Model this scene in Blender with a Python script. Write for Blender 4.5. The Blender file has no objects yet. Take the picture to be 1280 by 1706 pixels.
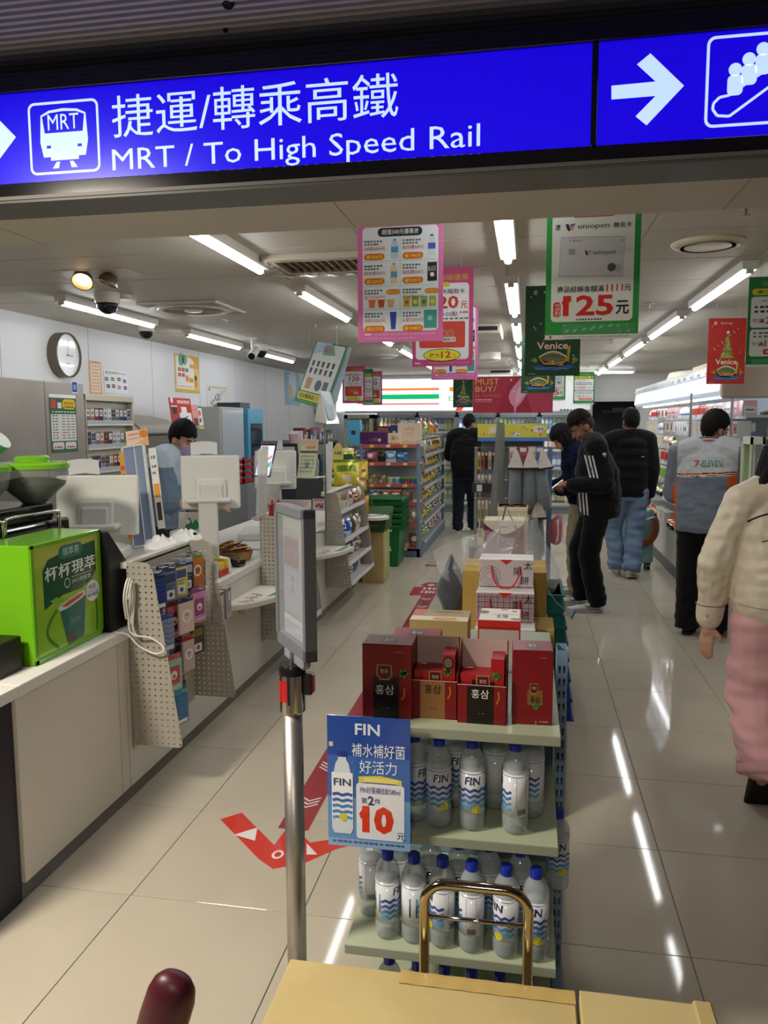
import bpy, bmesh, math, random
from mathutils import Vector, Matrix, noise
rnd = random.Random(7)
SC = bpy.context.scene
COL = SC.collection
PI = math.pi
# ------------------------------------------------------------------ camera
FPX, YAW, PITCH, ROLL, CAMH = 1308.65, 0.18069, 0.11285, -0.00424, 1.6
_f = Vector((-math.sin(YAW)*math.cos(PITCH), math.cos(YAW)*math.cos(PITCH), -math.sin(PITCH)))
_r = Vector((math.cos(YAW), math.sin(YAW), 0))
_u = _r.cross(_f)
AR = math.cos(ROLL)*_r + math.sin(ROLL)*_u
AU = -math.sin(ROLL)*_r + math.cos(ROLL)*_u
AF = _f
EYE = Vector((0, 0, CAMH))
cam = bpy.data.cameras.new('camera')
cam.sensor_fit = 'VERTICAL'; cam.sensor_height = 36.0; cam.lens = FPX/1706*36.0
cam.clip_start = 0.05; cam.clip_end = 60
camo = bpy.data.objects.new('camera', cam); COL.objects.link(camo)
camo.matrix_world = Matrix(((AR.x, AU.x, -AF.x, 0), (AR.y, AU.y, -AF.y, 0), (AR.z, AU.z, -AF.z, CAMH), (0, 0, 0, 1)))
SC.camera = camo
# ------------------------------------------------------------------ world and exposure
w = bpy.data.worlds.new('hall_light'); SC.world = w; w.use_nodes = True
w.node_tree.nodes['Background'].inputs['Color'].default_value = (0.92, 0.95, 1.0, 1)
w.node_tree.nodes['Background'].inputs['Strength'].default_value = 0.04
SC.view_settings.view_transform = 'Standard'
SC.view_settings.look = 'None'
SC.view_settings.gamma = 1.0
SC.view_settings.use_curve_mapping = False
SC.view_settings.exposure = 0.16
TUBE_POWER = 24.0
# ceiling lamps of the station hall, over and behind the camera
def hall_lamp(x, y, power, size=0.5):
    l = bpy.data.lights.new('hall_ceiling_lamp_offscreen', 'AREA'); l.shape = 'DISK'; l.size = size
    l.energy = power; l.color = (1.0, 0.90, 0.76)
    o = bpy.data.objects.new('hall_ceiling_lamp_offscreen', l); COL.objects.link(o); o.location = (x, y, 2.6)
hall_lamp(-2.0, 0.6, 105); hall_lamp(-0.2, -1.6, 30)

# ------------------------------------------------------------------ pixel helpers (measured points on known planes)
def ray(px, py): return AF + AR*((px-640)/FPX) - AU*((py-853)/FPX)
def atY(px, py, Y): d = ray(px, py); return EYE + d*((Y-EYE.y)/d.y)
def atX(px, py, X): d = ray(px, py); return EYE + d*((X-EYE.x)/d.x)
def atZ(px, py, Z): d = ray(px, py); return EYE + d*((Z-EYE.z)/d.z)

def lin(c):
    c = max(0.0, min(1.0, c)); return c/12.92 if c <= 0.04045 else ((c+0.055)/1.055)**2.4
_hx = {}
def hx(c):
    if isinstance(c, str):
        if c not in _hx: _hx[c] = tuple(lin(int(c[i:i+2], 16)/255) for i in (0, 2, 4))
        return _hx[c]
    return c
def shade(c, k):
    c = hx(c); return tuple(min(1.0, v*k) for v in c)

# ------------------------------------------------------------------ materials
MATS = {}
def mat(name, rough=0.5, metal=0.0, spec=0.5, alpha=None, trans=0.0, ior=1.45, emit=0.0, bump=0.0, bscale=60.0, var=0.0, vscale=4.0, coat=0.0, sheen=0.0, ecol=None, thin=False):
    m = bpy.data.materials.new(name); m.use_nodes = True
    nt = m.node_tree; b = nt.nodes['Principled BSDF']
    at = nt.nodes.new('ShaderNodeAttribute'); at.attribute_name = 'Col'
    src = at.outputs['Color']
    if var > 0:
        tc = nt.nodes.new('ShaderNodeTexCoord'); nz = nt.nodes.new('ShaderNodeTexNoise')
        nz.inputs['Scale'].default_value = vscale; nz.inputs['Detail'].default_value = 5
        nt.links.new(tc.outputs['Object'], nz.inputs['Vector'])
        mr = nt.nodes.new('ShaderNodeMapRange'); mr.inputs['From Min'].default_value = 0.3; mr.inputs['From Max'].default_value = 0.7
        mr.inputs['To Min'].default_value = 1-var; mr.inputs['To Max'].default_value = 1+var
        nt.links.new(nz.outputs['Fac'], mr.inputs['Value'])
        vm = nt.nodes.new('ShaderNodeVectorMath'); vm.operation = 'SCALE'
        nt.links.new(src, vm.inputs[0]); nt.links.new(mr.outputs['Result'], vm.inputs['Scale'])
        src = vm.outputs[0]
    nt.links.new(src, b.inputs['Base Color'])
    b.inputs['Roughness'].default_value = rough; b.inputs['Metallic'].default_value = metal
    b.inputs['Specular IOR Level'].default_value = spec; b.inputs['IOR'].default_value = ior
    b.inputs['Transmission Weight'].default_value = trans; b.inputs['Coat Weight'].default_value = coat
    b.inputs['Sheen Weight'].default_value = sheen
    if alpha is not None: b.inputs['Alpha'].default_value = alpha
    if emit > 0:
        nt.links.new(src, b.inputs['Emission Color']); b.inputs['Emission Strength'].default_value = emit
    if bump > 0:
        tc = nt.nodes.new('ShaderNodeTexCoord'); nz = nt.nodes.new('ShaderNodeTexNoise')
        nz.inputs['Scale'].default_value = bscale; nz.inputs['Detail'].default_value = 3
        bp = nt.nodes.new('ShaderNodeBump'); bp.inputs['Strength'].default_value = bump; bp.inputs['Distance'].default_value = 0.01
        nt.links.new(tc.outputs['Object'], nz.inputs['Vector']); nt.links.new(nz.outputs['Fac'], bp.inputs['Height'])
        nt.links.new(bp.outputs['Normal'], b.inputs['Normal'])
    MATS[name] = m
    return m
mat('matte', 0.75, var=0.04); mat('paper', 0.6); mat('satin', 0.4); mat('gloss', 0.14, coat=0.3); mat('plastic', 0.3)
mat('cloth', 0.9, bump=0.25, bscale=220, spec=0.2, sheen=0.1); mat('knit', 0.95, bump=0.3, bscale=160, spec=0.1)
mat('denim', 0.85, bump=0.3, bscale=300, var=0.25, vscale=9, spec=0.2)
mat('skin', 0.5, bump=0.05, bscale=150, spec=0.35); mat('hair', 0.6, bump=0.6, bscale=110, spec=0.2)
mat('metal', 0.32, metal=1.0); mat('brushed', 0.38, metal=0.9, bump=0.05, bscale=40, var=0.06); mat('chrome', 0.09, metal=1.0)
mat('glass', 0.02, trans=1.0, ior=1.02, spec=0.6); mat('acrylic', 0.05, alpha=0.22, coat=0.6)
mat('film', 0.06, alpha=0.2, coat=1.0, bump=0.9, bscale=14); mat('foil', 0.22, metal=0.25, bump=0.35, bscale=35, coat=0.4)
mat('water', 0.06, alpha=0.5, coat=0.8); mat('panel', 0.45, var=0.03, vscale=2)
mat('tube', 0.4, emit=TUBE_POWER); mat('signglow', 0.25, emit=1.0); mat('lightbox', 0.4, emit=1.15); mat('led', 0.4, emit=6.0)
mat('screen', 0.2, emit=0.9); mat('carton', 0.8, bump=0.08, bscale=50, var=0.07, vscale=6)
mat('velvet', 0.95, bump=0.3, bscale=60, var=0.16, vscale=14, sheen=0.5, spec=0.1); mat('wicker', 0.8, bump=0.8, bscale=120, var=0.2, vscale=60)
mat('ceilpanel', 0.55, var=0.02, vscale=1.5); mat('wallpaint', 0.5, var=0.015, vscale=1.0)

def floor_mat():
    m = mat('floortile', 0.07, var=0.05, vscale=2.2, spec=0.30)
    nt = m.node_tree; b = nt.nodes['Principled BSDF']
    tc = nt.nodes.new('ShaderNodeTexCoord'); nz = nt.nodes.new('ShaderNodeTexNoise'); nz.inputs['Scale'].default_value = 5; nz.inputs['Detail'].default_value = 6
    mr = nt.nodes.new('ShaderNodeMapRange'); mr.inputs['To Min'].default_value = 0.03; mr.inputs['To Max'].default_value = 0.09
    nt.links.new(tc.outputs['Object'], nz.inputs['Vector']); nt.links.new(nz.outputs['Fac'], mr.inputs['Value']); nt.links.new(mr.outputs['Result'], b.inputs['Roughness'])
floor_mat()
def peg_mat():
    m = mat('pegboard', 0.5)
    nt = m.node_tree; b = nt.nodes['Principled BSDF']; out = nt.nodes['Material Output']
    tc = nt.nodes.new('ShaderNodeTexCoord'); sp = nt.nodes.new('ShaderNodeSeparateXYZ'); nt.links.new(tc.outputs['Object'], sp.inputs[0])
    def cell(o, k):
        a = nt.nodes.new('ShaderNodeMath'); a.operation = 'MULTIPLY'; a.inputs[1].default_value = k; nt.links.new(o, a.inputs[0])
        f = nt.nodes.new('ShaderNodeMath'); f.operation = 'FRACT'; nt.links.new(a.outputs[0], f.inputs[0])
        s = nt.nodes.new('ShaderNodeMath'); s.operation = 'SUBTRACT'; s.inputs[1].default_value = 0.5; nt.links.new(f.outputs[0], s.inputs[0])
        p = nt.nodes.new('ShaderNodeMath'); p.operation = 'MULTIPLY'; nt.links.new(s.outputs[0], p.inputs[0]); nt.links.new(s.outputs[0], p.inputs[1])
        return p.outputs[0]
    a = nt.nodes.new('ShaderNodeMath'); a.operation = 'ADD'
    nt.links.new(cell(sp.outputs['X'], 1/0.026), a.inputs[0]); nt.links.new(cell(sp.outputs['Z'], 1/0.026), a.inputs[1])
    l = nt.nodes.new('ShaderNodeMath'); l.operation = 'LESS_THAN'; l.inputs[1].default_value = 0.026; nt.links.new(a.outputs[0], l.inputs[0])
    tr = nt.nodes.new('ShaderNodeBsdfTransparent'); mx = nt.nodes.new('ShaderNodeMixShader')
    nt.links.new(l.outputs[0], mx.inputs[0]); nt.links.new(b.outputs[0], mx.inputs[1]); nt.links.new(tr.outputs[0], mx.inputs[2]); nt.links.new(mx.outputs[0], out.inputs['Surface'])
peg_mat()

# ------------------------------------------------------------------ text glyph meshes (Blender's own built-in font)
_tx = {}
SCRATCH = bpy.data.scenes.new('scratch')   # an empty scene, only to turn text and remeshed shapes into plain meshes
def evaluated(ob):
    SCRATCH.collection.objects.link(ob); vl = SCRATCH.view_layers[0]; vl.update()
    return bpy.data.meshes.new_from_object(ob.evaluated_get(vl.depsgraph))
def glyphs(s, bold=0.0):
    k = (s, bold)
    if k in _tx: return _tx[k]
    cu = bpy.data.curves.new('t', 'FONT'); cu.body = s; cu.resolution_u = 2; cu.fill_mode = 'FRONT'; cu.offset = bold
    ob = bpy.data.objects.new('t', cu); me = evaluated(ob)
    vs = [(v.co.x, v.co.y) for v in me.vertices]; fs = [tuple(p.vertices) for p in me.polygons]
    bpy.data.meshes.remove(me); bpy.data.objects.remove(ob); bpy.data.curves.remove(cu)
    if vs:
        x0 = min(v[0] for v in vs); x1 = max(v[0] for v in vs); y0 = min(v[1] for v in vs); y1 = max(v[1] for v in vs)
    else: x0 = y0 = 0; x1 = y1 = 1
    _tx[k] = (vs, fs, x0, x1, y0, y1)
    return _tx[k]

# ------------------------------------------------------------------ mesh builder
def frame(o, x, y):
    """matrix whose local x,y,z axes are x, y and x cross y (z points out of a printed face)"""
    o = Vector(o); x = Vector(x).normalized(); y = Vector(y); z = x.cross(y).normalized(); y = z.cross(x)
    return Matrix(((x.x, y.x, z.x, o.x), (x.y, y.y, z.y, o.y), (x.z, y.z, z.z, o.z), (0, 0, 0, 1)))
def T(x=0, y=0, z=0): return Matrix.Translation((x, y, z))
def RZ(a): return Matrix.Rotation(a, 4, 'Z')
def RX(a): return Matrix.Rotation(a, 4, 'X')
def RY(a): return Matrix.Rotation(a, 4, 'Y')

class MB:
    def __init__(s, M=None): s.v = []; s.f = []; s.c = []; s.M = M or Matrix.Identity(4)
    def add(s, vs, fs, col):
        n = len(s.v); M = s.M
        s.v += [M @ Vector(p) for p in vs]
        s.f += [tuple(i+n for i in f) for f in fs]
        if isinstance(col, list): s.c += [hx(c) for c in col]
        else: s.c += [hx(col)]*len(fs)
        return s
    def box(s, x0, x1, y0, y1, z0, z1, col='888888'):
        vs = [(x, y, z) for z in (z0, z1) for y in (y0, y1) for x in (x0, x1)]
        return s.add(vs, [(0, 2, 3, 1), (4, 5, 7, 6), (0, 1, 5, 4), (1, 3, 7, 5), (3, 2, 6, 7), (2, 0, 4, 6)], col)
    def quad(s, a, b, c, d, col): return s.add([a, b, c, d], [(0, 1, 2, 3)], col)
    def cyl(s, p0, p1, r0, r1=None, n=12, col='888888', caps=True):
        r1 = r0 if r1 is None else r1; p0 = Vector(p0); p1 = Vector(p1); d = (p1-p0).normalized()
        a = d.orthogonal().normalized(); b = d.cross(a)
        vs = []
        for p, r in ((p0, r0), (p1, r1)):
            for i in range(n): t = 2*PI*i/n; vs.append(p + a*(r*math.cos(t)) + b*(r*math.sin(t)))
        fs = [(i, (i+1) % n, n+(i+1) % n, n+i) for i in range(n)]
        if caps: fs += [tuple(range(n-1, -1, -1)), tuple(range(n, 2*n))]
        return s.add(vs, fs, col)
    def tube(s, pts, r, n=8, col='888888', closed=False, caps=True, flat=1.0):
        pts = [Vector(p) for p in pts]; m = len(pts); vs = []
        up = None
        for i, p in enumerate(pts):
            if closed: d = pts[(i+1) % m]-pts[i-1]
            else: d = pts[min(i+1, m-1)]-pts[max(i-1, 0)]
            d.normalize()
            if up is None: up = d.orthogonal().normalized()
            up = (up - d*up.dot(d)); up.normalize(); b = d.cross(up)
            rr = r[i] if isinstance(r, (list, tuple)) else r
            for k in range(n): t = 2*PI*k/n; vs.append(p + up*(rr*math.cos(t)) + b*(rr*flat*math.sin(t)))
        fs = []
        for i in range(m if closed else m-1):
            j = (i+1) % m
            for k in range(n): l = (k+1) % n; fs.append((i*n+k, i*n+l, j*n+l, j*n+k))
        if caps and not closed: fs += [tuple(range(n-1, -1, -1)), tuple(range((m-1)*n, m*n))]
        return s.add(vs, fs, col)
    def lathe(s, prof, n=16, col='888888', c=(0, 0, 0), sx=1, sy=1, a0=0.0, a1=2*PI):
        full = abs(a1-a0-2*PI) < 1e-6; k = n if full else n+1
        vs = []; fs = []; cl = []
        for r, z in prof:
            for i in range(k): t = a0+(a1-a0)*i/n; vs.append((c[0]+r*sx*math.cos(t), c[1]+r*sy*math.sin(t), c[2]+z))
        for j in range(len(prof)-1):
            for i in range(n):
                l = (i+1) % k; fs.append((j*k+i, j*k+l, (j+1)*k+l, (j+1)*k+i)); cl.append(col[j] if isinstance(col, list) else col)
        if full:
            if prof[0][0] > 1e-5: fs.append(tuple(range(k-1, -1, -1))); cl.append(cl[0])
            if prof[-1][0] > 1e-5: fs.append(tuple(range((len(prof)-1)*k, len(prof)*k))); cl.append(cl[-1] if len(cl) > 1 else cl[0])
        return s.add(vs, fs, cl)
    def loft(s, rings, col='888888', caps=True):
        n = len(rings[0]); vs = [p for r in rings for p in r]; fs = []; cl = []
        for j in range(len(rings)-1):
            for i in range(n):
                l = (i+1) % n; fs.append((j*n+i, j*n+l, (j+1)*n+l, (j+1)*n+i)); cl.append(col[j] if isinstance(col, list) else col)
        if caps: fs += [tuple(range(n-1, -1, -1)), tuple(range((len(rings)-1)*n, len(rings)*n))]; cl += [cl[0], cl[-1]]
        return s.add(vs, fs, cl)
    def ell(s, c, rx, ry, rz, n=14, m=9, col='888888'):
        c = Vector(c); prof = [(math.sin(PI*j/m), -math.cos(PI*j/m)) for j in range(m+1)]
        vs = []; fs = []
        for r, z in prof:
            for i in range(n): t = 2*PI*i/n; vs.append((c.x+rx*r*math.cos(t), c.y+ry*r*math.sin(t), c.z+rz*z))
        for j in range(m):
            for i in range(n): l = (i+1) % n; fs.append((j*n+i, j*n+l, (j+1)*n+l, (j+1)*n+i))
        return s.add(vs, fs, col)
    def prism(s, poly, z0, z1, col='888888', side=None):
        n = len(poly); vs = [(x, y, z0) for x, y in poly]+[(x, y, z1) for x, y in poly]
        fs = [tuple(range(n-1, -1, -1)), tuple(range(n, 2*n))]+[(i, (i+1) % n, n+(i+1) % n, n+i) for i in range(n)]
        return s.add(vs, fs, [col, col]+[side or col]*n)
    def grid(s, fn, nu, nv, col='888888'):
        vs = [fn(i/nu, j/nv) for j in range(nv+1) for i in range(nu+1)]
        fs = [(j*(nu+1)+i, j*(nu+1)+i+1, (j+1)*(nu+1)+i+1, (j+1)*(nu+1)+i) for j in range(nv) for i in range(nu)]
        cl = col if not callable(col) else [col((i+.5)/nu, (j+.5)/nv) for j in range(nv) for i in range(nu)]
        return s.add(vs, fs, cl)
    # flat print in the local xy plane, z = layer * 0.35 mm
    def rect(s, x0, y0, x1, y1, col, L=1): z = L*.00035; return s.add([(x0, y0, z), (x1, y0, z), (x1, y1, z), (x0, y1, z)], [(0, 1, 2, 3)], col)
    def poly(s, pts, col, L=1): z = L*.00035; return s.add([(x, y, z) for x, y in pts], [tuple(range(len(pts)))], col)
    def rrect(s, x0, y0, x1, y1, r, col, L=1, n=5):
        return s.poly(rr_pts(x0, y0, x1, y1, r, n), col, L)
    def disc(s, cx, cy, rx, col, L=1, ry=None, n=20):
        ry = rx if ry is None else ry
        return s.poly([(cx+rx*math.cos(2*PI*i/n), cy+ry*math.sin(2*PI*i/n)) for i in range(n)], col, L)
    def ring(s, outer, inner, col, L=1):
        n = len(outer); z = L*.00035
        return s.add([(x, y, z) for x, y in outer]+[(x, y, z) for x, y in inner], [(i, (i+1) % n, n+(i+1) % n, n+i) for i in range(n)], col)
    def line(s, pts, wd, col, L=1):
        for (x0, y0), (x1, y1) in zip(pts, pts[1:]):
            d = math.hypot(x1-x0, y1-y0) or 1; nx, ny = -(y1-y0)/d*wd/2, (x1-x0)/d*wd/2
            s.poly([(x0-nx, y0-ny), (x1-nx, y1-ny), (x1+nx, y1+ny), (x0+nx, y0+ny)], col, L)
        return s
    def text(s, t, x, y, h, col, L=2, w=None, bold=0.0, al='l', wrap=None, slant=0.0):
        """x,y = lower left (or centre x when al='c') of the inked box, h = inked height, w = forced width"""
        vs, fs, x0, x1, y0, y1 = glyphs(t, bold)
        if not vs: return s
        ky = h/(y1-y0); kx = ky if w is None else w/(x1-x0); tw = (x1-x0)*kx
        ox = x - (tw/2 if al == 'c' else tw if al == 'r' else 0); z = L*.00035
        pts = [(ox+(a-x0)*kx+slant*(b-y0)*ky, y+(b-y0)*ky) for a, b in vs]
        if wrap: return s.add([wrap(a, b, z) for a, b in pts], fs, col)
        return s.add([(a, b, z) for a, b in pts], fs, col)
    def bars(s, x0, y, x1, h, col, L=2, n=6, seed=1):
        """too small to read in the photograph: a row of short dashes"""
        r = random.Random(seed); x = x0; st = (x1-x0)/n
        for i in range(n): s.rect(x+st*.08, y, x+st*r.uniform(.6, .95), y+h, col, L); x += st
        return s

def rr_pts(x0, y0, x1, y1, r, n=5):
    o = []
    for cx, cy, a in ((x1-r, y0+r, -PI/2), (x1-r, y1-r, 0), (x0+r, y1-r, PI/2), (x0+r, y0+r, PI)):
        for i in range(n+1): t = a+PI/2*i/n; o.append((cx+r*math.cos(t), cy+r*math.sin(t)))
    return o

def root(o):
    while o.parent: o = o.parent
    return o
def build(mb, name, m, parent=None, smooth=False, bevel=0.0, seg=1, local=False, sub=0, loc=None, double=False, solid=0.0, auto=None):
    me = bpy.data.meshes.new(name)
    off = Vector((0, 0, 0))
    if parent is not None and not local: off = root(parent).location.copy()
    if loc is not None: off = Vector(loc)
    me.from_pydata([tuple(p-off) for p in mb.v], [], mb.f)
    at = me.color_attributes.new('Col', 'FLOAT_COLOR', 'CORNER')
    buf = []
    for p, c in zip(me.polygons, mb.c): buf += [c[0], c[1], c[2], 1.0]*p.loop_total
    at.data.foreach_set('color', buf)
    if smooth:
        me.polygons.foreach_set('use_smooth', [True]*len(me.polygons))
        if auto is not None: me.set_sharp_from_angle(angle=math.radians(auto))
    me.materials.append(MATS[m] if isinstance(m, str) else m)
    o = bpy.data.objects.new(name, me); COL.objects.link(o)
    if parent is not None: o.parent = parent
    elif loc is not None: o.location = loc
    if solid:
        md = o.modifiers.new('solid', 'SOLIDIFY'); md.thickness = solid; md.offset = 0
    if bevel:
        md = o.modifiers.new('bevel', 'BEVEL'); md.width = bevel; md.segments = seg; md.limit_method = 'ANGLE'; md.angle_limit = math.radians(40)
    if sub:
        md = o.modifiers.new('sub', 'SUBSURF'); md.levels = sub; md.render_levels = sub
    return o
def tag(o, label, cat, group=None):
    o['label'] = label; o['category'] = cat
    if group: o['group'] = group
    return o
def solo(mb, name, m, label, cat, group=None, **k):
    xs = [p.x for p in mb.v]; ys = [p.y for p in mb.v]; zs = [p.z for p in mb.v]
    o = build(mb, name, m, loc=((min(xs)+max(xs))/2, (min(ys)+max(ys))/2, min(zs)), **k)
    return tag(o, label, cat, group)
def thing(name, label, cat, loc, group=None, rotz=0.0):
    o = bpy.data.objects.new(name, None); COL.objects.link(o); o.location = loc; o.rotation_euler = (0, 0, rotz); o.empty_display_size = 0.1
    return tag(o, label, cat, group)
def struct(mb, name, m, parent=None, **k):
    o = build(mb, name, m, parent, **k)
    if parent is None: o['kind'] = 'structure'
    return o
def dup(src, loc, rotz=0.0, label=None, group=None, scale=None):
    r = src.copy(); COL.objects.link(r); r.location = loc; r.rotation_euler = (0, 0, rotz)
    if scale: r.scale = scale
    if label: r['label'] = label
    if group: r['group'] = group
    for ch in src.children:
        c = ch.copy(); COL.objects.link(c); c.parent = r
        for g in ch.children:
            d = g.copy(); COL.objects.link(d); d.parent = c
    return r
# ================================================================== the setting
TS = 0.60626; TX0 = -1.3108; TY0 = 2.3242
CEIL = 2.45; WL = -3.85; WR = 2.62; WB = 14.6; SOF_Y0, SOF_Y1, SOF_Z = 2.17, 2.66, 2.25
b = MB(); b.box(WL-0.1, 3.2, -2.5, WB+0.1, -0.06, -0.005, '7d766a')
floor = struct(b, 'floor', 'matte')
b = MB(); e = 0.0016; b.box(e, TS-e, e, TS-e, -0.006, 0, 'c0b7a5')
t0 = build(b, 'tile', 'floortile', floor, bevel=0.0008)
first = True
for j in range(-4, 20):
    for i in range(-3, 8):
        x = TX0+i*TS; y = TY0+j*TS
        if i < -1 and 2.3 < y < 7.2: continue
        if i > 4 and y > 3.8: continue
        if i < -2 and y > 7: continue
        o = t0 if first else t0.copy()
        if not first: COL.objects.link(o)
        first = False; o.parent = floor; o.location = (x, y, 0)
b = MB(); b.box(WL-0.1, WR+0.1, SOF_Y1-0.02, WB, CEIL+0.018, CEIL+0.08, 'c4beb2'); ceiling = struct(b, 'ceiling', 'matte')
PX, PY = 0.6435, 0.655
b = MB(); b.box(0.0015, PX-0.0015, 0.006, PY-0.006, CEIL, CEIL+0.02, 'c4beb2'); p0 = build(b, 'ceiling_panel', 'ceilpanel', ceiling, bevel=0.0015)
first = True
for j in range(-1, 17):
    for i in range(-3, 8):
        x = -2.06+i*PX; y = 3.80+j*PY
        if x > WR or y > WB-0.2: continue
        o = p0 if first else p0.copy()
        if not first: COL.objects.link(o)
        first = False; o.parent = ceiling; o.location = (x, y, 0)
# left wall with panel seams
b = MB(); b.box(WL-0.08, WL, 2.6, WB, 0, CEIL+0.01, 'dfe0e2'); wall_left = struct(b, 'wall_left', 'wallpaint')
b = MB()
for k in range(9): b.box(WL-0.001, WL+0.0012, 4.1+k*1.2, 4.106+k*1.2, 0, CEIL, '9fa3a8')
build(b, 'panel_seam', 'satin', wall_left)
b = MB(); b.box(WR, WR+0.08, 2.6, WB, 0, CEIL+0.01, 'd8d6d0'); struct(b, 'wall_right', 'wallpaint')
# back wall: solid left and over the doorway; doorway opens into a dark room
DX0 = atY(984, 700, WB).x; DX1 = atY(1062, 700, WB).x; DZ = atY(1010, 669, WB).z
b = MB(); b.box(WL, DX0, WB, WB+0.1, 0, CEIL, 'e3e3e3'); b.box(DX0, DX1, WB, WB+0.1, DZ, CEIL, 'e3e3e3'); b.box(DX1, WR, WB, WB+0.1, 0, CEIL, 'e3e3e3')
wall_back = struct(b, 'wall_back', 'wallpaint')
b = MB(); b.box(DX0-.3, DX1+.3, WB+1.2, WB+1.25, 0, CEIL, '6a6c70'); b.box(DX0-.35, DX0-.3, WB+.1, WB+1.2, 0, CEIL, '6a6c70'); b.box(DX1+.3, DX1+.35, WB+.1, WB+1.2, 0, CEIL, '6a6c70')
b.box(DX0-.35, DX1+.35, WB+.1, WB+1.25, -0.05, 0, '8b867a'); b.box(DX0-.35, DX1+.35, WB+.1, WB+1.25, DZ+.02, DZ+.07, '55565a')
struct(b, 'wall_passage', 'matte')
b = MB()
for x in (DX0-.03, DX1-.03): b.box(x, x+.06, WB-.02, WB+.1, 0, DZ+.06, 'd9d9d6')
b.box(DX0-.03, DX1+.03, WB-.02, WB+.1, DZ, DZ+.06, 'd9d9d6'); struct(b, 'trim_1', 'satin')

# ------------------------------------------------------------------ soffit over the entrance
b = MB(); b.box(-4.0, 3.2, SOF_Y0+0.13, SOF_Y1, SOF_Z, CEIL+0.25, 'bdb6aa')
sof = struct(b, 'soffit', 'panel'); sof['kind'] = 'structure'
b = MB()
for k in range(6): b.box(-2.9+k*1.16, -2.896+k*1.16, SOF_Y0+.13, SOF_Y1, SOF_Z-.0006, SOF_Z+.01, '8a857c')
build(b, 'soffit_seam', 'satin', sof)
# ribbed metal ceiling of the hall
b = MB(); b.box(-4, 3.2, -2.5, 2.3, 2.70, 2.76, '2e2b33'); hall = struct(b, 'ceiling_hall', 'matte')
b = MB()
rings = []
for x in (-4.0, 3.2): rings.append([(x, 0.0, 2.70), (x, 0.004, 2.672), (x, 0.010, 2.668), (x, 0.018, 2.672), (x, 0.023, 2.70)])
b.loft(rings, 'a5a2b4')
s0 = build(b, 'ceiling_slat', 'satin', hall)
for k in range(1, 70):
    o = s0.copy(); COL.objects.link(o); o.parent = hall; o.location = (0, 2.27-k*0.031, 0)
s0.location = (0, 2.27, 0)
for px, py, r in ((380, 8, .016), (376, 49, .008)):
    p = atZ(px, py, 2.668); b = MB(); b.lathe([(0.0, -.006), (r*.75, -.006), (r, 0), (r, .02)], 14, '17161a', c=p)
    build(b, 'bolt_head', 'satin', hall)

# ------------------------------------------------------------------ illuminated direction sign
SY = 2.15
def sg(px, py): p = atY(px, py, SY); return (p.x, p.z)
sign = thing('direction_sign', 'long blue backlit station direction sign with white lettering above the shop entrance', 'sign', (0.0, SY+.06, SOF_Z))
b = MB()
zt, zb = 2.595, 2.252; z1, z0 = 2.545, 2.294
xs = (-2.35, 0.146, 0.157, 2.4)
b.box(-2.5, 2.6, SY-.012, SY+.15, z1, zt, '0a0a0d'); b.box(-2.5, 2.6, SY-.012, SY+.15, zb, z0, '0a0a0d')
b.box(xs[1]-.002, xs[2]+.002, SY-.012, SY+.15, z0, z1, '0a0a0d'); b.box(-2.5, xs[0], SY-.012, SY+.15, z0, z1, '0a0a0d'); b.box(xs[3], 2.6, SY-.012, SY+.15, z0, z1, '0a0a0d')
b.box(-2.5, 2.6, SY+.14, SY+.16, zb, zt, '0a0a0d')
build(b, 'frame', 'gloss', sign, bevel=.002)
b = MB(); b.box(-2.5, 2.6, SY-.016, SY+.15, zb-.014, zb, '5b5b5c'); b.box(-2.5, 2.6, SY-.02, SY-.012, zb-.006, zb+.004, '77746f'); build(b, 'edge_strip', 'satin', sign)
BLUE = '1302c6'
for x0, x1 in ((xs[0], xs[1]), (xs[2], xs[3])):
    b = MB(); b.box(x0, x1, SY, SY+.1, z0, z1, BLUE); build(b, 'light_panel', 'signglow', sign)
WH = 'b4cdf5'
FM = frame((0, SY, 0), (1, 0, 0), (0, 0, 1))
def sarrow(dx):
    P = [(758, 286), (905, 272), (843, 215), (888, 178), (1000, 286), (875, 418), (838, 388), (905, 320), (758, 332)]
    pts = [sg(640+x/2, y/2) for x, y in P]; return [(x+dx, z) for x, z in pts]
b = MB(FM); tip = max(p[0] for p in sarrow(0)); tl = sg(27, 232)[0]
b.poly(sarrow(0)[::-1], WH, 2); build(b, 'arrow', 'signglow', sign)
b = MB(FM); b.poly(sarrow(tl-tip)[::-1], WH, 2); build(b, 'arrow', 'signglow', sign)
b = MB(FM)
x0, y0 = sg(188, 229); x1 = sg(664, 190)[0]; y1 = sg(188, 160)[1]
b.text('捷運/轉乘高鐵', x0, y0-.002, (y1-y0)*1.02, WH, 2, w=x1-x0, bold=0.0)
build(b, 'lettering_line', 'signglow', sign)
FULL = 'MRT / To High Speed Rail'
vs, fs, gx0, gx1, gy0, gy1 = glyphs(FULL)
xa, ya = sg(188, 284); xb = sg(800, 240)[0]; yc = sg(188, 247)[1]
k = (yc-ya)/0.73; kx = (xb-xa)/(gx1-gx0)
for wd in FULL.split():
    pre = FULL[:FULL.index(wd)]; adv = glyphs(pre+'|')[3]-glyphs('|')[3] if pre else 0.0
    g = glyphs(wd); b = MB(FM); b.text(wd, xa+(adv+g[2]-gx0)*kx, ya+g[4]*k, (g[5]-g[4])*k, WH, 2, w=(g[3]-g[2])*kx); build(b, 'lettering_word', 'signglow', sign)
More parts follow.
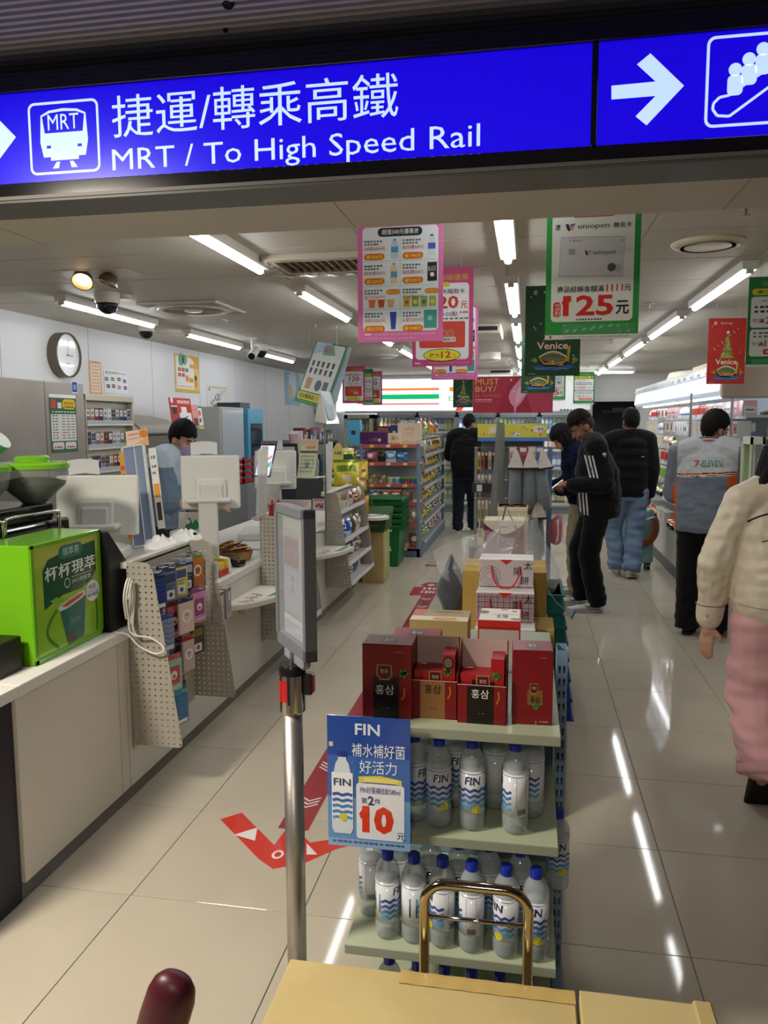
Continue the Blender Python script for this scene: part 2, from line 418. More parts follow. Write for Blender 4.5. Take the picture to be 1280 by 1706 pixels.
# train pictogram
b = MB(FM)
xl, yl = sg(52, 293); xr, yr = sg(163, 163); cx = (xl+xr)/2; S = (xr-xl)
o_ = rr_pts(xl, yl, xr, yr, .02); i_ = rr_pts(xl+.007, yl+.007, xr-.007, yr-.007, .014); b.ring(o_, i_, WH, 2)
def tp(u, v): return (xl+u*S, yl+v*(yr-yl))
b.poly([tp(.20, .24), tp(.16, .45), tp(.18, .82), tp(.30, .88), tp(.5, .90), tp(.70, .88), tp(.82, .82), tp(.84, .45), tp(.80, .24), tp(.70, .24), tp(.70, .19), tp(.30, .19), tp(.30, .24)][::-1], WH, 2)
b.poly([tp(.23, .57), tp(.20, .80), tp(.31, .845), tp(.5, .86), tp(.69, .845), tp(.80, .80), tp(.77, .57)][::-1], BLUE, 3)
b.rect(*tp(.25, .36), *tp(.31, .40), BLUE, 3); b.rect(*tp(.69, .36), *tp(.75, .40), BLUE, 3)
b.poly([tp(.32, .08), tp(.41, .08), tp(.43, .17), tp(.38, .17)], WH, 2); b.poly([tp(.59, .08), tp(.68, .08), tp(.62, .17), tp(.57, .17)], WH, 2)
mx, my = tp(.5, .61); b.text('MRT', mx, my, S*.19, WH, 4, w=S*.44, al='c')
build(b, 'train_pictogram', 'signglow', sign)
# escalator pictogram
b = MB(FM)
xl, yl = sg(1173, 214); xt, yt = sg(1173, 62); S = yt-yl; xr = xl+S*1.0
b.ring(rr_pts(xl, yl, xr, yt, .02), rr_pts(xl+.007, yl+.007, xr-.007, yt-.007, .014), WH, 2)
def ep(px, py): return sg(640+px/2, py/2)
for (hx_, hy_, bx, by) in ((1171, 232, 1170, 275), (1217, 197, 1217, 240), (1264, 163, 1264, 205), (1311, 128, 1311, 172)):
    cx, cy = ep(hx_, hy_); b.disc(cx, cy, .0155, WH, 2)
    bx_, by_ = ep(bx, by+6); b.poly(rr_pts(bx_-.018, by_-.026, bx_+.018, by_+.022, .012)[::1], WH, 2)
P = [ep(1095, 365), ep(1098, 345), ep(1118, 325), ep(1150, 318), ep(1290, 222), ep(1400, 140), ep(1440, 135)]
Q = [ep(1095, 365), ep(1110, 386), ep(1150, 388), ep(1290, 285), ep(1420, 190), ep(1440, 180)]
b.line(P, .0065, WH, 3); b.line(Q, .0065, WH, 3)
build(b, 'escalator_pictogram', 'signglow', sign)

# ------------------------------------------------------------------ ceiling lights
def fixture(y0, y1):
    L = y1-y0
    t = thing('ceiling_light', 'long white fluorescent batten light on the shop ceiling', 'ceiling light', (0, 0, 0), 'fluorescent battens in rows on the ceiling')
    b = MB()
    r = [[(x0, y, 2.45), (x0*.9, y, 2.405), (-x0*.9, y, 2.405), (-x0, y, 2.45)] for x0 in (-.043,) for y in (-L/2, L/2)]
    b.loft(r, 'e4e2da'); build(b, 'housing', 'satin', t, local=True)
    b = MB(); b.M = T(0, 0, 2.398); b.cyl((0, -L/2+.03, 0), (0, L/2-.03, 0), .019, n=10, col='fbfdff', caps=False); build(b, 'tube', 'tube', t, local=True)
    for s in (-1, 1):
        b = MB(); b.box(-.018, .018, s*(L/2-.016)-.014, s*(L/2-.016)+.014, 2.382, 2.408, 'cfcdc2'); build(b, 'lamp_holder', 'plastic', t, local=True, bevel=.003)
    return t
L0 = fixture(0, 1.44)
rowsL = {-0.11: ((2.69, 4.08), (4.74, 6.10), (6.64, 8.10), (8.60, 10.02), (10.55, 11.97), (12.5, 13.92)),
         1.15: ((4.57, 6.02), (6.46, 8.0), (8.42, 10.0), (10.4, 11.85), (12.3, 13.8)),
         -1.40: ((2.69, 4.09), (4.78, 6.11), (6.68, 8.10), (8.64, 10.02), (10.6, 11.97)),
         -3.04: ((4.82, 6.14), (6.77, 8.11), (8.7, 10.05))}
nm = {-0.11: 'over the middle aisle', 1.15: 'over the right aisle', -1.40: 'over the counter edge', -3.04: 'near the white wall with the clock'}
first = True
for X, L in rowsL.items():
    for n_, (y0, y1) in enumerate(L):
        lab = 'fluorescent batten '+nm[X]+', '+('first', 'second', 'third', 'fourth', 'fifth', 'sixth')[n_]+' from the entrance'
        if first: o = L0; o.location = (X, (y0+y1)/2, 0); first = False
        else: o = dup(L0, (X, (y0+y1)/2, 0))
        o.scale = (1, (y1-y0)/1.44, 1); o['label'] = lab; o['group'] = 'batten lights '+nm[X]
# a cross batten at the far end
p = atZ(555, 630, 2.40)
o = dup(L0, (0.75, 13.3, 0), PI/2, 'white fluorescent batten lying crosswise near the back wall', 'crosswise batten lights'); o.scale = (1, 1.3, 1)
# ================================================================== printed sheets
class Pr:
    def __init__(s, b, w, h): s.b = b; s.w = w; s.h = h
    def R(s, u0, v0, u1, v1, c, L=1, r=0):
        x0, x1, y0, y1 = u0*s.w, u1*s.w, (1-v1)*s.h, (1-v0)*s.h
        if r: s.b.rrect(x0, y0, x1, y1, min(r*s.w, (y1-y0)*.49, (x1-x0)*.49), c, L)
        else: s.b.rect(x0, y0, x1, y1, c, L)
    def T(s, t, u, v, hv, c, L=4, w=None, al='l', bold=0.0): s.b.text(t, u*s.w, (1-v-hv)*s.h, hv*s.h, c, L, w=None if w is None else w*s.w, bold=bold, al=al)
    def D(s, u, v, r, c, L=2, rv=None): s.b.disc(u*s.w, (1-v)*s.h, r*s.w, c, L, ry=None if rv is None else rv*s.h)
    def P(s, pts, c, L=2):
        q = [(u*s.w, (1-v)*s.h) for u, v in pts]
        if sum(a[0]*b_[1]-b_[0]*a[1] for a, b_ in zip(q, q[1:]+q[:1])) < 0: q.reverse()
        s.b.poly(q, c, L)
    def B(s, u0, v, u1, hv, c, n=6, seed=1, L=4): s.b.bars(u0*s.w, (1-v-hv)*s.h, u1*s.w, hv*s.h, c, L, n, seed)
    def Ln(s, pts, wd, c, L=3): s.b.line([(u*s.w, (1-v)*s.h) for u, v in pts], wd*s.w, c, L)
def sheet(o, x, y, w, h, draw, col='f4f4f2', th=.0015):
    """a sheet whose lower left corner is o, printed on the side x cross y"""
    b = MB(frame(o, x, y)); b.box(0, w, 0, h, -th, 0, col)
    if draw: draw(Pr(b, w, h))
    return b
def poster(name, label, cat, o, x, y, w, h, draw, col='f4f4f2', th=.0015, m='paper', group=None):
    return solo(sheet(o, x, y, w, h, draw, col, th), name, m, label, cat, group)
EX = (1, 0, 0); EYv = (0, 1, 0); EZ = (0, 0, 1); NY = (0, -1, 0)

# ================================================================== the counter
CX = -1.64; CB = -2.38; CT = 0.75
def cabinet(y0, y1, label, seams=()):
    t = thing('counter_cabinet', label, 'counter', ((CX+CB)/2, (y0+y1)/2, 0), 'white counter cabinets')
    b = MB(); b.box(CB, CX-.02, y0+.002, y1-.002, .062, CT-.041, 'cfcac0'); build(b, 'body', 'panel', t)
    ys = [y0]+list(seams)+[y1]
    for a, c in zip(ys, ys[1:]):
        b = MB(); b.box(CX-.02, CX, a+.0025, c-.0025, .064, CT-.044, 'd8d3c9'); build(b, 'front_panel', 'panel', t, bevel=.0015)
    b = MB(); b.box(CB, CX-.015, y0, y1, 0, .062, '6e6b65'); build(b, 'kick_board', 'satin', t)
    return t
cabinet(2.23, 2.95, 'white counter cabinet under the green tea display', (2.885,))
cabinet(2.95, 4.64, 'white counter cabinet behind the rack of hanging phone accessories', (4.1,))
cabinet(4.64, 6.25, 'white counter cabinet behind the grey sign stanchion')
cabinet(6.25, 7.42, 'white counter cabinet at the far end beside the brown display carton')
b = MB(); b.box(CB-.02, CX-.012, 1.9, 2.228, 0, CT-.042, '0c1024'); solo(b, 'counter_end', 'satin', 'navy blue end block of the white counter', 'counter', bevel=.003)
for y0, y1, l in ((1.9, 2.236, 'short white worktop piece over the navy end block'), (2.238, 7.42, 'long white worktop along the whole checkout counter')):
    b = MB(); b.box(CB-.03, CX+.012, y0, y1, CT-.04, CT, 'e6e3dc'); solo(b, 'worktop', 'satin', l, 'worktop', bevel=.003, seg=2)

# ---- pegboard racks on the counter front
PEG = 'a9a498'
def peg_panel(y, t, top=1.03, bot=.24, wt=.115, wb=.222):
    x = CX+.004; pts = [(x, bot), (x+wb-.02, bot-.002), (x+wb-.004, bot+.004), (x+wb, bot+.02)]
    xx = x+wt
    pts += [(xx+.004, top-.045), (xx-.004, top-.02), (xx-.02, top-.004), (xx-.04, top), (x, top)]
    b = MB(frame((0, y, 0), EX, EZ)); b.prism(pts, -.0015, .0015, PEG); return build(b, 'side_panel', 'pegboard', t, bevel=.0006)
def rack(y0, y1, label, top=1.03, bot=.24):
    t = thing('pegboard_rack', label, 'display rack', (CX+.1, (y0+y1)/2, bot))
    peg_panel(y0, t, top, bot); peg_panel(y1, t, top, bot)
    b = MB(); b.box(CX+.003, CX+.006, y0, y1, bot-.02, top-.02, 'b5b0a4'); build(b, 'back_panel', 'satin', t)
    b = MB(); b.box(CX-.03, CX+.006, y0, y1, top-.03, top-.005, 'd7d3c8'); build(b, 'top_rail', 'satin', t, bevel=.002)
    return t
rA = rack(2.98, 3.60, 'beige pegboard rack hung with phone accessories on the counter front')
rB = rack(4.64, 5.30, 'beige pegboard rack of snack bags behind the stanchion sign')
rC = rack(6.25, 7.25, 'beige pegboard rack with shelves of blue bags at counter end')
def hook(t, y, z, L):
    b = MB(); b.tube([(CX+.006, y, z), (CX+.006+L, y, z+.004), (CX+.012+L, y, z+.014)], .0016, 5, 'c9c9c6'); build(b, 'wire_hook', 'metal', t)
def pack(c1, c2, wd, hh, th, art):
    """a hanging blister pack: header card, body, print; face towards +x, hung from its top centre"""
    b = MB(frame((0, 0, 0), EYv, EZ))
    b.box(-wd/2, wd/2, -hh, -.02, -th, 0, c1); b.box(-wd/2, wd/2, -.02, .004, -th*.6, -th*.4, c2)
    p = Pr(b, wd, hh); b.M = b.M @ T(-wd/2, -hh, 0)
    if art == 0: p.R(.12, .3, .88, .8, c2, 1, .08); p.D(.5, .55, .2, 'f3efe8', 2); p.D(.5, .58, .09, 'd86a6a', 3); p.B(.15, .88, .85, .04, 'f3efe8', 5)
    elif art == 1: p.R(.1, .2, .9, .45, c2, 1); p.B(.15, .52, .85, .03, c2, 6); p.B(.15, .6, .7, .03, c2, 5); p.R(.2, .68, .8, .94, 'eceae4', 1, .05); p.D(.5, .81, .14, c2, 2)
    elif art == 2:
        for k in range(5): p.Ln([(.1, .25+k*.14), (.35, .2+k*.14), (.6, .27+k*.14), (.9, .22+k*.14)], .04, c2, 1)
        p.R(.1, .86, .9, .97, 'f2f2f2', 2)
    else: p.D(.5, .52, .33, 'f3efe8', 1); p.D(.5, .52, .22, c1, 2); p.D(.42, .48, .04, '303030', 3); p.D(.58, .48, .04, '303030', 3); p.B(.12, .06, .88, .04, c2, 6)
    return b
spots = [ # y, ztop, depth, w, h, colours, art, label
 (3.06, .965, .10, .085, .15, '2b4a92', '1c2c5e', 2, 'dark blue phone cable pack hung nearest the white cable'),
 (3.08, .970, .075, .09, .15, '37518f', '8fa3cc', 1, 'blue phone cable pack behind the dark blue one'),
 (3.17, .975, .10, .08, .15, '6d7f9c', '3c4a66', 1, 'slate grey cable pack in the top row'),
 (3.19, .975, .06, .08, .15, '8c98ab', '424d63', 0, 'pale grey cable pack in the top row behind the slate one'),
 (3.28, .975, .10, .08, .15, 'd8cf6a', '4b5c88', 1, 'yellow labelled charger pack in the top row'),
 (3.37, .98, .09, .08, .15, '3a3f52', 'aab0bf', 1, 'charcoal earphone pack in the top row'),
 (3.46, .985, .10, .085, .15, 'd07a3c', '7c9a52', 3, 'orange and green gift pack at the top rail end'),
 (3.50, .985, .06, .08, .15, '9fb0b5', '5b6a70', 0, 'grey blue gift pack behind the orange one'),
 (3.08, .80, .08, .075, .16, 'b9a8c9', '5b4a74', 3, 'lilac phone strap pack with white hang tab'),
 (3.12, .775, .105, .075, .16, '8f9cc2', '49598a', 2, 'periwinkle phone strap pack below the slate cable pack'),
 (3.26, .82, .13, .095, .16, 'e2cdbf', '3d3d63', 3, 'cream coloured strap pack with a striped picture'),
 (3.22, .81, .09, .09, .16, 'c96b72', '7c2f3a', 0, 'red strap pack behind the cream one'),
 (3.40, .835, .13, .09, .16, 'd79ac0', 'a45c8a', 0, 'pink phone strap pack hung farthest out'),
 (3.43, .835, .09, .09, .16, 'c987b4', '8a4a74', 1, 'magenta pink strap pack behind the pink one'),
 (3.44, .66, .10, .085, .15, '4b4a3d', '8b7a3a', 1, 'olive brown pouch hung low beside the far side panel'),
 (3.10, .60, .135, .10, .16, '9fd0c0', 'c86058', 0, 'mint green pack with a red picture square'),
 (3.06, .60, .09, .10, .16, '4f86b8', 'dfe9ef', 1, 'sky blue pack behind the mint green one'),
 (3.27, .64, .13, .075, .16, 'c9b3b0', 'b0332e', 3, 'dusty rose pack with a red ribbon mark'),
 (3.24, .635, .09, .08, .16, '77757c', '3d3b42', 1, 'grey pack behind the dusty rose one'),
 (3.14, .43, .15, .075, .15, '3f6ea8', '2aa0b8', 2, 'blue and teal pack alone on the lowest hook'),
 (3.22, .46, .11, .06, .15, '2c2c30', '5a5a60', 1, 'black cable pack on the lowest hook')]
for y, z, d, wd, hh, c1, c2, a, lab in spots:
    hook(rA, y, z-.004, d+.02)
    b = pack(c1, c2, wd, hh, .012, a); b.v = [RZ(-.3) @ q for q in b.v]; bb = MB(); bb.v = [p+Vector((CX+.006+d, y, z)) for p in b.v]; bb.f = b.f; bb.c = b.c
    solo(bb, 'hanging_pack', 'gloss', lab, 'accessory pack', 'packs hanging on the phone accessory rack')

# ---- shelves in racks B and C
def bag(w, h, d, c1, c2, seed=0, art=0, M=None):
    """a filled snack bag: pillow with crimped top and bottom, printed front facing -y"""
    r = random.Random(seed); b = MB(M or Matrix.Identity(4))
    def th(u, v):
        k = max(0, 1-abs(2*u-1)**2.4)*max(0, math.sin(PI*min(1, max(0, (v-.06)/.88))))**.55 if .06 < v < .94 else 0
        return d/2*k*(1+.18*math.sin(9*u+5*v+seed))
    def cf(u, v):
        if v < .08 or v > .92: return c2
        if art == 0:
            return c2 if (abs(u-.5) < .34 and .52 < v < .76) else ('f2e8c8' if (u-.5)**2*1.4+(v-.3)**2 < .028 else c1)
        if art == 1: return c2 if (v+.35*u) % .42 < .12 else ('f5f0e6' if .55 < v < .72 else c1)
        if art == 2: return 'f6f3ea' if (u-.5)**2+(v-.6)**2*1.3 < .05 else (c2 if v < .36 else c1)
        return c2 if u < .25 else ('f2ead2' if .4 < v < .5 and u > .35 else c1)
    N = 9
    b.grid(lambda u, v: ((u-.5)*w*(1-.05*math.sin(PI*v)), -th(u, v), v*h), N, N, cf)
    b.grid(lambda u, v: ((.5-u)*w*(1-.05*math.sin(PI*v)), th(u, v)+.0006, v*h), N, N, lambda u, v: hx(c1))
    return b
def put_bag(M, w, h, d, c1, c2, seed, art, label, group, name='snack_bag', m='foil'):
    return solo(bag(w, h, d, c1, c2, seed, art, M), name, m, label, 'snack bag', group, smooth=True)
def shelf_in_rack(t, y0, y1, z, dep):
    b = MB(); b.box(CX+.006, CX+dep, y0+.003, y1-.003, z-.012, z, 'dcdcdc'); b.box(CX+dep-.004, CX+dep+.002, y0+.003, y1-.003, z-.012, z+.022, 'e6e6e8'); build(b, 'shelf', 'satin', t)
RW = RZ(PI/2)   # front towards +x
for z, dep in ((.27, .215), (.46, .18), (.66, .15), (.84, .13)): shelf_in_rack(rB, 4.64, 5.30, z, dep)
for z, dep in ((.26, .215), (.42, .19), (.62, .165), (.86, .13)): shelf_in_rack(rC, 6.25, 7.25, z, dep)
k = 0
for z, cols in ((.27, (('c8763a', '7a3a20'), ('e6e2da', 'c05a3a'), ('d9d6d0', '6a8a9a'))), (.46, (('2fa8b8', '1f6f80'), ('2fa8b8', '196070'), ('7a6a4a', 'd0c090'))), (.66, (('e6d9c8', 'c86a2a'), ('d98a3a', 'f0e0c0'), ('b8b0a8', '806050')))):
    for j, (c1, c2) in enumerate(cols):
        put_bag(T(CX+.10, 4.76+j*.2, z) @ RW, .16, .17 if z < .6 else .15, .06, c1, c2, k, k % 3, ('orange', 'white', 'grey', 'turquoise', 'deep teal', 'khaki', 'cream', 'amber', 'dusty')[k]+' snack bag on the pegboard rack behind the stanchion', 'snack bags in the rack behind the stanchion'); k += 1
for j, (z, y, c1, c2, w_, h_, l) in enumerate(((.42, 6.42, '2a62c8', '9fc4f0', .15, .16, 'bright blue snack bag, lower of the blue bags'), (.62, 6.42, '1f58c0', 'e8eef8', .15, .17, 'bright blue snack bag, upper of the blue bags'), (.62, 6.62, '2f74d8', 'e0e8f5', .15, .16, 'light blue snack bag beside the pegboard side'), (.62, 6.85, 'b0a89a', '705a48', .16, .15, 'beige nut bag behind the blue bags'),
      (.26, 6.42, 'c8b8b0', 'a03028', .15, .13, 'clear candy bag with red sweets on the lowest shelf'), (.26, 6.65, 'd06a4a', 'f0e6dc', .15, .13, 'orange candy bag on the lowest shelf'), (.42, 6.65, '6a5a52', 'c0b0a0', .16, .13, 'brown dried fruit bag on the second shelf'), (.26, 6.95, 'e2ded6', '6a90b0', .16, .13, 'white candy bag deep on the lowest shelf'))):
    put_bag(T(CX+.11, y, z) @ RW, w_, h_, .07, c1, c2, 20+j, j % 4, l, 'bags in the far counter rack')
for j, (z, y, c1, c2, l) in enumerate(((.42, 6.88, '4a6a9a', 'e0e4ea', 'slate blue'), (.42, 7.08, 'c8b070', '7a5a30', 'sandy'), (.62, 7.08, '9a8a80', 'e0d8cc', 'taupe'), (.26, 7.14, 'b05a48', 'ead8c8', 'brick red'), (.86, 6.78, 'ded8c8', 'b04a3a', 'ivory'), (.86, 6.98, 'a83a34', 'f0e4d4', 'scarlet'), (.86, 7.14, 'd8c070', '8a6a2a', 'straw'))):
    put_bag(T(CX+.09, y, z) @ RW, .15, .15, .06, c1, c2, 60+j, j % 4, l+' snack bag in the far counter rack', 'bags in the far counter rack')
b = MB(); b.box(CX+.02, CX+.09, 6.34, 6.44, .862, 1.0, 'e9c81e'); b.box(CX+.0902, CX+.0908, 6.36, 6.42, .89, .97, 'f7efc0'); solo(b, 'carton', 'gloss', 'yellow upright carton on the top shelf of the far counter rack', 'box', bevel=.002)
b = MB(); b.box(CX+.015, CX+.11, 6.5, 6.66, .862, .93, 'e9e7e2'); b.M = frame((CX+.1102, 6.5, .862), EYv, EZ); Pr(b, .16, .07).T('巧', .3, .2, .6, '2a2a2a', 2, bold=.03); solo(b, 'carton', 'gloss', 'white chocolate carton with black lettering on the far rack', 'box', bevel=.002)

# ---- fold-out trays with printed mats
def tray(y0, y1, z, dep, label, roundy=False):
    t = thing('counter_tray', label, 'tray', (CX, (y0+y1)/2, z))
    n = 10
    def outline(k):
        if roundy: return [(CX+.16+.17*k*math.cos(2*PI*i/20), (y0+y1)/2+(y1-y0)/2*k*math.sin(2*PI*i/20)) for i in range(20)]
        o = [(CX, y0+.02)]
        o += [(CX+dep*k*math.sin(PI/2*i/n)**.9, y0+(y1-y0)*(.04+.93*k*(i/n)**1.5)) for i in range(n+1)]
        return o+[(CX, y1-.005)]
    b = MB(); b.prism(outline(1.0), z-.028, z, 'dcd9ce'); build(b, 'tray_body', 'satin', t, bevel=.004, seg=2)
    b = MB(); b.prism([(CX+(x-CX)*.86+.006, (y0+y1)/2+(y-(y0+y1)/2)*.86) for x, y in outline(.95)], z, z+.0012, 'eceae0'); build(b, 'printed_mat', 'paper', t)
    b = MB()
    for k in range(7): b.box(CX+.05+.02*(k % 3), CX+.11+.02*(k % 2), y0+.14+k*.035, y0+.155+k*.035, z+.0012, z+.0018, ('c0504a', '8a8a84', '4a4a48')[k % 3])
    if not roundy: b.prism([(CX+dep*.62, y0+.3), (CX+dep*.80, y0+.36), (CX+dep*.86, y1-.05), (CX+dep*.72, y1-.05)], z+.0012, z+.0018, '4f9a6a')
    else: b.tube([(CX+.08, y0+.05, z+.004), (CX+.26, y1-.1, z+.004)], .004, 6, '24305a')
    build(b, 'print', 'paper', t)
    b = MB(); b.box(CX, CX+.05, (y0+y1)/2-.03, (y0+y1)/2+.03, z-.11, z-.028, 'd6d2c6'); build(b, 'bracket', 'satin', t, bevel=.006)
    return t
tray(3.98, 4.60, .60, .26, 'off-white fold-out tray with printed mat between two pegboard racks, below the wicker basket')
tray(5.60, 6.22, .60, .26, 'off-white fold-out tray with printed mat below the candy basket')
tray(7.30, 7.62, .70, .26, 'round white tray with a pen at the counter end', True)

# ---- white cable looped over the near side of rack A
b = MB(); pts = []
ctl = [(CX+.02, 2.93, .80), (CX+.03, 2.90, .90), (CX+.035, 2.93, .97), (CX+.03, 2.955, .90), (CX+.03, 2.93, .78), (CX+.05, 2.93, .735), (CX+.11, 2.95, .72), (CX+.16, 2.955, .69), (CX+.17, 2.95, .665), (CX+.13, 2.945, .655), (CX+.07, 2.93, .69), (CX+.035, 2.91, .74), (CX+.0, 2.87, .757)]
def spline(ctl, n=6, closed=False):
    c = [Vector(p) for p in ctl]; o = []; m = len(c)
    for i in range(m if closed else m-1):
        p0 = c[(i-1) % m] if closed or i > 0 else c[0]; p1 = c[i]; p2 = c[(i+1) % m]; p3 = c[(i+2) % m] if closed or i+2 < m else c[-1]
        for k in range(n):
            t = k/n; o.append(.5*((2*p1)+(p2-p0)*t+(2*p0-5*p1+4*p2-p3)*t*t+(3*p1-p0-3*p2+p3)*t**3))
    if not closed: o.append(c[-1])
    return o
b.tube(spline(ctl), .0042, 7, 'e6e4dc'); b.tube(spline([(p[0]+.006, p[1]+.008, p[2]*1.0-.004) for p in ctl[:5]]), .0042, 7, 'e6e4dc'); b.tube(spline([(p[0]+.012, p[1]+.012, p[2]-.012) for p in ctl[1:6]]), .0042, 7, 'dedcd4')
solo(b, 'white_cable', 'plastic', 'coiled white cable looped beside the pegboard side on the counter', 'cable', smooth=True)

# ---- green tea lightbox
GY0, GY1, GX, GH = 2.43, 2.885, -1.70, .43
t = thing('tea_display_box', 'bright green tea advertising box with a cup picture on the counter', 'display box', (GX-.1, (GY0+GY1)/2, CT))
b = MB(); b.box(GX-.2, GX, GY0, GY1, CT, CT+GH, '6fb31c'); build(b, 'box_body', 'gloss', t, bevel=.004, seg=2)
b = MB(frame((GX+.0012, GY0+.02, CT+.02), EYv, EZ)); Wd, Hd = GY1-GY0-.035, GH-.035; b.box(0, Wd, 0, Hd, -.001, 0, '9fbf3a'); p = Pr(b, Wd, Hd)
p.R(0, 0, 1, .18, 'b9c455', 1); p.P([(0, .55), (.4, .6), (1, .5), (1, 1), (0, 1)], '8fc024', 1)
p.P([(.12, .22), (.2, .13), (.4, .10), (.95, .06), (.95, .36), (.88, .44), (.7, .5), (.4, .5), (.12, .58)], '24563a', 2)
p.R(.36, .035, .74, .165, '2f7a6c', 3, .14); p.T('現萃茶', .42, .06, .075, 'cfe3dc', 5, w=.26)
p.T('杯杯現萃', .14, .20, .135, 'f2f6ee', 5, w=.80, bold=.012)
p.D(.47, .40, .045, 'dce8dc', 4); p.D(.47, .40, .036, '24563a', 5); p.T('24小時販售', .54, .375, .05, 'dce8dc', 5, w=.32); p.R(.54, .355, .88, .36, 'dce8dc', 4)
p.P([(.34, .63), (.76, .56), (.70, .98), (.44, 1.0)], '1f6a66', 3); p.P([(.31, .61), (.40, .575), (.66, .53), (.77, .54), (.775, .565), (.68, .60), (.45, .645), (.34, .645)], 'e4e4dc', 4)
p.P([(.36, .61), (.45, .58), (.66, .545), (.74, .55), (.66, .585), (.45, .625)], 'b85a24', 5); p.T('現萃茶', .49, .76, .05, '7fb0aa', 5, w=.17)
p.P([(.44, .88), (.56, .87), (.56, .99), (.44, 1.0)], '5a4a30', 4)
p.D(.875, .565, .12, 'eceaf0', 4, .105); p.T('本店', .81, .495, .05, '3f5a50', 6, w=.12); p.T('限定販售', .78, .585, .035, '3f5a50', 6, w=.19); p.R(.79, .565, .96, .568, '3f5a50', 6)
for sgn in (0, 1):
    q = [(.30-.16*math.sin(PI*i/8)+sgn*(.62+.3*math.sin(PI*i/8)*.6), .62+i*.045) for i in range(9)]
    p.Ln(q, .035, '4a8a22', 2)
p.P([(.2, .52), (.3, .5), (.42, .55), (.3, .57)], '7ab83a', 3)
build(b, 'printed_front', 'gloss', t)
b = MB()
for a in ((GX, GX+.006, GY0, GY0+.02, CT, CT+GH), (GX, GX+.006, GY1-.015, GY1, CT, CT+GH), (GX, GX+.006, GY0, GY1, CT, CT+.02), (GX, GX+.006, GY0, GY1, CT+GH-.015, CT+GH)): b.box(*a, '6fb31c')
build(b, 'rim', 'gloss', t, bevel=.002)
b = MB(); b.box(-1.95, -1.725, 2.24, 2.40, CT, CT+.12, '17130f'); solo(b, 'black_box', 'satin', 'small black box at the counter corner beside the green tea display', 'box', bevel=.004)

# ---- bean grinder with two hoppers
t = thing('bean_grinder', 'black coffee grinder with two green-lidded hoppers and chrome rail', 'coffee grinder', (-2.12, 2.85, CT))
b = MB(); b.box(-2.36, -1.96, 2.55, 3.1, CT, 1.20, '151515'); b.box(-2.3, -2.0, 2.65, 3.05, 1.20, 1.27, '0e0e0e'); build(b, 'machine_body', 'gloss', t, bevel=.01, seg=2)
for (hx_, hy_) in ((-2.135, 2.72), (-2.045, 2.98)):
    b = MB(); b.lathe([(.05, 0), (.07, .02), (.13, .075), (.14, .13), (.14, .15)], 24, 'd8dcd8', c=(hx_, hy_, 1.27)); h = build(b, 'hopper', 'acrylic', t, smooth=True)
    b = MB(); b.lathe([(.045, 0), (.065, .02), (.125, .075), (.13, .09), (.07, .105), (0, .11)], 20, '1d1612', c=(hx_, hy_, 1.272)); build(b, 'coffee_beans', 'matte', h, smooth=True)
    b = MB(); b.lathe([(.0, .0), (.147, .0), (.147, .018), (.14, .026), (.07, .03), (.07, .045), (.062, .052), (0, .054)], 24, '78b82a', c=(hx_, hy_, 1.418)); build(b, 'lid', 'gloss', h, smooth=True, auto=40)
b = MB(); b.lathe([(.036, 0), (.043, .07), (.041, .072), (0, .072)], 16, '55b7a0', c=(0, 0, 0)); bb = MB(RY(.9)); 
bb.lathe([(.034, 0), (.042, .075), (.044, .078), (0, .078)], 16, ['58b8a2', 'e9efec', 'e9efec']); bb.v = [v+Vector((-2.22, 2.95, 1.49)) for v in bb.v]; solo(bb, 'paper_cup', 'satin', 'teal and white paper cup lying on the hopper lids', 'cup', smooth=True, auto=40)
for (ya, yb) in ((2.42, 2.62), (2.66, 2.98)):
    b = MB(); z = 1.24; x = -1.945
    b.tube(spline([(x-.01, ya, 1.16), (x-.01, ya, z-.02), (x-.01, ya+.02, z), (x, (ya+yb)/2, z+.003), (x+.01, yb-.02, z), (x+.01, yb, z-.02), (x+.01, yb, 1.16)], 4), .008, 8, 'c2beb8'); build(b, 'chrome_rail', 'chrome', t, smooth=True)
b = MB(); b.box(-1.972, -1.925, 2.4, 3.0, 1.15, 1.17, '1a1a1a'); build(b, 'rail_base', 'satin', t)

# ---- black slanted machine
b = MB(frame((0, 2.905, 0), EX, EZ)); bx0 = -1.93
t = thing('slanted_machine', 'black machine with slanted vented top between the tea display and pegboard', 'machine', (-1.8, 3.0, CT))
b = MB(); yz = [(2.89, CT), (3.055, CT), (3.065, .985), (3.045, 1.02), (2.90, 1.17), (2.89, 1.17)]
b.loft([[(x, y, z) for y, z in yz] for x in (-1.93, -1.665)], '141416'); build(b, 'casing', 'satin', t, bevel=.006, seg=2)
b = MB()
for k in range(8):
    f = k/8; y = 2.925+.10*f; z = 1.149-.104*f; b.box(-1.80, -1.70, y, y+.005, z-.004, z+.0022, 'd9dcd8')
build(b, 'vent_slots', 'plastic', t)
# ================================================================== things on the counter
def rotz(mb, a, c):
    M = T(*c) @ RZ(a) @ T(-c[0], -c[1], -c[2]); mb.v = [M @ v for v in mb.v]; return mb
b = MB(); b.box(-2.36, -1.69, 3.12, 4.02, CT, .93, 'd9d8d2'); solo(b, 'till_plinth', 'satin', 'low white plinth behind the phone accessory rack', 'plinth', bevel=.015, seg=3)
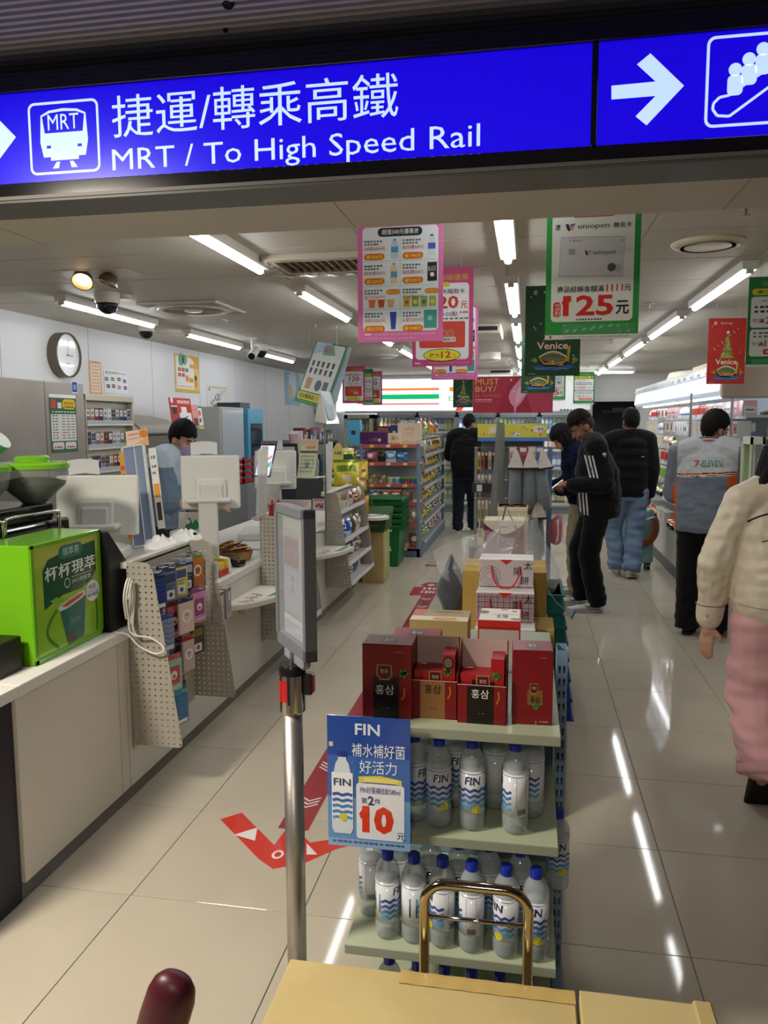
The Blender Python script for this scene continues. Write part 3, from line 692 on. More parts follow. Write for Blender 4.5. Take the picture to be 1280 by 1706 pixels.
# point-of-sale monitors seen from behind
def monitor(name, label, c, w, h, rz, base_z, tilt=.12, stand=True, paper=False, base_d=.3, base_w=.34):
    t = thing(name, label, 'monitor', (c[0], c[1], base_z))
    M = T(*c) @ RZ(rz) @ RX(-tilt)
    b = MB(M); b.box(-w/2, w/2, 0, .035, -h/2, h/2, 'dedfd8'); build(b, 'screen_back', 'satin', t, bevel=.012, seg=3)
    b = MB(M); b.box(-w/2+.012, w/2-.012, .035, .042, -h/2+.012, h/2-.012, '20242c'); build(b, 'screen', 'gloss', t)
    b = MB(M); b.box(-.085, .085, -.03, 0, -.10, .02, 'e2e3dd'); b.box(-.065, .065, -.05, -.03, -.10, -.01, 'd6d7d0'); build(b, 'hinge_cover', 'satin', t, bevel=.01, seg=2)
    if stand:
        cz = c[2]-.10
        b = MB(T(c[0], c[1]-.05, 0) @ RZ(rz)); b.box(-.055, .055, -.05, .05, base_z+.05, cz, 'd4d5ce'); build(b, 'stand_column', 'satin', t, bevel=.012, seg=2)
        b = MB(T(c[0], c[1]-.05, 0) @ RZ(rz)); b.box(-.13, .13, -.06, .05, cz-.012, cz+.012, 'dcddd6'); build(b, 'arm_plate', 'satin', t, bevel=.008)
        b = MB(T(c[0], c[1]-.05, 0) @ RZ(rz)); n = 8
        b.loft([[(x*base_w/2, -base_d/2, z) for x, z in ((-1, base_z), (1, base_z), (1, base_z+.05), (.2, base_z+.065), (-1, base_z+.05))], [(x*base_w/2, base_d/2, z) for x, z in ((-1, base_z), (1, base_z), (1, base_z+.06), (.2, base_z+.085), (-1, base_z+.06))]], 'dadad4'); build(b, 'base', 'satin', t, bevel=.01, seg=2)
    if paper:
        b = MB(M); b.grid(lambda u, v: (-w/2+.06+u*.15, .02-.02*v, h/2+.002+v*.07+.01*math.sin(3*u)), 4, 3, 'e9ecec'); build(b, 'paper_slip', 'paper', t, solid=.001)
    return t
monitor('till_monitor', 'white till monitor seen from behind, beside the coffee hoppers', (-2.10, 3.56, 1.20), .40, .30, .25, .93, stand=True, paper=True, base_w=.3, base_d=.26)
monitor('till_monitor', 'white till monitor seen from behind, in front of the cashier', (-1.80, 4.28, 1.265), .335, .31, .42, CT, paper=True, base_w=.24, base_d=.2)
monitor('till_monitor', 'white till monitor seen from behind, beside the desk calendar', (-1.86, 5.65, 1.255), .31, .29, .2, CT, paper=True, base_w=.5, base_d=.35)
# blue-grey card pinned in front of the till base
b = MB(frame((-1.94, 4.055, CT+.003), (1, -.05, 0), EZ)); b.box(0, .27, 0, .085, -.002, 0, 'c9d3e0'); solo(b, 'acrylic_board', 'gloss', 'pale blue acrylic board below the cashier monitor', 'board')
# sloping customer display stand with posters on it
t = thing('leaflet_stand', 'leaning white leaflet stand with orange strips in front of the cashier', 'leaflet stand', (-1.93, 3.85, .93))
A = atY(245, 914, 3.80); Bp = atY(205, 745, 3.95)
M = frame((A.x-.085, 3.80, .945), (1, .2, .17), (Bp.x-A.x+.02, .13, Bp.z-.935))
Hh = (Bp.z-.935)*1.04
b = MB(M); b.box(0, .012, 0, Hh, -.03, .0, 'd8dcd8'); b.box(.115, .127, 0, Hh, -.03, 0, 'd8dcd8'); b.box(0, .127, Hh-.012, Hh, -.03, 0, 'd8dcd8'); b.box(0, .127, 0, .012, -.03, 0, 'd8dcd8'); b.box(.068, .074, 0, Hh, -.01, .002, 'd4dae0'); build(b, 'stand_frame', 'satin', t, bevel=.002)
b = MB(M); b.box(.012, .115, .012, Hh-.012, -.012, -.008, '8d9cba'); build(b, 'display_panel', 'gloss', t)
b = MB(M); b.box(-.012, .012, .05, Hh-.03, .0005, .002, 'e7a437')
for k in range(9): b.box(-.010, .010, .07+k*.045, .095+k*.045, .002, .0025, ('d9582f', 'f0d27a', 'e8e2d8', 'c94a2a')[k % 4])
build(b, 'orange_strip', 'paper', t)
b = MB(M); b.box(.03, .15, Hh-.01, Hh+.085, -.02, -.018, 'f0b47a'); p = Pr(b, .12, .095); b.M = b.M @ T(.03, Hh-.01, -.018); p.P([(0, 0), (.55, 0), (.8, .6), (0, 1)], 'f4d9c0', 1); p.B(.1, .2, .6, .08, 'd86a3a', 5); p.B(.1, .45, .7, .08, 'c8a890', 5); p.D(.8, .3, .18, 'e88a2a', 2); build(b, 'top_card', 'paper', t)
b = MB(M); b.box(.135, .175, .09, Hh-.02, -.05, -.048, 'ecebe2'); p = Pr(b, .04, Hh-.11); b.M = b.M @ T(.135, .09, -.048); p.B(.2, .1, .8, .04, '6a7a8a', 2); p.B(.2, .22, .8, .03, '6a4a3a', 2); p.B(.2, .3, .7, .03, '6a4a3a', 2, 4); p.R(.1, .45, .9, .62, 'e8a03a', 2); p.R(.2, .68, .8, .9, '4a3a30', 2); build(b, 'leaflet', 'paper', t)
# wicker baskets
def basket(name, label, c, r, h, sy=1.0):
    t = thing(name, label, 'basket', c)
    b = MB()
    prof = [(r*.78, 0)]+[(r*(.8+.2*(k/7)**.6)*(1+.02*(k % 2)), h*k/7) for k in range(1, 8)]+[(r*1.03, h), (r*.95, h-.006), (r*.74, .008), (0, .008)]
    b.lathe(prof, 28, ['a97b47', '9c6f3d', 'b3854f', 'a57745', 'b98b55', 'a57745', 'b98b55', 'c39760', 'b88b52', '8a6236', '8a6236'], c=c, sy=sy); build(b, 'basket_body', 'wicker', t, smooth=True, auto=50)
    return t
bc = (-1.815, 4.60, CT)
basket('wicker_basket', 'oval wicker basket of brown stick packets on the counter edge', bc, .14, .065, .8)
r_ = random.Random(4)
for k in range(22):
    a = r_.uniform(0, 2*PI); rr = .09*math.sqrt(r_.random()); an = r_.uniform(-.5, .5)
    M = T(bc[0]+rr*math.cos(a), bc[1]+.8*rr*math.sin(a), CT+.055+.05*(1-rr/.1)+.008*(k % 4)) @ RZ(an+.5) @ RY(r_.uniform(-.35, -.05))
    b = MB(M); L = .055
    b.grid(lambda u, v: ((u-.5)*2*L, (v-.5)*.028, .005*math.sin(PI*v)*math.sin(PI*u)**.5 if 0 < u < 1 else 0), 6, 4, lambda u, v: hx(('a0602a', '7a4420', 'b87434', 'c9a070')[k % 4]) if .1 < u < .9 else hx('d8b080'))
    solo(b, 'stick_packet', 'foil', 'brown foil stick packet in the oval wicker basket', 'packet', 'brown packets in the oval basket', smooth=True, solid=.004)
bc2 = (-1.80, 5.90, CT)
basket('wicker_basket', 'small round basket of wrapped sweets by the far till', bc2, .13, .10)
for k, (cx_, cl) in enumerate(((-.05, 'c8332e'), (.0, 'd8cfc4'), (.05, 'c8332e'), (-.02, '3a3a3a'), (.03, 'e2d8cc'), (-.06, 'd9c8b8'), (.06, '7a3a2a'), (.0, 'e46a8a'), (.04, '4a3a30'))):
    b = MB(T(bc2[0]+cx_, bc2[1]+.05*math.sin(k*2.1), CT+.105+.012*(k % 3)) @ RZ(k)); b.ell((0, 0, 0), .03, .02, .018, 8, 6, cl); b.cyl((.025, 0, 0), (.045, 0, 0), .006, .016, 6, cl); b.cyl((-.025, 0, 0), (-.045, 0, 0), .006, .016, 6, cl)
    solo(b, 'wrapped_sweet', 'foil', ('red', 'cream', 'dark red', 'black', 'ivory', 'beige', 'brown', 'pink', 'dark brown')[k]+' wrapped sweet in the small round basket', 'sweet', 'sweets in the small basket')
# card reader, price box, white boxes
t = thing('card_reader', 'black card reader with coloured keys beside the wicker basket', 'card reader', (-1.76, 4.42, CT))
M = T(-1.755, 4.42, CT+.012) @ RZ(1.35) @ RX(.12)
b = MB(M); b.box(-.04, .04, -.09, .09, 0, .035, '17181b'); build(b, 'reader_body', 'gloss', t, bevel=.006, seg=2)
b = MB(M); b.box(-.03, .03, .02, .075, .035, .0365, '4a5a6c'); build(b, 'reader_screen', 'gloss', t)
for i in range(3):
    for j in range(4):
        b = MB(M); b.box(-.028+i*.02, -.012+i*.02, -.08+j*.022, -.064+j*.022, .035, .040, 'c0392b' if (j == 0 and i == 0) else '3aa05a' if (j == 0 and i == 2) else '3c3d42'); build(b, 'key', 'plastic', t)
t = thing('sweet_box', 'small open red and yellow sweet box on the counter edge', 'box', (-1.70, 4.12, CT))
b = MB(); b.box(-1.745, -1.665, 4.05, 4.18, CT, CT+.035, 'c03a2c'); b.box(-1.745, -1.665, 4.16, 4.18, CT+.035, CT+.09, 'e8c23a'); b.box(-1.735, -1.675, 4.06, 4.16, CT+.035, CT+.04, 'e9c94a'); build(b, 'open_box', 'paper', t, bevel=.002)
b = MB()
for k in range(3): b.box(-1.735+k*.022, -1.718+k*.022, 4.07, 4.15, CT+.038, CT+.075, ('f2ead0', 'e0a820', 'f2d24a')[k])
build(b, 'packets', 'paper', t)
for j in range(2):
    b = MB(); b.box(CX+.012, CX+.125, 3.66+j*.10, 3.73+j*.10, .735-.14, .735+.02, ('b9aeae', 'a39a9c')[j]); b.M = frame((CX+.1252, 3.66+j*.1, .595), EYv, EZ); pp = Pr(b, .07, .16); pp.R(.1, .04, .9, .1, 'a03a44', 1); pp.R(.5, .15, .7, .42, 'f4f2ee', 1); pp.D(.5, .7, .1, 'b8505a', 1)
    solo(b, 'hanging_pack', 'gloss', ('dusky pink boxed pack hung outside the far pegboard side', 'grey boxed pack hung behind the dusky pink one')[j], 'accessory pack', bevel=.002)
# crumpled white bags and the tent card
for k, (x, y, s) in enumerate(((-1.80, 3.66, .10), (-1.79, 3.90, .10), (-2.22, 4.24, .12))):
    b = MB(); q = k*3.1
    b.grid(lambda u, v: (x+s*math.sin(PI*v)*math.cos(2*PI*u)*(1+.18*noise.noise(Vector((u*9, v*7, q)))), y+s*.8*math.sin(PI*v)*math.sin(2*PI*u)*(1+.18*noise.noise(Vector((v*9, u*7, q)))), (CT if k == 2 else .93)+.006 + (.09+.05*noise.noise(Vector((u*8, v*8, q+4))))*(1-math.cos(PI*v))/2), 24, 12, 'eceeec')
    solo(b, 'plastic_bag', 'plastic', ('crumpled white carrier bag on the plinth behind the phone rack', 'crumpled white carrier bag on the plinth beside the leaflet stand', 'crumpled white carrier bag on the worktop beside the till plinth')[k], 'bag', smooth=True)
c = atY(315, 872, 4.62)
b = MB()
for s, dy in ((1, 0), (-1, .06)):
    b.M = frame((c.x-.075, c.y+dy, c.z-.05), (1, .12, 0), (0, .03*s, .12)); b.box(0, .15, 0, .12, -.001, .001, 'e9e6d8')
    if s == 1:
        p = Pr(b, .15, .12); b.M = b.M @ T(0, 0, .001); p.P([(.3, .9), (.38, .35), (.5, .3), (.6, .6), (.75, .35), (.95, .8), (.7, .95)], '2f9a62', 1); p.D(.4, .5, .1, 'f2f2ee', 2); p.T('集點卡', .28, .72, .2, 'd03a34', 3, w=.28)
solo(b, 'tent_card', 'paper', 'folded tent card with a green mountain drawing before the cashier', 'card')
b = MB(); b.box(c.x-.12, c.x+.1, c.y-.04, c.y+.12, CT, c.z-.045, 'e2e3df'); solo(b, 'receipt_printer', 'satin', 'white receipt printer under the green tent card', 'printer', bevel=.012, seg=2)
# second till: tablet with the shop stripes, calendar, slim stand, note strip, picture card
t = thing('tablet_display', 'slanted customer tablet showing orange and green stripes on white', 'tablet', atY(440, 800, 5.0))
A = atY(425, 787, 5.05); M = frame((A.x, 5.05, A.z-.02), (1, -.25, 0), (-.13, .12, .2))
b = MB(M); b.box(-.008, .118, -.008, .225, -.012, 0, '23252a'); build(b, 'tablet_body', 'gloss', t, bevel=.004)
b = MB(M); b.box(0, .11, 0, .215, 0, .0008, 'cfd6f2'); p = Pr(b, .11, .215); b.M = b.M @ T(0, 0, .0008); p.P([(.15, .62), (.95, .30), (.95, .40), (.15, .72)], 'e07a62', 1); p.P([(.3, .78), (.95, .52), (.95, .68), (.3, .94)], '4fae86', 1); build(b, 'tablet_screen', 'screen', t)
b = MB(M); b.box(-.008, .118, .225, .25, -.01, 0, '6e5a68'); build(b, 'top_strip', 'paper', t)
b = MB(); b.cyl((A.x+.06, 5.07, CT), (A.x+.05, 5.07, A.z+.02), .012, n=10, col='e6e7e2'); b.box(A.x-.02, A.x+.14, 5.0, 5.14, CT, CT+.012, 'e6e7e2'); build(b, 'prop', 'satin', t)
for (px0, py0, px1, py1, Y, nm_, lb) in ((437, 863, 420, 745, 4.75, 'slim_stand', 'slim white leaning stand pole beside the cashier monitor'), (548, 820, 530, 738, 6.62, 'slim_stand', 'slim white leaning stand pole behind the desk calendar')):
    A = atY(px0, py0, Y); B_ = atY(px1, py1, Y+.1)
    b = MB(frame(A, (1, .1, 0), B_-A)); L_ = (B_-A).length; b.box(-.02, .02, 0, L_, -.02, .0, 'dfe1dd'); b.box(-.045, -.02, .02, L_*.96, -.012, -.008, 'e8ebea'); b.box(-.06, .06, -.012, 0, -.06, .04, 'd6d8d3'); b.M = Matrix.Identity(4); b.cyl((A.x, A.y+.03, CT), (A.x, A.y+.03, A.z), .014, n=10, col='d6d8d3')
    solo(b, nm_, 'satin', lb, 'stand', bevel=.004)
A = atY(495, 795, 5.45); t = thing('desk_calendar', 'standing desk calendar in pale green beside the far till monitor', 'calendar', A)
M = frame((A.x, 5.45, A.z), (1, -.22, 0), (0, .08, .27))
def dcal(p):
    p.R(.05, .03, .95, .13, 'e0a890', 1); p.R(.3, .17, .9, .25, 'c98a6a', 1, .1); p.R(0, .30, 1, .36, '4a4f48', 1)
    for j in range(5): p.B(.1, .42+.1*j, .9, .05, '8a9878', 5, j)
    p.R(.4, .6, .6, .75, '6a7a80', 5)
b = MB(M); b.box(0, .14, 0, .28, -.002, 0, 'c7ccac'); dcal(Pr(b, .14, .28)); build(b, 'front_leaf', 'paper', t)
b = MB(frame((A.x+.0, 5.45+.15, A.z), (1, -.22, 0), (-.02, -.065, .27))); b.box(-.01, .13, 0, .28, -.002, 0, 'd9dccb'); build(b, 'back_leaf', 'paper', t)
b = MB(frame((A.x, 5.44, A.z), (1, -.22, 0), (0, 1, 0))); b.box(-.02, .16, -.0, .17, -.006, .0, 'b8bdae'); build(b, 'base_board', 'paper', t)
poster('note_strip', 'long pink printed note strip on the far till base', 'note', atY(466, 846, 5.35), (1, -.02, 0), (0, .01, 1), .235, .06, lambda p: (p.B(.05, .2, .95, .1, 'b88a90', 12), p.B(.05, .45, .9, .1, 'a08a90', 12), p.B(.05, .7, .6, .1, 'a08a90', 8)), 'e3d3d3')
poster('picture_card', 'small picture card of red fruit behind the sweets basket', 'card', atY(521, 851, 6.2), (1, 0, 0), (0, .02, 1), .10, .10, lambda p: (p.B(.08, .08, .92, .07, '6a6468', 6), p.D(.35, .6, .12, 'b8444a'), p.D(.55, .5, .14, 'c8565a'), p.D(.7, .65, .12, 'a83840'), p.R(.75, .35, .88, .8, '9a4a4a')), 'd6cfcf')
# red flowers of packaging on top of rack B
b = MB()
for k in range(7):
    b.M = T(CX+.06+.012*(k % 3), 4.68+.012*k, 1.03) @ RZ(k) @ RX(.25*math.sin(k*2)); b.box(-.008, .008, -.003, .003, -.05, .05+.012*(k % 3), ('b03a30', 'c24a3a', '8a2a24')[k % 3])
    b.ell((0, 0, .06+.012*(k % 3)), .014, .010, .014, 6, 5, 'b8382e')
solo(b, 'red_stick_bundle', 'foil', 'bundle of red wrapped sticks standing in the pegboard rack', 'packets')
b = MB(); b.box(CX+.012, CX+.11, 4.66, 4.80, .845, .99, '6a2a26'); solo(b, 'stick_holder', 'satin', 'dark red holder of the wrapped sticks in the pegboard rack', 'holder', bevel=.003)
# tent card on a thin pole, white folded
c = atY(541, 706, 5.9); t = thing('tent_sign', 'white folded tent sign on a thin pole above the far till', 'sign', (c.x, c.y, CT))
for s in (-1, 1):
    b = MB(frame((c.x-.02, c.y, c.z), (.12, -.9*0-.5*s*0-.12*s, 0), (.02*s*0+.05*-s*0+(.045 if s > 0 else -.03)*-1*0, 0, 1)))
A0 = atY(524, 702, 5.9); A1 = atY(544, 706, 5.75); A2 = atY(566, 706, 5.95); Tp0 = atY(534, 651, 5.88); Tp1 = atY(549, 655, 6.0)
b = MB(); b.quad(A0, A1, Tp1, Tp0, 'dcd9cc'); build(b, 'left_leaf', 'paper', t, solid=.003)
b = MB(); b.quad(A1, A2, Tp1+Vector((.005, 0, .01)), Tp0, 'c9d2d2'); b.quad(A1*.8+A2*.2+Vector((0, -.004, .03)), A1*.3+A2*.7+Vector((0, -.004, .03)), Tp1*.9+A2*.1, Tp0*.9+A1*.1+Vector((0, -.004, 0)), 'aebcc0'); build(b, 'right_leaf', 'gloss', t, solid=.002)
b = MB(); b.cyl((c.x, c.y, CT), (c.x, c.y, c.z), .008, n=8, col='b9b9b4'); build(b, 'pole', 'metal', t)
b = MB(); b.box(c.x-.07, c.x+.07, c.y-.05, c.y+.05, CT, CT+.01, 'b0b0aa'); build(b, 'foot', 'metal', t)

# ================================================================== behind the counter, along the left wall
FX = -3.3
t = thing('steel_cabinet', 'tall brushed steel cabinet with a green price list on its door', 'cabinet', (-3.55, 4.9, 0))
y0, y1 = 4.30, 5.45; zt = 1.90
b = MB(); b.box(WL+.005, FX, y0, y1, 0, zt, '9a948c'); build(b, 'cabinet_body', 'brushed', t, bevel=.006)
b = MB(); b.box(FX, FX+.022, y0+.66, y1-.004, .1, zt-.005, 'a39d95'); d_ = build(b, 'door', 'brushed', t, bevel=.005)
b = MB(); b.box(FX, FX+.022, y0+.004, y0+.655, .1, zt-.005, 'a39d95'); build(b, 'door', 'brushed', t, bevel=.005)
def pricelist(p):
    p.R(0, .06, 1, 1, '2f6a40', 1); p.R(.06, .09, .24, .24, 'c8443c', 2); p.R(.3, .14, .45, .24, 'e8e8e4', 2); p.R(.48, .08, .97, .25, 'e9c62a', 2, .1); p.T('指定飲品', .54, .12, .05, '3a2a1a', 4, w=.36); p.B(.55, .2, .92, .025, '5a3a1a', 5); p.B(.08, .29, .95, .02, 'dfe9e0', 8)
    p.R(.04, .34, .97, .80, 'e9e7e2', 2)
    for j in range(9): p.B(.08, .36+j*.048, .3, .014, '3a3a3a', 2, j); p.B(.42, .36+j*.048, .94, .014, '6a6a6a', 3, j+9)
    p.R(.07, .82, .48, .94, 'e9e7e2', 2, .04); p.R(.53, .82, .94, .94, 'e9e7e2', 2, .04); p.B(.12, .89, .44, .03, 'b84a44', 4); p.B(.58, .89, .9, .03, 'b84a44', 4)
A = atX(90, 755, FX+.03); B_ = atX(132, 660, FX+.03)
b = sheet((FX+.024, A.y-.02, A.z), EYv, EZ, B_.y-A.y-.02, atX(85, 656, FX+.03).z-A.z, pricelist); build(b, 'price_list', 'paper', t)
A = atX(121, 655, FX+.03)
b = sheet((FX+.024, A.y+.0, A.z), EYv, EZ, .08, .09, lambda p: (p.R(.1, .1, .9, .9, '2a3f8a', 1), p.R(.3, .3, .7, .7, '8aa0d8', 2)), 'dfe3ee'); build(b, 'sticker', 'paper', t)
# cigarette-style product rack
t = thing('product_rack', 'beige wall rack with four rows of small boxed goods behind the till', 'product rack', (-3.6, 5.9, 0))
y0, y1 = 5.50, 6.24; zt = 1.83
b = MB(); b.box(WL+.005, FX-.06, y0, y1, 0, zt, 'c7c1ae'); b.box(FX-.06, FX, y0, y0+.012, .5, zt, 'c7c1ae'); b.box(FX-.06, FX, y1-.02, y1, .5, zt, 'c7c1ae'); b.box(FX-.06, FX+.003, y0, y1, zt-.05, zt, 'c7c1ae'); build(b, 'rack_body', 'satin', t, bevel=.004)
r_ = random.Random(11)
for k in range(5):
    z = zt-.23-k*.185
    b = MB(); b.box(FX-.06, FX+.004, y0+.012, y1-.02, z-.012, z, 'e2e0d8'); b.box(FX, FX+.004, y0+.012, y1-.02, z, z+.03, 'b8bcc0'); build(b, 'row_shelf', 'satin', t)
    for j in range(11):
        cc = ('8a8f9c', 'b9bcc6', '5a6a90', 'c8a070', 'd8d8dc', '44507a', 'a04a44', '7a9a86', 'c0b8c8', '3a3a44', 'b08a9a')[(j*3+k*5) % 11]
        y = y0+.02+j*.063; hh = .125
        b = MB(); b.box(FX-.05, FX-.012, y, y+.056, z, z+hh, cc); b.M = frame((FX-.0115, y, z), EYv, EZ); p = Pr(b, .056, hh); p.R(.1, .1, .9, .5, 'e4e4e2' if r_.random() > .4 else '2a2c3a', 1); p.D(.5, .3, .25, ('a86a5a', '6a7a9a', 'c8b8a8')[j % 3], 2); p.B(.12, .6, .88, .08, '3a3a3a', 4)
        solo(b, 'small_box', 'gloss', ('slate', 'pale grey', 'blue', 'tan', 'silver', 'navy', 'red', 'sage', 'lilac', 'black', 'rose')[(j*3+k*5) % 11]+' boxed pack on the '+('first', 'second', 'third', 'fourth', 'fifth')[k]+' row of the beige wall rack', 'box', 'small packs on row %d of the beige wall rack' % (k+1))
# wall clock
c = atX(100, 592, WL); t = thing('wall_clock', 'round white wall clock with a brown rim above the steel cabinet', 'clock', (WL, c.y, c.z-.18))
M = frame((WL, c.y, c.z), EYv, EZ); R_ = .185
b = MB(M); b.lathe([(R_, .0), (R_, .085), (R_-.008, .09), (R_-.012, .085), (R_-.014, .07)], 48, '6f6558'); build(b, 'rim', 'satin', t, smooth=True, auto=40)
b = MB(M @ T(0, 0, .07)); b.disc(0, 0, R_-.012, 'e6ecec', 1, n=48); build(b, 'clock_face', 'gloss', t)
b = MB(M @ T(0, 0, .072)); b.line([(.0, -.02), (.012, .135)], .005, '3a4348', 1); b.line([(-.03, .0), (.075, -.004)], .006, '5a3a3e', 2); b.disc(0, 0, .008, '3a3a3a', 3); build(b, 'clock_hands', 'satin', t)
b = MB(M @ T(0, 0, .071))
for k in range(12): a = k*PI/6; b.line([(.148*math.sin(a), .148*math.cos(a)), (.16*math.sin(a), .16*math.cos(a))], .004, 'aab2b4', 1)
b.bars(-.03, -.075, .03, .01, '8a9296', 1, 4); build(b, 'clock_marks', 'paper', t)
# wall posters
def wallsheet(name, lab, pa, pb, draw, col):
    A = atX(*pa, WL); B_ = atX(*pb, WL); poster(name, lab, 'poster', (WL+.004, A.y, B_.z), EYv, EZ, B_.y-A.y, A.z-B_.z, draw, col, .002)
wallsheet('notice', 'orange bordered list notice on the white wall above the product rack', (147, 600), (170, 657), lambda p: (p.R(.12, .08, .88, .95, 'f2d9c2', 1), p.B(.3, .03, .75, .025, 'b06a3a', 3), *[p.B(.2, .15+.1*j, .8, .025, 'b08a6a', 3, j) for j in range(8)]), 'e7b27e')
def pay(p):
    p.T('歡迎使用', .06, .06, .11, '2a2a2a', 3, w=.5); p.T('We Accept', .58, .07, .1, '3a3a3a', 3, w=.36)
    for j, (u, v, c_) in enumerate(((.1, .4, '5a5a5a'), (.35, .38, '3a8a5a'), (.62, .36, '6a4a6a'), (.86, .42, '3a5a9a'), (.16, .7, '2a2a2a'), (.38, .68, '7a3a4a'), (.62, .72, '8a8a8a'), (.88, .72, '2a4a9a'))): p.R(u-.07, v-.07, u+.07, v+.08, c_, 2, .02); p.B(u-.05, v-.01, u+.05, .03, 'e8e8e8', 2, j)
wallsheet('notice', 'white accepted payment notice with coloured logos on the wall', (172, 615), (213, 657), pay, 'e9ebee')
def yel(p):
    p.R(.05, .06, .78, .9, 'efece2', 1); p.R(.0, .93, 1, 1, 'd9b23a', 1); p.P([(.6, 0), (1, 0), (1, .35)], 'd9a92e', 2); p.D(.25, .14, .11, '6aa88a', 3); p.D(.4, .13, .09, '6aa88a', 3); p.R(.6, .22, .95, .33, 'd8a06a', 3, .04)
    for j in range(5): p.R(.12+.15*(j % 3), .35+.14*(j//3), .24+.15*(j % 3), .45+.14*(j//3), ('d0605a', 'c8584a', '5a8aa0')[j % 3], 3)
    p.D(.48, .62, .06, 'e08a3a', 3); p.R(.55, .6, .75, .72, 'e3a13a', 3, .04); p.D(.85, .58, .05, '2a2a2a', 3); p.D(.86, .75, .06, 'd88a3a', 3); p.B(.1, .83, .7, .02, 'a08a6a', 8)
wallsheet('notice', 'yellow bordered promotion poster with small pictures on the white wall', (290, 588), (332, 656), yel, 'e2c46a')
def wifi(p):
    p.B(.1, .08, .9, .04, '8a8a86', 6)
    for j in range(14): p.D(.1+.8*((j*.37) % 1), .2+.7*((j*.61) % 1), .025, ('3a3a3a', '8a9aa8', 'b8a88a')[j % 3], 2)
    p.D(.5, .5, .14, '8aa0b8', 3, .16); p.D(.5, .5, .1, 'e8e8e4', 4, .11); p.R(.46, .4, .54, .62, '6a86a0', 5)
wallsheet('notice', 'pale speckled notice with a blue oval on the white wall', (344, 640), (381, 682), wifi, 'dcdad2')
wallsheet('notice', 'pale blue seasonal poster far along the white wall', (474, 618), (500, 676), lambda p: (p.R(0, 0, 1, 1, '9cc4e2', 1), p.D(.5, .35, .25, 'd9e8f2', 2), p.D(.35, .6, .14, 'd8c8a0', 3), p.B(.2, .1, .8, .04, 'f0f4f8', 4)), '9cc4e2')
# cabinet with a rounded hood, standing red poster
t = thing('hooded_cabinet', 'grey brown cabinet with an open rounded hood behind the cashier', 'cabinet', (-3.5, 6.8, 0))
b = MB(); b.box(-3.8, FX-.02, 6.34, 7.12, 0, 1.5, '7a746a'); b.box(-3.8, FX-.02, 6.34, 7.12, 1.12, 1.13, '5a554c'); build(b, 'cabinet_body', 'satin', t, bevel=.01)
b = MB()
arc = [(FX+.02-.5*(1-math.cos(a)), 1.52+.17*math.sin(a)) for a in [PI/2*i/8 for i in range(9)]]
b.loft([[(x, y, z) for x, z in arc]+[(x-.012, y, z-.014) for x, z in arc[::-1]] for y in (6.34, 7.1)], '8f8a80'); b.box(-3.8, FX+.02, 6.33, 6.345, 1.5, 1.53, '6f6a60')
build(b, 'hood', 'satin', t, smooth=True, auto=40)
b = MB()
for k in range(5): b.box(-3.55, -3.35, 6.45+k*.12, 6.54+k*.12, 1.50, 1.53+.02*(k % 2), ('d8d4cc', 'c8b8a8', 'e2e2de')[k % 3])
build(b, 'wrapped_goods', 'gloss', t)
A = atX(288, 712, -3.35); B_ = atX(322, 664, -3.35)
def redp(p):
    p.D(.12, .08, .06, 'f0e0dc', 2); p.T('超級優惠', .36, .08, .1, 'f4e8e4', 3, w=.55); p.R(.34, .06, .96, .2, 'd86a64', 1, .05); p.P([(.06, .3), (.32, .3), (.27, .55), (.1, .55)], '3a2420', 2); p.R(.05, .27, .33, .31, 'e8d8c8', 3)
    p.R(.5, .3, .75, .5, 'e8e8e8', 2); p.R(.4, .5, .95, .8, 'e6e6e4', 2); p.Ln([(.6, .7), (.78, .62)], .03, '3a6aa0', 3); p.R(.08, .82, .95, .97, 'eceae6', 2)
poster('standing_poster', 'red standing poster with a coffee cup behind the cashier', 'poster', (-3.35, A.y, A.z), EYv, (-.12, 0, 1), B_.y-A.y, (B_.z-A.z), redp, 'b5302c', .004)
poster('standing_poster', 'pink standing poster beside the red one behind the cashier', 'poster', (-3.37, B_.y+.005, A.z), EYv, (-.12, 0, 1), .2, .23, lambda p: (p.R(.3, .6, .8, .95, '5a3a3a', 2), p.B(.1, .2, .9, .04, 'c86a6a', 5)), 'dc9a96', .004)
poster('standing_poster', 'green edged standing price card beside the pink poster', 'poster', (-3.4, B_.y+.23, A.z-.03), EYv, (-.12, 0, 1), .16, .25, lambda p: (p.R(.1, .08, .9, .82, 'e9e9e2', 1, .1), p.D(.5, .3, .2, 'd86a4a', 2), p.D(.5, .6, .16, '6a4a3a', 2), p.R(.05, .86, .95, .97, 'e0c83a', 2)), '3f8a52', .004)
# grey appliance, blue box, shelves farther along the wall
t = thing('grey_appliance', 'tall pale grey appliance with a frosted door along the left wall', 'appliance', (-3.6, 8.8, 0))
b = MB(); b.box(-3.82, -3.4, 8.4, 9.15, 0, 1.79, 'a9aca9'); build(b, 'appliance_body', 'satin', t, bevel=.008)
b = MB(); b.box(-3.4, -3.39, 8.44, 9.11, .9, 1.76, 'b7c0c8'); build(b, 'frosted_door', 'gloss', t, bevel=.003)
t = thing('blue_machine', 'light blue machine with a dark window beside the grey appliance', 'machine', (-3.6, 9.5, 0))
b = MB(); b.box(-3.82, -3.36, 9.2, 9.75, 0, 1.78, '4f9fc0'); build(b, 'machine_body', 'satin', t, bevel=.008)
b = MB(); b.box(-3.36, -3.352, 9.28, 9.68, 1.2, 1.6, '2a3a44'); build(b, 'machine_window', 'gloss', t)
b = MB(); b.box(-3.8, -3.5, 9.3, 9.65, 1.78, 1.86, '3a3a40'); solo(b, 'dark_tray', 'satin', 'dark tray lying on top of the light blue machine', 'tray')
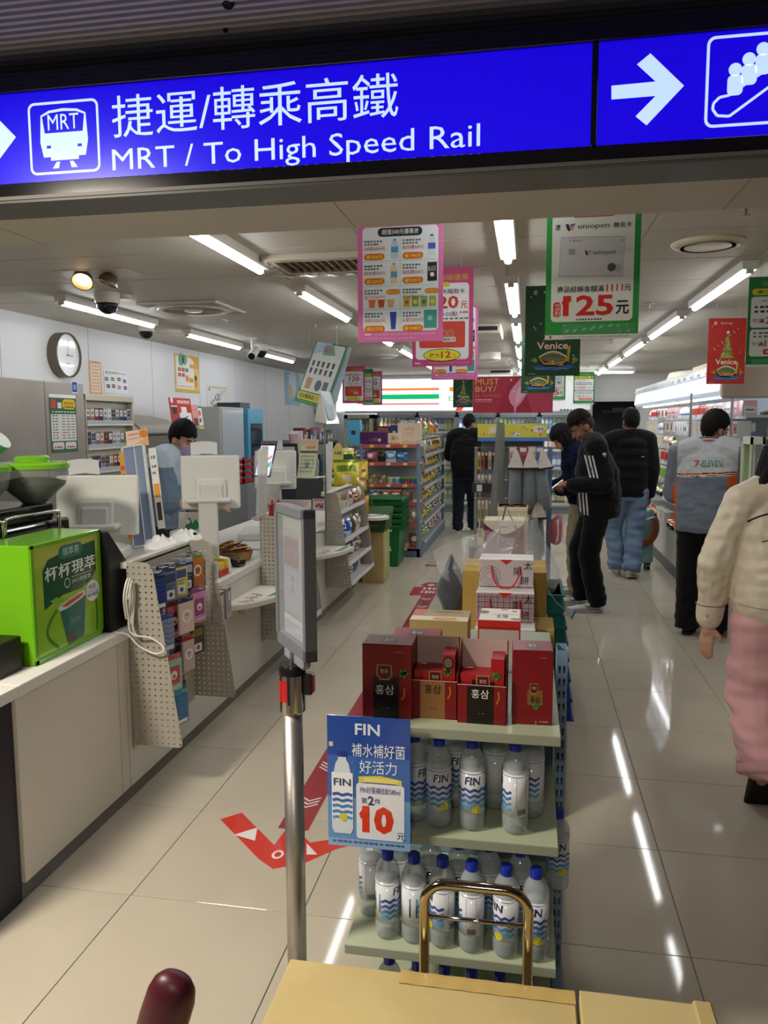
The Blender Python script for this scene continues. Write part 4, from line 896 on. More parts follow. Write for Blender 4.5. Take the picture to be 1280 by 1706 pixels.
t = thing('service_shelf', 'dark service shelf of cups and cartons along the left wall', 'shelf', (-3.4, 10.8, 0))
b = MB(); b.box(-3.84, -2.9, 9.8, 11.9, 1.30, 1.34, '23262c'); build(b, 'shelf_board', 'satin', t)
b = MB(); b.box(-3.84, -2.95, 9.8, 11.9, 0, .9, '3a3e46'); build(b, 'base_cabinet', 'satin', t)
for y in (9.82, 11.86):
    b = MB(); b.box(-2.96, -2.92, y-.02, y+.02, .9, 1.30, '3a3e46'); build(b, 'upright', 'satin', t)
lbl = ('pale pink', 'white', 'dark red', 'cream', 'brown', 'sky blue', 'grey', 'rose', 'striped blue', 'ivory', 'tan', 'teal')
for k in range(12):
    cc = ('d8a8b0', 'e2e2e0', '7a2a30', 'd8d0c0', '6a4a3a', '7ab0d0', 'a0a4a8', 'c88a94', '3a6ab0', 'e8e4da', 'b0906a', '4a8a90')[k]
    y = 9.95+k*.16; b = MB(); h_ = .12+.10*((k*7) % 5)/5
    if k % 3 == 0: b.lathe([(.05, 0), (.065, h_), (.06, h_), (0, h_)], 14, cc, c=(-3.02, y, 1.34))
    else: b.box(-3.1, -2.95, y-.06, y+.06, 1.34, 1.34+h_, cc); b.box(-3.0, -2.949, y-.04, y+.04, 1.37, 1.37+h_*.4, 'f0eee8')
    solo(b, 'supply_carton', 'gloss', lbl[k]+' supply carton standing on the dark service shelf', 'box', 'supplies on the dark service shelf')
for k in range(10):
    cc = ('5a8aa8', 'b0c4d0', '3a6a7a', '8a9aa0', '6ab0c0', 'd0d4d8', '4a5a70', '88b0a0', 'a8b8c8', '50707a')[k]
    b = MB(T(-2.99, 10.0+k*.19, .9)); b.lathe([(.04, 0), (.045, .16), (.02, .22), (.02, .25), (0, .25)], 10, cc); solo(b, 'supply_bottle', 'gloss', 'bluish supply bottle under the dark service shelf', 'bottle', 'bottles under the dark service shelf')
t = thing('kitchen_stack', 'red plastic crate beside the grey appliance behind the cashier', 'crate', (-3.2, 8.3, 0))
b = MB(); b.box(-3.35, -2.95, 8.0, 8.4, 0, .95, '8a8d90'); build(b, 'stand', 'satin', t)
b = MB()
for k in range(4): b.box(-3.3, -3.0, 8.05, 8.35, .96+k*.07, 1.0+k*.07, 'b02a2a')
for x in (-3.3, -3.02):
    for y in (8.05, 8.33): b.box(x, x+.02, y, y+.02, .95, 1.24, 'a02424')
build(b, 'crate_walls', 'plastic', t)
# ================================================================== middle island, near end: water rack
RX0, RX1, RYF, RYB = -0.40, 0.085, 1.75, 2.20
S1, S2, S3, S4 = .892, .628, .335, .06
t = thing('gondola_rack', 'double-sided display rack of water bottles with pale green shelves', 'display rack', (-.15, 2.2, 0))
DECK = 'b4bda0'
for z, yf, x0 in ((S1, RYF, RX0+.03), (S2, RYF, RX0+.03), (S3, RYF-.01, RX0-.02), (S4, RYF-.01, RX0-.02)):
    b = MB(); b.box(x0, RX1, yf, RYB-.004, z-.018, z, DECK); b.box(x0, RX1, yf-.003, yf, z-.022, z+.002, '8f9684'); build(b, 'shelf_board', 'satin', t, bevel=.0015)
b = MB(); b.box(RX0+.03, RX1, RYB+.016, RYB+.46, S1-.018, S1, DECK); build(b, 'shelf_board', 'satin', t, bevel=.0015)
b = MB(); b.box(RX0, RX1, RYB, RYB+.012, .05, S1, '6f8ba0'); build(b, 'back_panel', 'satin', t)
for x in (RX0-.015, RX1+.004):
    b = MB(); PC = '7f9ab4'; ya, yb = RYB-.03, RYB-.0285     # hollow channel, its front plate pierced by real slots
    b.box(x, x+.0015, yb, RYB+.045, 0, .972, PC); b.box(x+.0285, x+.03, yb, RYB+.045, 0, .972, PC); b.box(x, x+.03, RYB+.0435, RYB+.045, 0, .972, PC)
    for a0, a1 in ((0, .006), (.012, .018), (.024, .03)): b.box(x+a0, x+a1, ya, yb, 0, .972, PC)
    for dx in (.006, .018):
        b.box(x+dx, x+dx+.006, ya, yb, 0, .08, PC)
        for k in range(24): b.box(x+dx, x+dx+.006, ya, yb, .10+k*.036, .116+k*.036 if k < 23 else .972, PC)
    build(b, 'slotted_post', 'satin', t)
    b = MB(); b.box(x-.002, x+.032, RYB-.36, RYB+.45, 0, .05, '6f8ba0'); build(b, 'base_foot', 'satin', t, bevel=.004)
# water bottle prototype
def fin_bottle():
    t = thing('water_bottle', 'clear plastic water bottle with blue cap', 'bottle', (0, 0, 0))
    R_ = .0315; H_ = .222
    b = MB(); b.lathe([(0, 0), (R_*.75, .0), (R_*.96, .006), (R_, .014), (R_, .042), (R_*.96, .047), (R_*.96, .150), (R_, .155), (R_*.95, .172), (R_*.72, .190), (.0145, .2), (.013, .207)], 20, 'bfcbd0'); build(b, 'bottle_body', 'water', t, smooth=True, local=True)
    b = MB(); b.lathe([(.0148, .198), (.0150, .219), (.0138, .222), (0, .222)], 16, '1b2fa8'); build(b, 'cap', 'plastic', t, smooth=True, auto=40, local=True)
    RL = R_*.985; z0, z1 = .047, .150
    b = MB(); b.lathe([(RL, z0), (RL, z1)], 28, 'dfe3ea'); l = build(b, 'label_wrap', 'gloss', t, smooth=True, local=True)
    def wr(a, z, off): th = a/RL - PI/2; r = RL+.0004+off; return (r*math.cos(th), r*math.sin(th), z)
    b = MB()
    def band(zc, col, amp=.0026, th=.0068, a0=-.5*PI*RL, a1=.5*PI*RL, n=28):
        vs = []; fs = []
        for i in range(n+1):
            a = a0+(a1-a0)*i/n; w_ = amp*math.sin(a*300)
            vs += [wr(a, zc+w_-th/2, .0003), wr(a, zc+w_+th/2, .0003)]
            if i: k = 2*i; fs.append((k-2, k, k+1, k-1))
        b.add(vs, fs, col)
    W_ = wr
    b.text('FIN', 0, .118, .020, '1d2a5e', 2, w=.036, bold=.015, al='c', wrap=lambda a, z, o: W_(a, z, .0007), slant=.12)
    b.bars(-.012, .141, .012, .003, '3a4a7a', 1, 3) if False else None
    band(.145, '2a3f8a', .0, .0012, -PI*RL, PI*RL, 40)
    for k, c_ in enumerate(('2b4fa8', '2e6ac0', '3a86cc', '46a0d4')): band(.104-k*.014, c_)
    vs = [wr(.010+.0105*math.cos(2*PI*i/14), .058+.0105*math.sin(2*PI*i/14), .0008) for i in range(14)]; b.add(vs, [tuple(range(14))], 'd3cc2a')
    for k in range(14): # fine print block on the back
        a0 = PI*RL*.62
        vs = [wr(a0, .070+k*.0052, .0004), wr(a0+.026, .070+k*.0052, .0004), wr(a0+.026, .0725+k*.0052, .0004), wr(a0, .0725+k*.0052, .0004)]; b.add(vs, [(0, 1, 2, 3)], '7d87a6')
    for k in range(9):
        a0 = PI*RL*.66+k*.0024; b.add([wr(a0, .052, .0005), wr(a0+.0013, .052, .0005), wr(a0+.0013, .066, .0005), wr(a0, .066, .0005)], [(0, 1, 2, 3)], '2a2a3a')
    for z in (.072, .09): vs = [wr(-.52*PI*RL-.02, z, .0005), wr(-.52*PI*RL, z, .0005), wr(-.52*PI*RL, z+.03, .0005), wr(-.52*PI*RL-.02, z+.03, .0005)]; b.add(vs, [(0, 1, 2, 3)], ('2f4a3a', '4aa0d8')[z > .08])
    build(b, 'label_print', 'gloss', l, local=True)
    return t
WBT = fin_bottle(); WBT['group'] = 'water bottles on the near rack'
def yawto(x, y): return math.atan2(x, y)*-1
def wb(px, Y, z, rot, label, first=False):
    X = atY(px, 1400, Y).x
    rz = math.atan2(-X, Y) * -1 * -1 + rot
    global WBT_used
    if not WBT_used: o = WBT; WBT_used = True; o.location = (X, Y, z); o.rotation_euler = (0, 0, rz)
    else: o = dup(WBT, (X, Y, z), rz)
    o['label'] = label; o['group'] = 'water bottles on the near rack'
    return o
WBT_used = False
for px, Y, rot, l in ((690, 1.83, .9, 'half hidden by the blue price poster'), (731, 1.815, .15, 'with lettering turned slightly left, next to the poster'), (786, 1.815, 0, 'with lettering facing straight ahead'), (858, 1.815, -1.9, 'turned to show fine print'), (757, 1.92, .3, 'standing in the gap of the second row'), (824, 1.93, 2.8, 'in the second row showing its dark back'), (884, 1.90, -.9, 'in the second row beside the slotted post'), (700, 1.93, .6, 'in the second row behind the poster'), (780, 2.05, 0, 'at the back of the shelf centre'), (845, 2.05, .4, 'at the back of the shelf right of centre'), (720, 2.06, .2, 'at the back behind the poster')):
    wb(px, Y, S2, rot, 'water bottle on the middle shelf '+l)
for px, Y, rot, l in ((646, 1.80, 1.0, 'at the left end'), (690, 1.795, 1.9, 'showing fine print, second from the left end'), (738, 1.79, -1.5, 'behind the left leg of the cart handle'), (787, 1.785, -2.4, 'behind the middle of the cart handle'), (845, 1.78, -.9, 'behind the right leg of the cart handle'), (895, 1.78, -.15, 'with lettering forward beside the post'), (618, 1.88, -2.4, 'outermost in the second row below the poster'), (930, 2.08, .1, 'far back at the right end'), (665, 1.90, 2.6, 'in the second row behind the left end'), (718, 1.89, .2, 'in the second row behind the cart handle'), (765, 1.88, .3, 'in the second row at the centre'), (815, 1.88, 1.2, 'in the second row right of centre'), (868, 1.87, .5, 'in the second row near the post')):
    wb(px, Y, S3, rot, 'water bottle on the lower shelf '+l)
for px, Y, rot, l in ((648, 1.80, .4, 'at the left end'), (696, 1.79, 1.4, 'by the left cart leg'), (742, 1.785, .2, 'between the cart legs, left'), (788, 1.78, -.7, 'between the cart legs, middle'), (836, 1.775, 2.2, 'between the cart legs, right'), (884, 1.77, .3, 'beside the post')):
    wb(px, Y, S4, rot, 'water bottle on the bottom shelf '+l)
# FIN price poster clipped to the rack front
def finp(p):
    p.R(0, 0, 1, .30, '1f479e', 1); p.R(0, .3, 1, .62, '2e62b4', 1); p.R(0, .62, 1, .94, '5a90cc', 1); p.R(0, .94, 1, 1, '86aad2', 1)
    p.T('FIN', .34, .05, .085, 'd6e0f2', 3, w=.30, bold=.02); p.T('補水補好菌', .30, .20, .10, 'e6eefa', 3, w=.64); p.T('好活力', .39, .325, .10, 'e6eefa', 3, w=.45)
    p.R(.02, .20, .07, .235, 'c9c7a0', 2)
    p.P([(.38, .45), (.64, .435), (.9, .46), (.9, .50), (.64, .475), (.38, .50)], 'd8cc5a', 4); p.R(.44, .455, .86, .49, 'e6dc7a', 5)
    p.R(.35, .50, .93, .93, 'dfe4f0', 3, .04); p.T('FIN好菌補給飲580ml', .40, .525, .05, '2a3a8a', 5, w=.48); p.T('第', .41, .61, .045, '2a3a7a', 5); p.T('2', .49, .595, .07, '2a3a7a', 5, bold=.03); p.T('件', .57, .61, .045, '2a3a7a', 5)
    p.T('10', .42, .67, .21, 'd8391f', 5, w=.38, bold=.05); p.T('元', .84, .86, .055, '2a3a7a', 5); p.P([(.385, .735), (.45, .672), (.50, .672), (.50, .73), (.405, .775)], 'd8391f', 6)
    # bottle picture
    p.P([(.05, .50), (.10, .36), (.13, .33), (.13, .28), (.23, .28), (.23, .33), (.26, .36), (.31, .50), (.31, .86), (.28, .90), (.08, .90), (.05, .86)], 'cfdbe6', 4); p.R(.13, .27, .235, .31, '1b2f90', 5); p.R(.05, .43, .31, .80, 'e8edf4', 5); p.T('FIN', .075, .475, .055, '25346a', 7, w=.21, bold=.015)
    for k in range(5): p.Ln([(.06, .60+k*.045), (.12, .59+k*.045), (.18, .605+k*.045), (.24, .59+k*.045), (.30, .60+k*.045)], .035, ('2b4fa8', '2e6ac0', '3a86cc', '3a86cc', '46a0d4')[k], 7)
    p.D(.19, .77, .05, 'cfc83a', 8); p.B(.05, .955, .95, .012, '3a5a9a', 14)
A = atY(545, 1412, 1.70); B_ = atY(682, 1208, 1.70)
poster('price_poster', 'blue water price poster with a big red 10 clipped to the rack', 'poster', (A.x, 1.715, A.z), EX, EZ, B_.x-A.x, B_.z-A.z+.006, finp, '2e62b4', .003, m='gloss')
b = MB(); b.box(A.x+.15, A.x+.17, 1.715, 1.76, S2-.012, S2-.004, 'b8b8b0'); solo(b, 'poster_clip', 'plastic', 'small clip holding the blue water poster to the shelf', 'clip')

# ---- red ginseng boxes on top
RED = '7a0e16'
def logo(p, u, v, s):
    p.P([(u-.11*s, v), (u+.11*s, v), (u+.12*s, v+.10*s), (u+.07*s, v+.155*s), (u-.07*s, v+.155*s), (u-.12*s, v+.10*s)], 'a8834a', 3); p.P([(u-.095*s, v+.01*s), (u+.095*s, v+.01*s), (u+.10*s, v+.095*s), (u+.06*s, v+.14*s), (u-.06*s, v+.14*s), (u-.10*s, v+.095*s)], '5a0a10', 4); p.T('정관', u, v+.045*s, .04*s, 'd8c8a8', 6, w=.12*s, al='c')
def root_art(p, u, v):
    for k in range(5): p.D(u+.05*math.cos(k*1.3), v+.03*math.sin(k*1.3), .045, ('3f6a2a', '557f35')[k % 2], 3)
    p.Ln([(u+.01, v+.20), (u+.02, v+.29), (u-.03, v+.36)], .035, 'b86a24', 3); p.Ln([(u-.08, v+.34), (u+.0, v+.32)], .02, 'b06020', 3)
def gbox(x0, x1, y0, y1, z, h, kind, label, rz=0.0):
    c = ((x0+x1)/2, (y0+y1)/2, z); t = thing('ginseng_box', label, 'box', c, None, rz); W_ = x1-x0; D_ = y1-y0
    F = frame((-W_/2, -D_/2-.0003, 0), EX, EZ)
    if kind in (0, 3):
        b = MB(); b.box(-W_/2, W_/2, -D_/2, D_/2, 0, h, RED); build(b, 'carton', 'satin', t, bevel=.0015, local=True)
        b = MB(T(-W_/2, -D_/2, h+.0002)); p = Pr(b, W_, D_); b.rect(.001, .001, W_-.001, D_-.001, RED, 0); p.R(.35, .3, .65, .8, '2a1214', 1); p.T('홍삼', .5, .4, .3, 'd8d0c8', 3, w=.2, al='c'); build(b, 'lid', 'satin', t, local=True)
        b = MB(F); p = Pr(b, W_, h); p.R(.01, .01, .99, .99, RED, 0); p.B(.65, .085, .85, .018, '9a5a52', 4)
        if kind == 0:
            p.P([(.22, .44), (.5, .48), (.74, .42), (.74, 1), (.22, 1)], '120a0a', 2); logo(p, .45, .27, 1.35); p.T('홍삼', .27, .545, .13, 'e8e4da', 5, w=.38); root_art(p, .84, .38); p.B(.40, .85, .56, .015, '5a4a40', 2)
        else:
            logo(p, .53, .44, .9); p.R(.37, .53, .75, .73, '7a5a2e', 2); p.T('홍삼', .44, .61, .085, '1a1208', 5, w=.24); root_art(p, .58, .74) ; p.B(.68, .94, .92, .02, 'a89088', 4)
        build(b, 'front_print', 'satin', t, local=True)
    else:
        zo = h*.52; ky = '8f6238' if kind == 1 else '120a0a'
        b = MB(); th = .0018
        b.box(-W_/2, W_/2, -D_/2, -D_/2+th, 0, zo, RED); b.box(-W_/2, W_/2, D_/2-th, D_/2, 0, h, RED); b.box(-W_/2, -W_/2+th, -D_/2, D_/2, 0, zo+.02, RED); b.box(W_/2-th, W_/2, -D_/2, D_/2, 0, zo+.02, RED); b.box(-W_/2, W_/2, -D_/2, D_/2, 0, th, RED)
        b.M = Matrix.Identity(4)
        for sx in (-1, 1): x = sx*(W_/2-th/2); b.loft([[(x-th/2, -D_/2, zo), (x-th/2, D_/2, zo), (x-th/2, D_/2, h)], [(x+th/2, -D_/2, zo), (x+th/2, D_/2, zo), (x+th/2, D_/2, h)]], RED)
        build(b, 'open_carton', 'satin', t, local=True)
        b = MB(); b.box(-W_/2+.003, W_/2-.003, D_/2-.0045, D_/2-.002, zo, h, 'c3aaa4'); build(b, 'inner_lining', 'paper', t, local=True)
        b = MB()
        zc = h*.80; b.box(-W_/2+.006, W_/2-.006, -D_/2+.006, D_/2-.012, .004, zc-.03, 'a3131d'); b.box(W_*.18, W_/2-.006, -D_/2+.006, D_/2-.012, zc-.03, zc+.012, 'a3131d'); F2 = frame((-W_/2, -D_/2+.0055, 0), EX, EZ); q = Pr(b, W_, h); b.M = F2
        logo(q, .52, .36, 1.2); root_art(q, .78, .36); q.B(.15, .25, .35, .016, 'c86a68', 4)
        if kind == 1: q.D(.80, .24, .115, '2a1614', 3, .085); q.D(.80, .24, .09, '6a5a50', 4, .066)
        if kind == 2: q.P([(.3, .42), (.75, .44), (.75, .6), (.3, .6)], '120a0a', 2)
        build(b, 'inner_pouch', 'satin', t, local=True, bevel=.002)
        b = MB(F); q = Pr(b, W_, h); q.R(.2, .49, .74, 1, ky, 2); q.T('홍삼', .29, .535, .12, '1a1208' if kind == 1 else 'e8e4da', 5, w=.36); q.Ln([(.84, .55), (.86, .64), (.8, .72)], .035, 'b86a24', 3); q.R(0, .478, 1, .486, 'd8ccc4', 4); q.B(.42, .85, .56, .015, '5a4a40', 2); build(b, 'front_print', 'satin', t, local=True)
    return t
def gx(px): return atY(px, 1140, 1.80).x
gbox(gx(604), gx(686), 1.80, 1.885, S1, .182, 0, 'closed dark red ginseng box with black panel above the blue poster')
gbox(gx(684), gx(761), 1.815, 1.90, S1, .182, 1, 'open dark red ginseng box with brown panel')
gbox(gx(763), gx(845), 1.80, 1.885, S1, .182, 2, 'open dark red ginseng box with black panel', -.03)
gbox(gx(853), gx(921), 1.815, 1.90, S1, .18, 3, 'closed dark red ginseng box with small brown square by the post', .04)
def at2(px, py, z): return atZ(px, py, z)
b = MB(); A = at2(652, 1060, 1.0); b.box(A.x, A.x+.135, A.y-.02, A.y+.10, S1, 1.0, RED); b.M = T(A.x, A.y-.02, 1.0002); b.rect(0, 0, .135, .12, RED, 0); b.M = T(A.x+.045, A.y+.02, 1.0006); b.rect(0, 0, .045, .06, '2a1416', 0); b.text('홍삼', .006, .02, .02, 'd8d0c8', 1, w=.032); solo(b, 'ginseng_box', 'satin', 'closed red ginseng box lying behind the open boxes', 'box')
# flat biscuit boxes behind
A = at2(672, 1050, .985); B_ = at2(790, 1018, .985)
b = MB(); x0, x1, y0, y1 = A.x, B_.x-.01, A.y+.13, min(B_.y, 2.66); b.box(x0, x1, y0, y1, S1, .985, 'a8925e'); b.M = T(x0, y0, .9852); p = Pr(b, x1-x0, y1-y0); b.rect(0, 0, x1-x0, y1-y0, '9d8a5c', 0); p.P([(.02, .0), (.22, 0), (.18, .55), (0, .55)], 'c05a5c', 1); p.R(.72, .12, .86, .30, 'b84a4a', 1, .03); p.B(.36, .18, .7, .06, '6a5a3a', 7); p.R(.0, .62, 1, 1, 'd8cdb2', 1); p.D(.6, .82, .22, 'd08a3a', 2, .12); p.D(.62, .8, .14, 'e0a85a', 3, .08)
solo(b, 'biscuit_box', 'satin', 'flat brown biscuit box with a food picture behind the red boxes', 'box')
b = MB(); b.M = Matrix.Identity(4); A = at2(788, 1045, .99); B_ = at2(868, 1018, .99); x0, x1, y0, y1 = A.x+.01, B_.x, A.y+.09, min(B_.y+.02, 2.66)
b.box(x0, x1, y0, y1, S1, .99, 'a3201e'); b.box(x0-.001, x1+.001, y0-.001, y1, .97, .9905, 'c02a26'); b.M = T(x0, y0, .9908); p = Pr(b, x1-x0, y1-y0); b.rect(.003, .003, x1-x0-.003, y1-y0-.003, 'e2dfd4', 0); p.D(.1, .35, .14, '6a6a66', 1, .14); p.D(.85, .2, .08, '4a4a48', 1, .06); p.D(.9, .85, .15, '5a5a56', 1, .08); p.D(.6, .1, .1, 'd08a8a', 1, .08); p.T('太陽', .42, .5, .3, '2a2624', 3, w=.28); p.P([(.3, .45), (.95, .35), (.95, .55), (.3, .6)], 'd8cfae', 1)
b.M = frame((x0, y0-.0006, S1), EX, EZ); b.rect(.004, .0, x1-x0-.004, .07, 'b9a3a0', 0)
solo(b, 'biscuit_box', 'satin', 'flat white and red biscuit box with ink blots beside the cartons', 'box')

# ---- crates under the cake boxes
def crate(name, label, c, w0, w1, d0, d1, z, h, col, rows=3, lid=False):
    t = thing(name, label, 'crate', (c[0], c[1], z), None)
    def ring(k, off=0): w_ = (w0+(w1-w0)*k)/2+off; d_ = (d0+(d1-d0)*k)/2+off; return [(c[0]-w_, c[1]-d_, z+h*k), (c[0]+w_, c[1]-d_, z+h*k), (c[0]+w_, c[1]+d_, z+h*k), (c[0]-w_, c[1]+d_, z+h*k)]
    b = MB(); b.loft([ring(0), ring(1)], col); build(b, 'crate_wall', 'plastic', t, bevel=.004)
    for k in range(rows+1):
        f = k/rows; f0 = max(0, f-.03); f1 = min(1, f+.03); b = MB(); b.loft([ring(f0, .012), ring(f1, .012)], col); build(b, 'rib', 'plastic', t)
    nn = max(3, int(w0/.07))
    for sgn in (-1, 1):
        b = MB()
        for i in range(nn+1):
            u = -1+2*i/nn
            a = [(c[0]+u*w0/2*.98, c[1]+sgn*(d0/2+.004), z), (c[0]+u*w1/2*.98, c[1]+sgn*(d1/2+.004), z+h)]; b.cyl(a[0], a[1], .007, n=4, col=col)
        build(b, 'upright_ribs', 'plastic', t)
    return t
X1 = atZ(953, 1204, 0).x
crate('stacking_crate', 'blue stacking crate under the teal crate in the middle aisle', (X1-.27, 4.45, 0), .54, .48, .5, .46, .0, .33, '1c3f9a', 3)
crate('stacking_crate', 'dark teal stacking crate on the blue crate in the middle aisle', (X1-.275, 4.45, 0), .49, .43, .47, .42, .33, .35, '0e6a62', 4)
b = MB(); b.box(atY(778, 980, 3.6).x, X1-.14, 3.05, 4.12, .0, .60, '8f8a7c'); solo(b, 'island_plinth', 'matte', 'low grey plinth under the sun cake boxes', 'plinth', bevel=.004)
# kraft cartons
Y0 = 3.72; A = atY(771, 950, Y0); B_ = atY(912, 950, Y0)
b = MB(); b.box(A.x, B_.x, Y0, Y0+.34, .60, A.z, 'b3924a'); b.box(A.x-.001, B_.x+.001, Y0+.15, Y0+.19, .62, A.z+.001, 'c7a95f'); solo(b, 'kraft_carton', 'carton', 'large brown kraft carton behind the sun cake bags', 'carton', bevel=.004)
C_ = atY(923, 1040, Y0-.15); b = MB(); b.box(B_.x-.08, min(C_.x, X1-.02), Y0-.25, Y0-.02, .60, C_.z, 'a88a45'); solo(b, 'kraft_carton', 'carton', 'smaller brown kraft carton beside the teal crate', 'carton', bevel=.004)
# sun cake gift bags, three stacked in steps
def cake_bag(px0, px1, pyT, Y, z0, z1, style, label):
    A = atY(px0, pyT, Y); B_ = atY(px1, pyT, Y); W_ = B_.x-A.x; H_ = z1-z0
    t = thing('cake_bag', label, 'gift bag', ((A.x+B_.x)/2, Y+.08, z0))
    b = MB(); b.box(A.x, B_.x, Y, Y+.17, z0, z1-.004, 'd8d0d0'); b.box(A.x-.001, B_.x+.001, Y-.001, Y+.02, z1-.006, z1, 'e9e6e2'); build(b, 'bag_body', 'satin', t, bevel=.002)
    b = MB(frame((A.x, Y-.0006, z0), EX, EZ)); p = Pr(b, W_, H_)
    if style == 0:
        p.R(0.005, 0.04, .995, .99, 'c9bcc0', 1)
        for (u, v, r) in ((.2, .6, .2), (.58, .8, .14), (.88, .3, .13)):
            for k in range(3): p.b.ring([(u*W_+r*W_*(1-.28*k)*math.cos(2*PI*i/24), (1-v)*H_+r*W_*(1-.28*k)*math.sin(2*PI*i/24)*.9) for i in range(24)], [(u*W_+(r*(1-.28*k)-.012)*W_*math.cos(2*PI*i/24), (1-v)*H_+(r*(1-.28*k)-.012)*W_*math.sin(2*PI*i/24)*.9) for i in range(24)], '8a7a80', 2) if (1-v)*H_-r*W_*.9 > 0 and (1-v)*H_+r*W_*.9 < H_ and u+r < 1.0 else None
    else:
        p.R(0.005, 0.06, .995, .99, 'a98f96', 1)
        for k in range(9): p.R(.04+k*.108, .06, .05+k*.108, .99, '5a4248', 2); p.R(.085+k*.108, .06, .09+k*.108, .99, '8a7078', 2)
        for k in range(5): p.R(.005, .16+k*.18, .995, .18+k*.18, '5a4248', 2); p.R(.005, .25+k*.18, .995, .258+k*.18, '8a7078', 2)
    p.P([(.38, .02), (.62, .02), (.5, .2)], 'c8281e', 3)
    p.T('太', .82, .07, .30, '14100e', 5); p.T('陽', .64, .30, .28, '14100e', 5); p.T('餅', .76, .60, .30, '14100e', 5)
    build(b, 'bag_print', 'satin', t)
    b = MB(); u0, u1 = A.x+W_*.23, A.x+W_*.75; zt = z1-.03
    b.tube(spline([(u0, Y-.004, zt), (u0+.005, Y-.02, zt-.04), (u0+W_*.12, Y-.03, zt-.085), (u0+W_*.26, Y-.034, zt-.097), (u1-W_*.12, Y-.03, zt-.085), (u1-.005, Y-.02, zt-.04), (u1, Y-.004, zt)], 5), .0038, 7, 'd2231c'); build(b, 'red_cord_handle', 'satin', t, smooth=True)
    return t
cake_bag(799, 890, 910, 3.52, .865, .99, 0, 'white sun cake bag with ring pattern and red cord, topmost of three')
cake_bag(794, 891, 958, 3.40, .735, .865, 1, 'plaid sun cake bag with red cord, middle of three')
cake_bag(792, 893, 1005, 3.28, .60, .735, 1, 'plaid sun cake bag with red cord, lowest of three')
b = MB(); b.box(atY(800, 950, 3.55).x, atY(888, 950, 3.55).x, 3.565, 3.70, .60, .86, 'c9c0bc'); b.box(atY(798, 950, 3.5).x, atY(888, 950, 3.5).x, 3.445, 3.56, .60, .73, 'c9c0bc'); solo(b, 'cake_carton', 'satin', 'stepped pale carton holding up the sun cake bags', 'carton')
# clear plastic bag around the cartons
def film_bag(name, label, cx, cy, z0, rx, ry, h, seed, spout=None, m='film', col='eef2f4'):
    b = MB()
    def fn(u, v):
        a = 2*PI*u; k = (1-.25*v**3)*(.55+.45*math.sin(PI*min(1, .25+.9*v)))
        n1 = noise.noise(Vector((math.cos(a)*2.2, math.sin(a)*2.2, v*3+seed))); n2 = noise.noise(Vector((math.cos(a)*6, math.sin(a)*6, v*7+seed)))
        return (cx+rx*k*math.cos(a)*(1+.16*n1+.07*n2), cy+ry*k*math.sin(a)*(1+.16*n1+.07*n2), z0+h*v*(1+.16*n1))
    b.grid(fn, 40, 18, col); return solo(b, name, m, label, 'plastic bag', smooth=True)
A = atY(905, 960, 4.25); film_bag('clear_bag', 'large clear plastic bag bulging behind the sun cake bags', atY(905, 900, 4.2).x-.14, 4.32, .684, .235, .20, .40, 3)
b = MB(); q0 = [atY(720, 920, 3.9), atY(775, 893, 3.95), atY(815, 884, 4.0), atY(860, 897, 4.05)]; q1 = [atY(735, 960, 3.85), atY(790, 985, 3.9), atY(800, 960, 3.72), atY(850, 930, 3.74)]
b.grid(lambda u, v: (lambda i, f: (q0[i].lerp(q0[i+1], f)).lerp(q1[i].lerp(q1[i+1], f), v)+Vector((0, .02*math.sin(7*u+4*v), .008*math.sin(13*u+9*v))))(min(2, int(u*3)), u*3-min(2, int(u*3))), 18, 8, 'eef2f4')
solo(b, 'clear_sheet', 'film', 'loose clear plastic sheet flaring left of the sun cake bags', 'plastic bag', smooth=True)
b = MB(); c = atY(764, 975, 3.98)
b.grid(lambda u, v: (c.x-.03+.075*math.sin(PI*(.12+.86*v))*math.cos(2*PI*u)*(1+.25*noise.noise(Vector((u*6, v*6, 2)))), 3.93+.10*math.sin(PI*(.12+.86*v))*math.sin(2*PI*u), .60+.33*v+.02*noise.noise(Vector((u*9, v*5, 1)))), 20, 14, '4a4d55')
solo(b, 'dark_pouch', 'velvet', 'dark grey crumpled pouch inside the clear plastic', 'pouch', smooth=True)
b = MB(frame(atY(938, 1024, 4.02), (1, -.1, -.45), (.4, 0, 1))); b.box(0, .05, 0, .045, -.001, .001, 'd9dce0'); b.box(.042, .052, 0, .045, -.0012, .0014, '3a8ac8'); b.bars(.006, .02, .036, .004, '9aa0a8', 3, 4); b.M = Matrix.Identity(4); q = atY(938, 1024, 4.02); b.tube([q+Vector((.004, 0, .03)), q+Vector((-.03, .1, .04)), (q.x-.07, 4.22, q.z+.08)], .0009, 5, 'b8b8b8'); solo(b, 'paper_tag', 'paper', 'white paper tag with a blue edge hanging from the clear bag', 'tag')
# gift boxes farther back
b = MB(); b.box(atY(806, 900, 4.85).x, .05, 4.78, 5.55, 0, .70, '8f8a80'); solo(b, 'island_plinth', 'matte', 'grey plinth under the cream gift boxes', 'plinth', bevel=.004)
t = thing('gift_box', 'cream and maroon gift bag with a tall cord handle behind the clear bag', 'gift bag', atY(840, 900, 4.9))
A = atY(806, 900, 4.9); B_ = atY(874, 868, 4.9); W_ = B_.x-A.x
b = MB(); b.box(A.x, B_.x, 4.9, 5.12, .70, B_.z, 'd9d2bc'); build(b, 'bag_body', 'paper', t, bevel=.002)
b = MB(frame((A.x, 4.8994, .70), EX, EZ)); Hh = B_.z-.70; p = Pr(b, W_, Hh); arc = [(i/12, .06+.5*math.sin(PI*i/12)*.45) for i in range(13)]
p.P([(0, .06)]+arc+[(1, .06), (1, .98), (0, .98)], '7a2038', 1)
